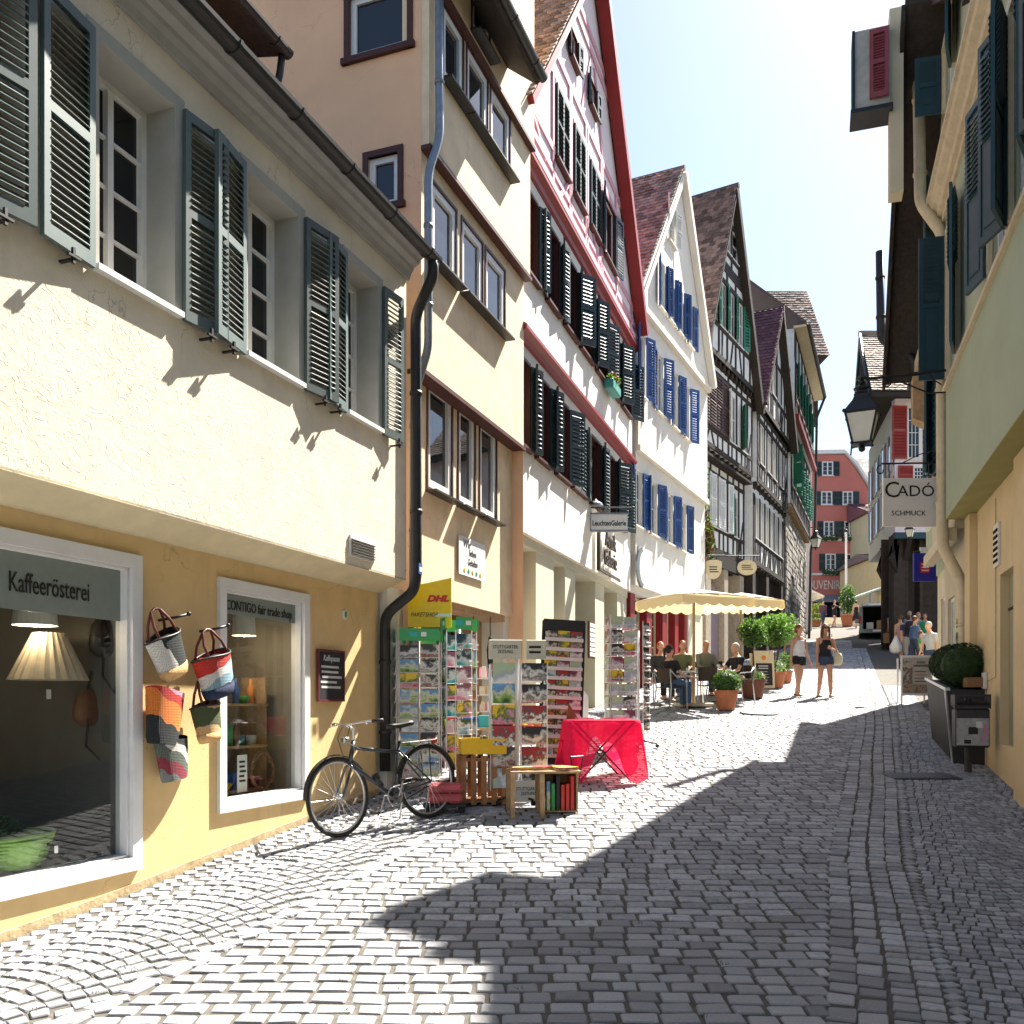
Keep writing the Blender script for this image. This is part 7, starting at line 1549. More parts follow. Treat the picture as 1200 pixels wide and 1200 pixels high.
# cafe under the parasols
M_cane = mat('dark_wicker', (.05, .035, .025), .7, .3, 30, .4, 60)
def cafe_chair(p, rz, label):
    e = empty('cafe_chair', p, rz, label, 'chair', 'aluminium cafe chairs'); S = .45
    for s in (-1, 1):
        m = MB(); m.tube([(s*.24, -.22, 0), (s*.25, -.20, .62), (s*.26, -.14, .66), (s*.26, .12, .68), (s*.23, .24, .80)], .013, 7); m.build('leg', M_alu, e, smooth=True)
        m = MB(); m.tube([(s*.22, .26, 0), (s*.21, .20, .45), (s*.23, .25, .82)], .013, 7); m.build('leg', M_alu, e, smooth=True)
    m = MB(); m.loft([[(x, y, z) for x, z in ((-.22, .45), (.22, .45), (.22, .47), (-.22, .47))] for y in (-.21, .2)]); m.build('seat', M_cane, e)
    m = MB(); m.loft([[(.23*sin(a)*k, .10+.14*cos(a)+(.02 if q else 0), z) for q, a in [(0, t) for t in [-1.2+.3*i for i in range(9)]]+[(1, t) for t in [1.2-.3*i for i in range(9)]]] for z, k in ((.55, 1), (.68, 1.02), (.84, 1))]); m.build('backrest', M_cane, e); return e
def cafe_table(p, label):
    e = empty('cafe_table', p, 0, label, 'table', 'round cafe tables'); m = MB(); m.lathe([(.001, .70), (.36, .70), (.38, .715), (.38, .73), (.001, .735)], 24); m.build('tabletop', M_alu, e); m = MB(); m.tube([(0, 0, .05), (0, 0, .70)], .025, 8); m.build('column', M_alu, e)
    m = MB()
    for k in range(4): a = k*pi/2+.5; m.tube([(0, 0, .06), (.28*cos(a), .28*sin(a), .015)], .016, 6)
    m.build('foot', M_alu, e); return e
def gp(x, y): return Vector((x, y, G(y)))
def gu(u, Y): return gp((u-600)/F*Y, Y)
seat_pose = dict(seated=True, legs=((88, 88), (84, 80)), arms=(((25, 10), (80, 5)), ((25, 10), (85, -10))))
def sit(u, Y, rz, label, **k):
    p = gu(u, Y); cafe_chair(p, rz, 'cafe chair of the '+label[1]); q = dict(seat_pose); q.update(k); pp = p+Vector((0, 0, -.36)); return person(pp+Vector((sin(rz)*0, 0, 0)), rz, label[0], **q)
sit(786, 18.8, 2.2, ('dark ponytailed person in black top and jeans seated nearest the card stands', 'ponytailed guest in the black top'), top='tee', top_m=blk, bot_m=denim, hair_m=M_hk, hair='tail', female=True, lean=-4)
sit(866, 19.9, -1.2, ('grey blond man in a black shirt sitting behind the box ball, arms on the table', 'grey blond man behind the box ball'), top='tee', top_m=blk, bot_m=cl('beige_cotton', (.4, .33, .22)), hair_m=M_hg, lean=8, arms=(((35, 14), (80, 12)), ((30, 14), (75, 14))))
sit(827, 21.1, .3, ('bald man in a grey green jacket at the back of the cafe under the parasol', 'bald man at the back'), top='shirt', top_m=cl('olive_grey', (.22, .22, .16)), bot_m=dden, hair='bald', skin=M_skin2)
sit(800, 20.9, -.2, ('red haired guest in a green blouse, second from the left at the back', 'red haired guest at the back'), top='shirt', top_m=cl('moss_green', (.14, .16, .08)), bot_m=dden, hair_m=M_ha, hair='short', female=True)
sit(774, 20.3, .2, ('guest with orange brown hair and dark jacket by the red shop panels', 'guest by the red shop panels'), top='shirt', top_m=cl('charcoal', (.05, .05, .055)), bot_m=blk, hair_m=mat('ginger_hair', (.45, .13, .03), .6, .2, 30), hair='short')
cafe_chair(gu(833, 19.2), 2.6, 'empty aluminium cafe chair with armrest in front of the nearest table'); cafe_chair(gu(845, 21.4), .6, 'empty cafe chair at the far right table')
cafe_table(gu(810, 19.6), 'round aluminium cafe table nearest the card stands'); cafe_table(gu(846, 20.6), 'round aluminium cafe table further back beside the grey blond man')
for k, (u, Y) in enumerate(((806, 19.5), (814, 19.7), (842, 20.6), (850, 20.5))):
    p = gu(u, Y)+Vector((0, 0, .735)); b = empty('coffee_cup', p, 0, ('white cup at the left of the nearest cafe table', 'white cup at the right of the nearest cafe table', 'white cup at the left of the further cafe table', 'white cup at the right of the further cafe table')[k], 'cup', 'cups on the cafe tables'); m = MB(); m.lathe([(.001, 0), (.07, .005), (.03, .01), (.04, .07), (.035, .07), (.001, .02)], 10); m.build('cup', c_wht, b)
# parasols
M_can = mat('cream_canvas', (.80, .77, .68), .85, .05, 6); N_ = M_can.node_tree.nodes; L_ = M_can.node_tree.links; tl = N_.new('ShaderNodeBsdfTranslucent'); tl.inputs[0].default_value = (.85, .78, .62, 1); mx = N_.new('ShaderNodeMixShader'); mx.inputs[0].default_value = .12; L_.new(N_['Principled BSDF'].outputs[0], mx.inputs[1]); L_.new(tl.outputs[0], mx.inputs[2]); L_.new(mx.outputs[0], N_['Material Output'].inputs[0])
M_val = mat('yellow_valance', (.82, .74, .52), .85, .05, 6); N_ = M_val.node_tree.nodes; L_ = M_val.node_tree.links; tl = N_.new('ShaderNodeBsdfTranslucent'); tl.inputs[0].default_value = (.9, .72, .38, 1); mx = N_.new('ShaderNodeMixShader'); mx.inputs[0].default_value = .5; L_.new(N_['Principled BSDF'].outputs[0], mx.inputs[1]); L_.new(tl.outputs[0], mx.inputs[2]); L_.new(mx.outputs[0], N_['Material Output'].inputs[0])
def parasol(p, rz, half, hz, label):
    e = empty('parasol', p, rz, label, 'parasol', 'cream parasols over the cafe'); m = MB(); n = 12; top = hz+.22; rr = []
    for q in range(8):
        k = max(.001, q/7); ring = []
        for s_ in range(4):
            for i in range(n): t = -1+2*i/n; x, y = ((t, -1), (1, t), (-t, 1), (-1, -t))[s_]; sag = .05*(1-t*t)*k; ring.append((x*half*k*(1-.03*(1-t*t)*k), y*half*k*(1-.03*(1-t*t)*k), top-(top-hz)*(k**1.1)+sag))
        rr.append(ring)
    m.loft(rr, cap=False); o = m.build('canopy', M_can, e)
    m = MB(); N4 = 4*36
    def edge(i):
        s_ = int(i//36); t = -1+2*(i % 36)/36; x, y = ((t, -1), (1, t), (-t, 1), (-1, -t))[s_ % 4]; return x*half*1.004, y*half*1.004, t
    rows_ = []
    for q in (0, .5, 1): rows_.append([(edge(i)[0]*(1+.01*q), edge(i)[1]*(1+.01*q), hz+.045*(1-edge(i)[2]**2)*0-(.17+.05*abs(sin(i*pi/6)))*q) for i in range(N4)])
    m.loft(rows_, cap=False); m.build('valance', M_val, e)
    m = MB(); m.tube([(0, 0, .05), (0, 0, top)], .03, 10); m.build('pole', M_wood, e, smooth=True)
    for s_ in range(8): a = s_*pi/4; k = half*(1 if s_ % 2 == 0 else 1.38)*.97; m = MB(); m.tube([(0, 0, top-.05), (k*cos(a), k*sin(a), hz+.01)], .010, 5); m.build('rib', M_wood, e)
    m = MB(); m.bbox(-.3, .3, -.3, .3, 0, .08, .02); m.build('base', M_beige, e); return e
parasol(gu(813, 19.4), .42, .88, 2.25, 'nearer cream parasol with scalloped valance over the cafe tables'); parasol(gu(868, 22.4), .45, .72, 2.2, 'farther cream parasol with scalloped valance, partly hidden behind the nearer one')
# ---------------- plants ----------------
M_leaf = [mat('leaf_dark', (.025, .06, .015), .6, .3, 20), mat('leaf_mid', (.05, .12, .025), .55, .3, 20), mat('leaf_bright', (.11, .21, .045), .55, .3, 20)]
for m_ in M_leaf[1:]: N_ = m_.node_tree.nodes; L_ = m_.node_tree.links; tl = N_.new('ShaderNodeBsdfTranslucent'); tl.inputs[0].default_value = (.2, .4, .05, 1); mx = N_.new('ShaderNodeMixShader'); mx.inputs[0].default_value = .3; L_.new(N_['Principled BSDF'].outputs[0], mx.inputs[1]); L_.new(tl.outputs[0], mx.inputs[2]); L_.new(mx.outputs[0], N_['Material Output'].inputs[0])
def foliage(par, c, r, n, ls, mats, seed=1, shell=.5, name='crown', lump=.25):
    q = random.Random(seed); mb = MB(); lumps = [(Vector((q.gauss(0, 1), q.gauss(0, 1), q.gauss(0, 1))).normalized(), q.uniform(-lump, lump)) for _ in range(9)]
    for i in range(n):
        d = Vector((q.gauss(0, 1), q.gauss(0, 1), q.gauss(0, 1))).normalized(); k = q.uniform(shell, 1)**.6*(1+sum(w*max(0, d.dot(l))**3 for l, w in lumps)); pos = Vector((c[0]+d.x*r[0]*k, c[1]+d.y*r[1]*k, c[2]+d.z*r[2]*k)); s = ls*q.uniform(.7, 1.3)
        mb.M = Matrix.Translation(pos) @ Matrix.Rotation(q.uniform(0, 2*pi), 4, 'Z') @ Matrix.Rotation(q.uniform(-1.2, 1.2), 4, 'X') @ Matrix.Rotation(q.uniform(-1.2, 1.2), 4, 'Y'); mb.cm = q.choice(range(len(mats)))
        mb.add([(-s, 0, 0), (-.2*s, -s*.38, .03*s), (s, 0, 0), (-.2*s, s*.38, .03*s), (0, 0, -.14*s)], [(0, 1, 4), (1, 2, 4), (2, 3, 4), (3, 0, 4)])
    mb.M = None; o = mb.build(name, mats, par); return o
M_terra = mat('terracotta', (.42, .15, .07), .8, .15, 12, .2, 40, stain=.15); M_soil = flat('potting_soil', (.03, .02, .012), .95)
def pot(e, r0, r1, h_, m_=M_terra):
    m = MB(); m.lathe([(.001, 0), (r0, 0), (r1*.96, h_*.84), (r1*1.05, h_*.85), (r1*1.05, h_), (r1*.93, h_), (r1*.9, h_*.88)], 24); m.build('pot', m_, e, smooth=False); m = MB(); m.lathe([(.001, h_*.88), (r1*.92, h_*.88)], 16); m.build('soil', M_soil, e)
e = empty('potted_box_ball', gpt(851, 832), 0, 'clipped box ball in a terracotta pot in front of the cafe chairs', 'plant'); pot(e, .17, .24, .40); m = MB(); m.ell((0, 0, .55), (.24, .24, .21), 14, 9); m.build('core', M_leaf[0], e); foliage(e, (0, 0, .55), (.29, .29, .26), 2600, .022, M_leaf, 3, .85, lump=.05)
e = empty('potted_tree', gpt(882, 818), 0, 'small round-headed tree in a brown pot with white flowers at its foot', 'tree'); pot(e, .22, .29, .42, mat('brown_pot', (.20, .07, .04), .6, .15, 10)); m = MB(); m.tube([(0, 0, .35), (.02, 0, .8), (0, .01, 1.3)], [.025, .02, .015], 7); m.build('trunk', M_cbrown, e, smooth=True); foliage(e, (0, 0, 1.5), (.35, .35, .35), 1700, .045, M_leaf, 5, .15); foliage(e, (0, 0, .5), (.3, .3, .16), 420, .035, M_leaf[1:]+[c_wht], 6, .3, 'underplanting')
e = empty('potted_bush', gpt(908, 806), 0, 'tall light green feathery bush in a terracotta pot behind the chalkboard menu', 'tree'); pot(e, .2, .27, .4); m = MB(); 
for k in range(5): a = k*1.3; m.tube([(0, 0, .35), (.1*cos(a), .1*sin(a), .9), (.28*cos(a), .28*sin(a), 1.5)], [.018, .014, .006], 6)
m.build('trunk', M_cbrown, e); foliage(e, (0, 0, 1.45), (.46, .46, .52), 2200, .055, M_leaf[1:]+M_leaf[2:], 8, .1, lump=.4); foliage(e, (0, 0, .55), (.3, .3, .22), 350, .04, M_leaf[1:]+[c_wht], 9, .3, 'underplanting')
e = empty('potted_shrub', gpt(920, 800), 0, 'low leafy shrub in a small terracotta pot right of the chalkboard menu', 'plant'); pot(e, .15, .2, .32); foliage(e, (0, 0, .55), (.25, .25, .3), 600, .04, M_leaf, 10, .2)
e = empty('menu_board', gpt(896, 808), .12, 'cream framed pavement menu board with black chalk panel beside the potted tree', 'sign'); e.rotation_euler[0] = -.1; m = MB(); m.bbox(-.27, .27, -.02, .02, .03, .98, .01); f_ = m.build('frame', M_ochre_sof, e); m = MB(); m.box(-.21, .21, -.026, -.02, .10, .66); m.build('slate', c_blk, e); scribble(e, M_chalk, -.16, .16, .50, .62, -.027, 2, 'chalk_line')
for k in range(5): m = MB(); m.box(-.16, .08+.02*(k % 3), -.029, -.026, .44-k*.07, .45-k*.07); m.build('chalk_line', M_chalk, e)
m = MB(); m.lathe([(.001, 0), (.06, 0), (.06, .004), (.001, .004)], 14); o_ = m.build('emblem', c_org, e); o_.rotation_euler = (pi/2, 0, 0); o_.location = (0, -.022, .8); m = MB(); m.bbox(-.25, .25, .25, .28, 0, .95, .01); m.build('rear_panel', M_ochre_sof, e)
e = empty('wooden_easel', gpt(928, 795), .3, 'orange brown wooden easel stand left of the walking women', 'easel'); 
for x in (-.25, .25): m = MB(); m.tube([(x, 0, 0), (x*.9, .02, 1.05)], .022, 6); m.build('leg', M_crate, e)
for z in (.35, .62, .95): m = MB(); m.box(-.25, .25, -.015, .015, z, z+.05); m.build('rail', M_crate, e)
# climbing plant and hanging signs at the timbered house
s, z = B5.sz(826, 655, .5); q = B5.w(.1, -.5, z); e = empty('climbing_plant', q, B5.ang, 'climbing vine with brown and green leaves at the corner of the big timbered house', 'vine'); hh = B5.sz(826, 545, .5)[1]-z
M_dry = mat('dry_leaf', (.22, .09, .035), .8, .3, 20); foliage(e, (.3, 0, hh*.22), (.55, .3, hh*.28), 1300, .07, [M_dry, M_leaf[1], M_dry, M_leaf[0]], 12, .1, 'leaves', .4); foliage(e, (-.0, 0, hh*.65), (.25, .2, hh*.45), 800, .065, M_leaf, 13, .1, 'leaves', .4); m = MB(); m.tube([(0, .2, -z), (.05, .2, 0), (-.05, .15, hh*.6), (.1, .1, hh)], .03, 6); m.build('stem', M_cbrown, e)
def hsign(u0, u1, v0, v1, Y, label, shape, tx, m_, barlen=.6):
    a = at((u0+u1)/2, (v0+v1)/2, Y); w = (u1-u0)/F*Y/2; h_ = (v1-v0)/F*Y/2; e = empty('hanging_sign', a, 0, label, 'sign', 'hanging shop signs over the cafe'); m = MB()
    P = [(w*cos(t), 0, h_*sin(t)) for t in [2*pi*i/24 for i in range(24)]] if shape == 'oval' else [(-w, 0, h_*.8), (-w*.5, 0, h_), (w*.5, 0, h_), (w, 0, h_*.8), (w*.95, 0, -h_*.2), (w*.6, 0, -h_*.75), (0, 0, -h_), (-w*.6, 0, -h_*.75), (-w*.95, 0, -h_*.2)]
    m.prism(P, (0, .05, 0)); m.build('board', m_, e); scribble(e, M_let, -w*.6, w*.6, -h_*.35, h_*.4, -.002, 3)
    m = MB(); m.tube([(-w*.6-barlen, .02, h_+.14), (w+.1, .02, h_+.14)], .018, 6); m.tube([(-w*.4, .02, h_+.14), (-w*.4, .02, h_*.8)], .01, 5); m.tube([(w*.4, .02, h_+.14), (w*.4, .02, h_*.8)], .01, 5); m.build('bracket', M_iron, e); return e
hsign(827, 846, 656, 679, 28.6, 'cream shield shaped hanging sign just above the parasols', 'shield', 'Weinstube', M_ochre_sof); hsign(864, 887, 656, 674, 31, 'cream oval hanging sign right of the shield sign', 'oval', 'Museum', M_ochre_sof, 1.)
# window box on the pink house
s, z = B3.sz(713, 458, .35); q = B3.w(s-.2, -.5, z); e = empty('window_box', q, B3.ang, 'turquoise window box with red and green flowers on the pink gabled house', 'window box'); m = MB(); m.bbox(0, .75, 0, .2, 0, .2, .02); m.build('box', mat('turquoise_box', (.06, .3, .25), .5), e); foliage(e, (.37, .1, .28), (.36, .12, .14), 260, .045, M_leaf+[c_red], 15, .2, 'flowers')
# ---------------- far end of the lane ----------------
far = 'people strolling at the top of the lane'
def fp(u, Y, rz, label, **k): k.setdefault('vox', .03); k.setdefault('bot_m', dden); return person(gu(u, Y), rz, label, group=far, **k)
fp(964.5, 57, .2, 'man in a dark checked shirt and jeans at the top left of the square', top='shirt', top_m=cl('maroon_check', (.12, .05, .07)), hair_m=M_hk)
fp(978, 57, .4, 'person in black with raised hand beside the potted laurel', top='tee', top_m=blk, bot='shorts', bot_m=blk, female=True, hair_m=M_hb, arms=(((30, 20), (120, 10)), ((60, 20), (140, -10))))
fp(1003, 56, pi, 'woman in a short black dress just left of the open van', top='tank', top_m=blk, bot='skirt', bot_m=blk, female=True, hair_m=M_hk)
fp(1046, 38.5, pi+.2, 'man with a white cap and grey T-shirt carrying a paper bag', top='tee', top_m=cl('heather_grey', (.28, .29, .30)), hat=c_wht, bot_m=blk)
fp(1055, 31.5, pi, 'woman in a pale pink dress walking away up the lane', top='tank', top_m=cl('pale_pink', (.6, .33, .32)), bot='skirt', bot_m=cl('pale_pink', (0, 0, 0)), female=True, hair_m=M_hb)
fp(1064, 31.0, pi-.2, 'man in a navy shirt beside the woman in pink', top='tee', top_m=cl('navy_cotton', (.03, .04, .08)), hair_m=M_hk, bot='trousers', bot_m=cl('stone_cotton', (.3, .28, .24)))
fp(1066, 37, .2, 'man in a light blue shirt standing tall in the shade of the dark timber base', top='tee', top_m=cl('light_blue', (.16, .25, .42)), hair_m=M_hg)
fp(1072, 29.8, pi/2, 'man in a blue checked shirt in the shaded crowd', top='shirt', top_m=cl('blue_check', (.08, .14, .26)), hair_m=M_hb)
fp(1076, 35, -.3, 'woman in a grey blouse in the middle of the shaded crowd', top='tee', top_m=cl('blouse_grey', (.3, .32, .33)), hair_m=M_hbl, hair='bob', female=True, bot='skirt', bot_m=blk)
fp(1084, 34, -.6, 'woman in a bright green top at the right of the shaded crowd', top='tee', top_m=cl('bright_green', (.03, .28, .14)), hair_m=M_hb, hair='bob', female=True)
fp(1079, 27.8, .9, 'child in a green T-shirt low in the shaded crowd', H=1.3, top='tee', top_m=cl('leaf_green', (.06, .25, .06)), hair_m=M_hb, bot='shorts')
fp(1092, 24.3, -1.2, 'grey haired man in a pale shirt leaning by the bushes', top='tee', top_m=cl('pale_grey', (.38, .40, .40)), hair_m=M_hg, lean=10)
p = gu(1041, 38.4); b = empty('paper_bag', p+Vector((-.02, 0, .3)), .2, 'brown paper bag held by the man in the white cap', 'bag'); m = MB(); m.loft([[(-.16, -.08, z), (.16, -.08, z), (.17, .08, z), (-.17, .08, z)] for z in (0, .2, .42)]); m.build('bag_body', mat('kraft_paper', (.36, .22, .11), .8), b); m = MB(); m.tube([(-.08, 0, .42), (-.05, 0, .58), (.05, 0, .58), (.08, 0, .42)], .012, 5); m.build('handle', c_brn, b)
p = gu(1049, 31.3); b = empty('plastic_bag', p+Vector((0, -.05, .35)), 0, 'bulging white carrier bag held by the woman in pink', 'bag'); m = MB(); m.loft([[(w*cos(t), .12*w/.2*sin(t), z) for t in [2*pi*i/12 for i in range(12)]] for w, z in ((.08, 0), (.2, .06), (.22, .25), (.12, .42), (.03, .6))]); m.build('bag_body', c_wht, b, smooth=True)
p = gu(1064, 31.0); b = empty('backpack', p+Vector((0, -.2, 1.0)), 0, 'dark backpack worn by the man in the navy shirt', 'backpack'); m = MB(); m.bbox(-.16, .16, -.12, .08, 0, .45, .05); m.build('pack', blk, b); m = MB(); m.bbox(-.11, .11, -.18, -.12, .03, .22, .02); m.build('pocket', blk, b)
# van with raised tailgate
YV = 48.0; p = gu(1029, YV); e = empty('parked_van', p, -.36, 'dark grey van parked at the top of the lane with its tailgate raised', 'van'); M_van = mat('van_paint', (.13, .15, .15), .25, .05, 3, spec=.6, coat=.5); W_, LV, HV = .92, 4.7, 1.9
m = MB(); sec = [(-W_, .35), (-W_, .95), (-W_*.96, 1.15), (-W_*.86, 1.75), (-W_*.7, HV), (W_*.7, HV), (W_*.86, 1.75), (W_*.96, 1.15), (W_, .95), (W_, .35)]
def ringv(y, k=1, hz=1): return [(x*k, y, .35+(z-.35)*hz) for x, z in sec]
m.loft([ringv(.0), ringv(.8), ringv(3.2), ringv(3.6, .98, .9), ringv(4.2, .95, .52), ringv(LV, .85, .42)], cap=False); m.poly([(x, .8, z) for x, z in sec]); m.poly(ringv(LV, .85, .42)); m.build('body', M_van, e, smooth=False)
m = MB(); 
for s_ in (-1, 1): m.box(s_*.74, s_*.92, -.03, .06, .45, 1.72)
m.box(-.9, .9, -.05, .05, .35, .55); m.box(-.8, .8, -.03, .05, 1.76, 1.9); m.build('rear_frame', M_van, e)
m = MB(); m.box(-.74, .74, .05, .78, .5, .56); m.box(-.74, .74, .7, .78, .56, 1.75); m.build('cargo_bay', M_dark, e)
m = MB(); m.M = TR(0, 0, 1.86, 0, radians(12)); m.bbox(-.78, .78, -1.05, .0, -.04, .04, .02); t_ = m.build('tailgate', M_van, e); m = MB(); m.M = TR(0, 0, 1.86, 0, radians(12)); m.box(-.62, .62, -.6, -.12, -.055, -.042); m.build('pane', M_glassD, t_)
for s_ in (-1, 1):
    m = MB(); m.bbox(s_*.84, s_*.935, -.06, .0, .85, 1.25, .01); m.build('tail_light', c_red, e)
    for y in (.85, 3.8): m = MB(); m.tube([(s_*.72, y, .33), (s_*.93, y, .33)], .33, 18); w_ = m.build('wheel', M_tyre, e); m = MB(); m.tube([(s_*.90, y, .33), (s_*.94, y, .33)], .2, 14); m.build('hub_cap', M_alu, w_)
    m = MB(); m.box(s_*.885, s_*.93, 1.2, 3.1, 1.2, 1.62); m.build('pane', M_glassD, e); m = MB(); m.bbox(s_*.93, s_*1.12, 3.3, 3.4, 1.15, 1.35, .02); m.build('mirror', M_van, e)
m = MB(); m.box(-.26, .26, -.065, -.05, .4, .51); m.build('number_plate', c_wht, e)
for k, (x, z, c_) in enumerate(((-.4, .56, c_wht), (.1, .56, M_wood), (.45, .56, c_blue))): b = e.matrix_basis @ Vector((x, .3, z)); q = empty('parcel', (b.x, b.y, b.z), -.32, ('white parcel at the left of the van cargo bay', 'brown parcel in the middle of the van cargo bay', 'blue parcel at the right of the van cargo bay')[k], 'parcel'); m = MB(); m.bbox(-.17, .17, -.15, .15, 0, .35+.1*k, .01); m.build('parcel', c_, q)
# flagpole, laurel, steps, stall roofs, street lantern on the left
p = gu(991.5, 60); e = empty('flagpole', p, 0, 'slim white flagpole in front of the red house', 'pole'); zt = at(0, 622, 60).z-p.z; m = MB(); m.tube([(0, 0, 0), (0, 0, zt)], [.09, .07], 8); m.build('pole', c_wht, e); m = MB(); m.ell((0, 0, zt), (.12, .12, .12)); m.build('finial', M_iron, e)
e = empty('potted_laurel', gu(993, 58.5), 0, 'tall dark laurel in a terracotta pot at the top of the lane', 'plant'); pot(e, .3, .42, .75); foliage(e, (0, 0, 1.7), (.55, .55, 1.0), 900, .10, M_leaf[:2], 21, .2); m = MB(); m.tube([(0, 0, .6), (0, 0, 1.8)], .04, 6); m.build('trunk', M_cbrown, e)
e = empty('yellow_bush', gu(956.5, 58.5), 0, 'yellow green bush left of the man in the checked shirt', 'plant'); foliage(e, (0, 0, .9), (.5, .5, .8), 600, .09, [M_leaf[2], mat('leaf_yellow', (.3, .3, .05), .6)], 22, .1); pot(e, .25, .32, .4)
st = empty('stone_steps', gu(975, 60.5), 0, 'pale stone steps before the red house', 'steps')
for k in range(4): m = MB(); m.bbox(-3.2, 1.8, k*.4, k*.4+.42, -.2, .17*(k+1)-.05, .02); m.build('step', M_beige, st)
def stall(u0, u1, vl, vr, Y, label, m_, dv=9):
    a, b_ = at(u0, vl, Y), at(u1, vr, Y); e = empty('market_stall', (a.x, Y, G(Y)), 0, label, 'stall', 'market stalls on the square'); z0, z1 = a.z-G(Y), b_.z-G(Y); w = b_.x-a.x
    m = MB(); m.prism([(0, 0, z0), (w, 0, z1), (w, 0, z1+.12), (0, 0, z0+.12)], (0, 2.5, 0)); m.build('roof', m_, e)
    for x, z in ((.05, z0), (w-.1, z1)):
        for y in (.1, 2.3): m = MB(); m.box(x, x+.06, y, y+.06, 0, z); m.build('post', M_zinc, e)
    m = MB(); m.box(0, w, .3, 1.2, .75, .85); m.build('counter', M_wood, e); return e
stall(1000, 1036, 702, 689, 62, 'market stall with a slanting pale green awning behind the van', mat('pale_green_canvas', (.40, .48, .45), .8)); stall(940, 966, 688, 700, 62, 'white market tent half hidden by the left row of houses', mat('white_canvas', (.75, .72, .65), .8)); stall(1034, 1050, 690, 688, 64, 'pale green stall roof right of the van', mat('pale_green_canvas', (0, 0, 0)))
for k, (u, c_, l) in enumerate(((1008, c_wht, 'white goods box on the stall behind the van'), (1020, c_yel, 'yellow goods box on the stall behind the van'), (948, c_org, 'orange goods box on the white tent counter'))): p = at(u, 0, 62.6); b = empty('goods_box', (p.x, 62.6, G(62)+.85), 0, l, 'box'); m = MB(); m.bbox(-.4, .4, -.2, .2, 0, .35, .02); m.build('box', c_, b)
# ---------------- lanterns and signs ----------------
M_frost = mat('frosted_lantern_glass', (.78, .76, .66), .35, .06, 6)
def lantern(e, k=1.0):
    """four sided glass lantern, local origin at the bottom knob"""
    T4 = lambda r, z: [(r*k*c_, r*k*s_, z*k) for c_, s_ in ((1, 0), (0, 1), (-1, 0), (0, -1))]
    m = MB(); A, B_ = T4(.17, .12), T4(.30, .55)
    for i in range(4): j = (i+1) % 4; g_ = MB(); g_.poly([A[i], A[j], B_[j], B_[i]]); g_.build('pane', M_frost, e)
    for i in range(4): m = MB(); m.tube([A[i], B_[i]], .016*k, 6); m.build('frame_bar', M_iron, e); 
    m = MB()
    for i in range(4): j = (i+1) % 4; m.tube([A[i], A[j]], .016*k, 6); m.tube([B_[i], B_[j]], .02*k, 6); m.ell((A[i][0]*1.1, A[i][1]*1.1, A[i][2]), (.022*k,)*3, 6, 5); m.ell((B_[i][0]*1.06, B_[i][1]*1.06, B_[i][2]+.02*k), (.03*k,)*3, 6, 5)
    m.build('rim', M_iron, e)
    m = MB(); m.loft([T4(.33, .56), T4(.28, .62), T4(.17, .74), T4(.14, .80), T4(.15, .82), T4(.10, .86), T4(.09, .92)]); m.build('hood', M_black, e)
    m = MB(); m.lathe([(.001, .88*k), (.11*k, .90*k), (.12*k, .93*k), (.06*k, .97*k), (.03*k, 1.0*k), (.03*k, 1.08*k), (.001, 1.1*k)], 10); m.build('finial', M_iron, e)
    m = MB(); m.lathe([(.001, 0), (.04*k, .02*k), (.05*k, .06*k), (.03*k, .09*k), (.14*k, .115*k), (.001, .12*k)], 10); m.build('knob', M_iron, e)
YL = 13.0; a = at(1010, 530, YL); e = empty('street_lantern', a, .35, 'old four sided street lantern with frosted panes hanging from an iron wall arm', 'lantern'); k_ = (at(0, 446, YL).z-a.z)/1.1*1.06; lantern(e, k_)
wx = RW(YL)-.45; tz = at(0, 444, YL).z; z2 = at(0, 437, YL).z
e2 = empty('lantern_arm', (a.x, YL, tz), 0, 'black scrolled iron arm reaching from the green house to the street lantern', 'bracket'); X1 = wx-a.x
m = MB(); m.tube([(0, 0, 0), (X1*.5, 0, .04), (X1, 0, .12)], .02, 8); m.build('arm', M_iron, e2); m = MB(); m.tube([(X1*.30, 0, .02), (X1*.55, 0, -.08), (X1*.8, 0, -.20), (X1, 0, -.19)], .012, 6); m.build('brace', M_iron, e2); m = MB(); m.tube([(X1*.30+.055*cos(t), 0, -.05+.055*sin(t)) for t in [2*pi*i/14 for i in range(14)]], .010, 6, closed=True); m.tube([(X1*.8, 0, .09), (X1*.84, 0, 0), (X1*.95, 0, -.08)], .010, 6); m.build('scroll', M_iron, e2); m = MB(); m.lathe([(.001, -.02), (.06, -.02), (.08, .0), (.05, .035), (.001, .05)], 12); m.build('boss', M_iron, e2)
# jeweller sign
YC = 13.9; a0, a1 = at(1035, 617, YC), at(1097, 560, YC); w = a1.x-a0.x; h_ = a1.z-a0.z; e = empty('jeweller_sign', (a0.x, YC, a0.z), 0, 'square cream sign with dark lettering hanging from a scrolled iron bracket on the right', 'sign')
M_sg = mat('pale_sign_board', (.82, .76, .71), .6, .05, 3, stain=.06); m = MB(); m.bbox(0, w, 0, .05, 0, h_, .006); b = m.build('board', M_sg, e); text('C', .34, M_let, b, (w*.165, -.003, h_*.74), ext=.002); text('ADÓ', .235, M_let, b, (w*.62, -.003, h_*.72), ext=.002, sx=1.08); text('SCHMUCK', .105, M_let, b, (w*.48, -.003, h_*.27), ext=.002, sx=1.05)
for x in (.1, w-.1): m = MB(); m.tube([(x, .025, h_), (x, .025, h_+.22)], .009, 5); m.build('hanger', M_iron, e)
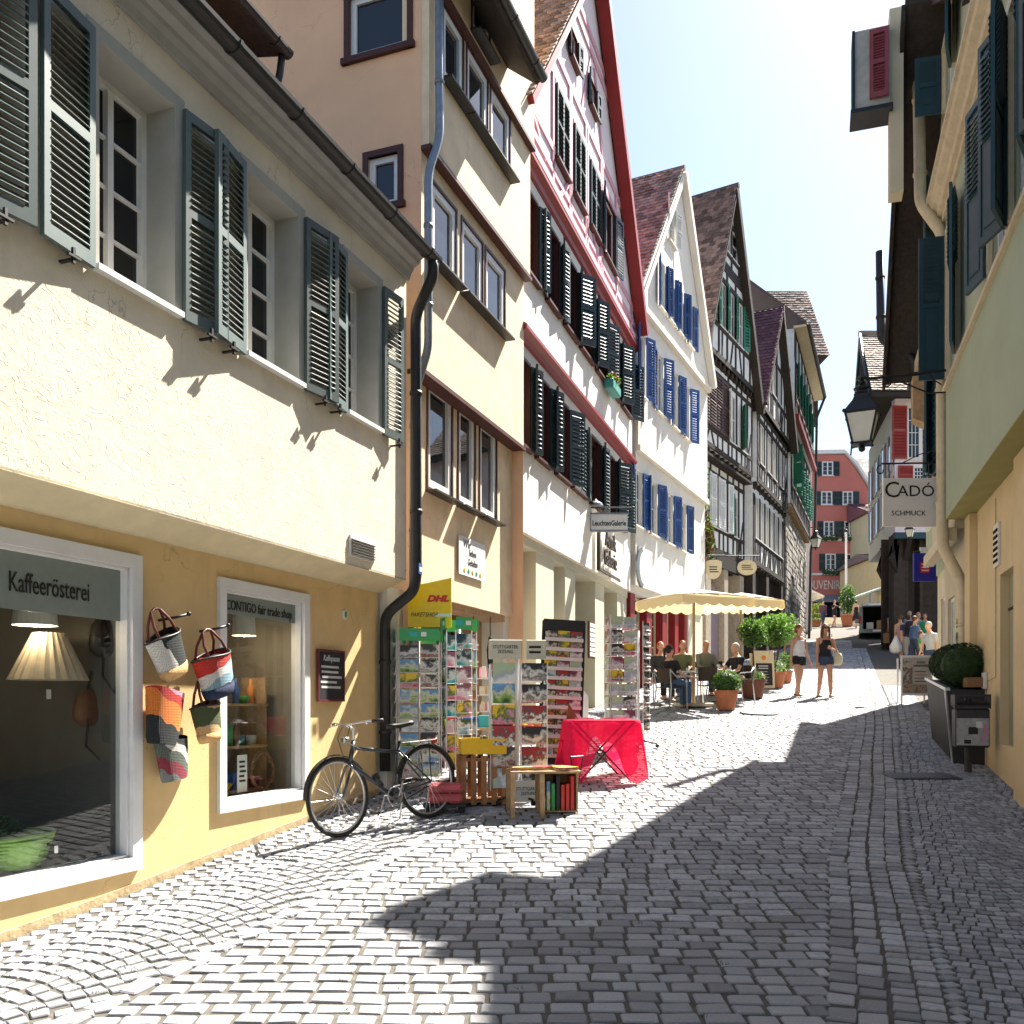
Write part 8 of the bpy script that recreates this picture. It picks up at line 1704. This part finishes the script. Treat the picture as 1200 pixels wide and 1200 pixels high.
m = MB(); X1 = RW(YC)-a0.x-.1; m.tube([(-.02, .025, h_+.22), (X1, .025, h_+.24)], .014, 6); m.tube([(w*.35, .025, h_+.22), (w*.7, .025, h_+.36), (X1, .025, h_+.52)], .009, 5); m.tube([(-.02+.10*cos(t)*(1-t/9), .025, h_+.12+.10*sin(t)*(1-t/9)) for t in [pi/2+.4*i for i in range(14)]], .010, 5); m.build('bracket', M_iron, e)
# blue sign with red and white panel, and glass lamp in front of it
YB = 19.; a0, a1 = at(1071, 681, YB), at(1098, 648, YB); w = a1.x-a0.x; h_ = a1.z-a0.z; e = empty('blue_sign', (a0.x, YB, a0.z), .05, 'blue shop sign with a small red panel in the shaded passage on the right', 'sign'); m = MB(); m.bbox(0, w, 0, .06, 0, h_, .01); b = m.build('board', mat('royal_blue', (.015, .02, .30), .4, .3, 14), e); m = MB(); m.box(w*.28, w*.7, -.01, 0, h_*.3, h_*.68); b2_ = m.build('red_panel', M_dr, e)
for k in range(3): m = MB(); m.box(w*.33, w*.65, -.014, -.01, h_*(.36+.11*k), h_*(.40+.11*k)); m.build('white_line', c_wht, b2_)
m = MB(); m.tube([(0, .03, h_+.02), (1.4, .03, h_+.06)], .02, 6); m.build('bracket', M_iron, e); m = MB(); m.box(w*.3, w*.6, .0, .05, h_, h_+.12); m.build('tag', c_wht, e)
YT = 22.; a = at(1066, 632, YT); e = empty('passage_lantern', a, .2, 'small pale glass lantern under the cream sign, in front of the dark oak posts', 'lantern'); lantern(e, .42)
p = B7.w(L7+.05, -.55, at(0, 645, 49).z-B7.base); e = empty('corner_lantern', p, 0, 'street lantern on the corner of the stone based house', 'lantern'); lantern(e, 1.05); m = MB(); m.tube([(0, 0, 1.16), (-.1, .3, 1.25), (-.5, .6, 1.2)], .03, 6); m.build('arm', M_iron, e)
# ---------------- planter, box balls, bin, boards ----------------
M_pl = mat('anthracite_planter', (.035, .035, .036), .6, .2, 5, .2, 40, stain=.1)
p = gu(1146, 12.35); e = empty('planter', p, -.32, 'long tapered anthracite planter along the yellow wall', 'planter'); sl = .085
m = MB(); m.prism([(-.28, 0, -.1), (.10, 0, -.1), (.12, 0, 1.0), (-.38, 0, 1.0)], (0, 2.5, .2)); m.build('trough', M_pl, e); m = MB(); m.prism([(-.40, -.01, .99), (-.34, -.01, .99), (-.34, -.01, 1.03), (-.40, -.01, 1.03)], (0, 2.52, .21)); m.build('rim', M_alu, e)
q = random.Random(4); m = MB()
m = MB(); m.prism([(-.41, .0, 1.0), (-.395, .0, 1.0), (-.30, .0, -.05), (-.315, .0, -.05)], (0, .04, 0)); m.build('edge_strip', M_alu, e)
for k, (dy, r_, l) in enumerate(((.45, .34, 'nearest clipped dark box ball in the anthracite planter'), (1.35, .31, 'second clipped dark box ball in the anthracite planter'), (2.1, .28, 'farthest clipped dark box ball in the anthracite planter'))):
    c = e.matrix_basis @ Vector((-.12, dy, 1.05+dy*.08)); b = empty('box_ball', c, 0, l, 'bush', 'box balls in the planter'); mm = MB(); mm.ell((0, 0, r_*.75), (r_*.85, r_*.85, r_*.8), 14, 9); mm.build('core', M_leaf[0], b); foliage(b, (0, 0, r_*.78), (r_, r_, r_*.95), 2200, .022, M_leaf[:1]+[mat('leaf_deep', (.018, .045, .012), .6, .3, 20)], 30+k, .86, lump=.08)
p = gu(1137, 11.7); e = empty('waste_bin', p, -.25, 'grey metal waste bin on a post, covered with stickers, before the planter', 'waste bin'); M_bin = mat('bin_grey', (.06, .06, .06), .5, .2, 8, .1, 40, metal=.3)
m = MB(); m.tube([(0, .12, -.05), (0, .12, .95)], .045, 10); m.build('post', M_bin, e); m = MB(); m.bbox(-.2, .2, -.13, .1, .33, .82, .02); b = m.build('bin_body', M_bin, e); m = MB(); m.prism([(-.21, -.14, .82), (.21, -.14, .82), (.21, -.14, .86), (-.21, -.14, .86)], (0, .24, .06)); m.box(-.21, -.19, -.14, .1, .86, .98); m.box(.19, .21, -.14, .1, .86, .98); m.box(-.21, .21, -.14, .1, .98, 1.0); m.build('hood', M_bin, e)
m = MB(); m.box(-.185, .185, -.136, -.13, .36, .70); s_ = m.build('sticker_panel', mat('scuffed_white', (.42, .42, .40), .5, .3, 14, stain=.5), e)
for x, z, w, h2_, c_ in ((-.05, .5, .11, .09, c_blk), (.04, .58, .07, .08, c_wht), (-.1, .38, .08, .05, c_blk), (.13, .45, .03, .18, c_pnk), (.09, .40, .03, .07, c_pnk)): m = MB(); m.box(x, x+w, -.14, -.136, z, z+h2_); m.build('sticker', c_, b)
p = gu(1140, 12.3); b = empty('cardboard_box', (p.x+.12, p.y+.15, p.z+1.04), -.3, 'flat brown cardboard box lying on the near end of the planter', 'box'); m = MB(); m.bbox(-.14, .14, -.16, .16, 0, .13, .004); m.build('box', mat('kraft_card', (.26, .15, .07), .85, .1, 9), b)
p = gu(1074, 19.9); e = empty('pavement_sign', p, -.05, 'white framed pavement sign with printed pictures on the shaded pavement', 'sign'); m = MB()
for x in (-.33, .30): m.box(x, x+.03, -.02, .02, 0, 1.05)
m.box(-.3, .3, -.02, .02, 1.0, 1.05); m.box(-.3, .3, -.02, .02, .18, .23); m.build('frame', c_wht, e); m = MB(); m.box(-.30, .30, -.012, .012, .23, 1.0); m.build('poster', mat('cream_poster', (.5, .45, .38), .6), e); m = MB(); m.box(-.30, -.09, -.018, -.012, .24, .97); m.box(-.08, .26, -.018, -.012, .24, .42); m.build('picture', printed('poster_picture', [(.25, .15, .1), (.45, .35, .28), (.12, .08, .06), (.5, .42, .35)], 10), e); text('KUNST\nHANDWERK', .075, M_let, e, (.1, -.018, .86), sx=.8)
for k in range(4): m = MB(); m.box(-.04, .2, -.016, -.012, .48+k*.07, .495+k*.07); m.build('printed_line', c_red if k == 2 else M_let, e)
m = MB(); m.box(-.3, -.27, .3, .33, 0, 1.0); m.box(.27, .3, .3, .33, 0, 1.0); m.build('rear_leg', c_wht, e)
# stickers on the cream pipe
e = empty('pipe_stickers', RA.w(-.14, -.19, er(-.05)), RA.ang, 'peeling stickers on the lower part of the cream downpipe', 'stickers'); q = random.Random(6)
for k in range(9): m = MB(); z = q.uniform(-.1, 1.3); x = q.uniform(-.05, .0); m.box(x, x+q.uniform(.04, .08), -.006+k*.0006, -.003+k*.0006, z, z+q.uniform(.05, .1)); m.build('sticker', q.choice((c_blk, c_wht, c_yel, c_grn, c_wht, c_blk)), e)
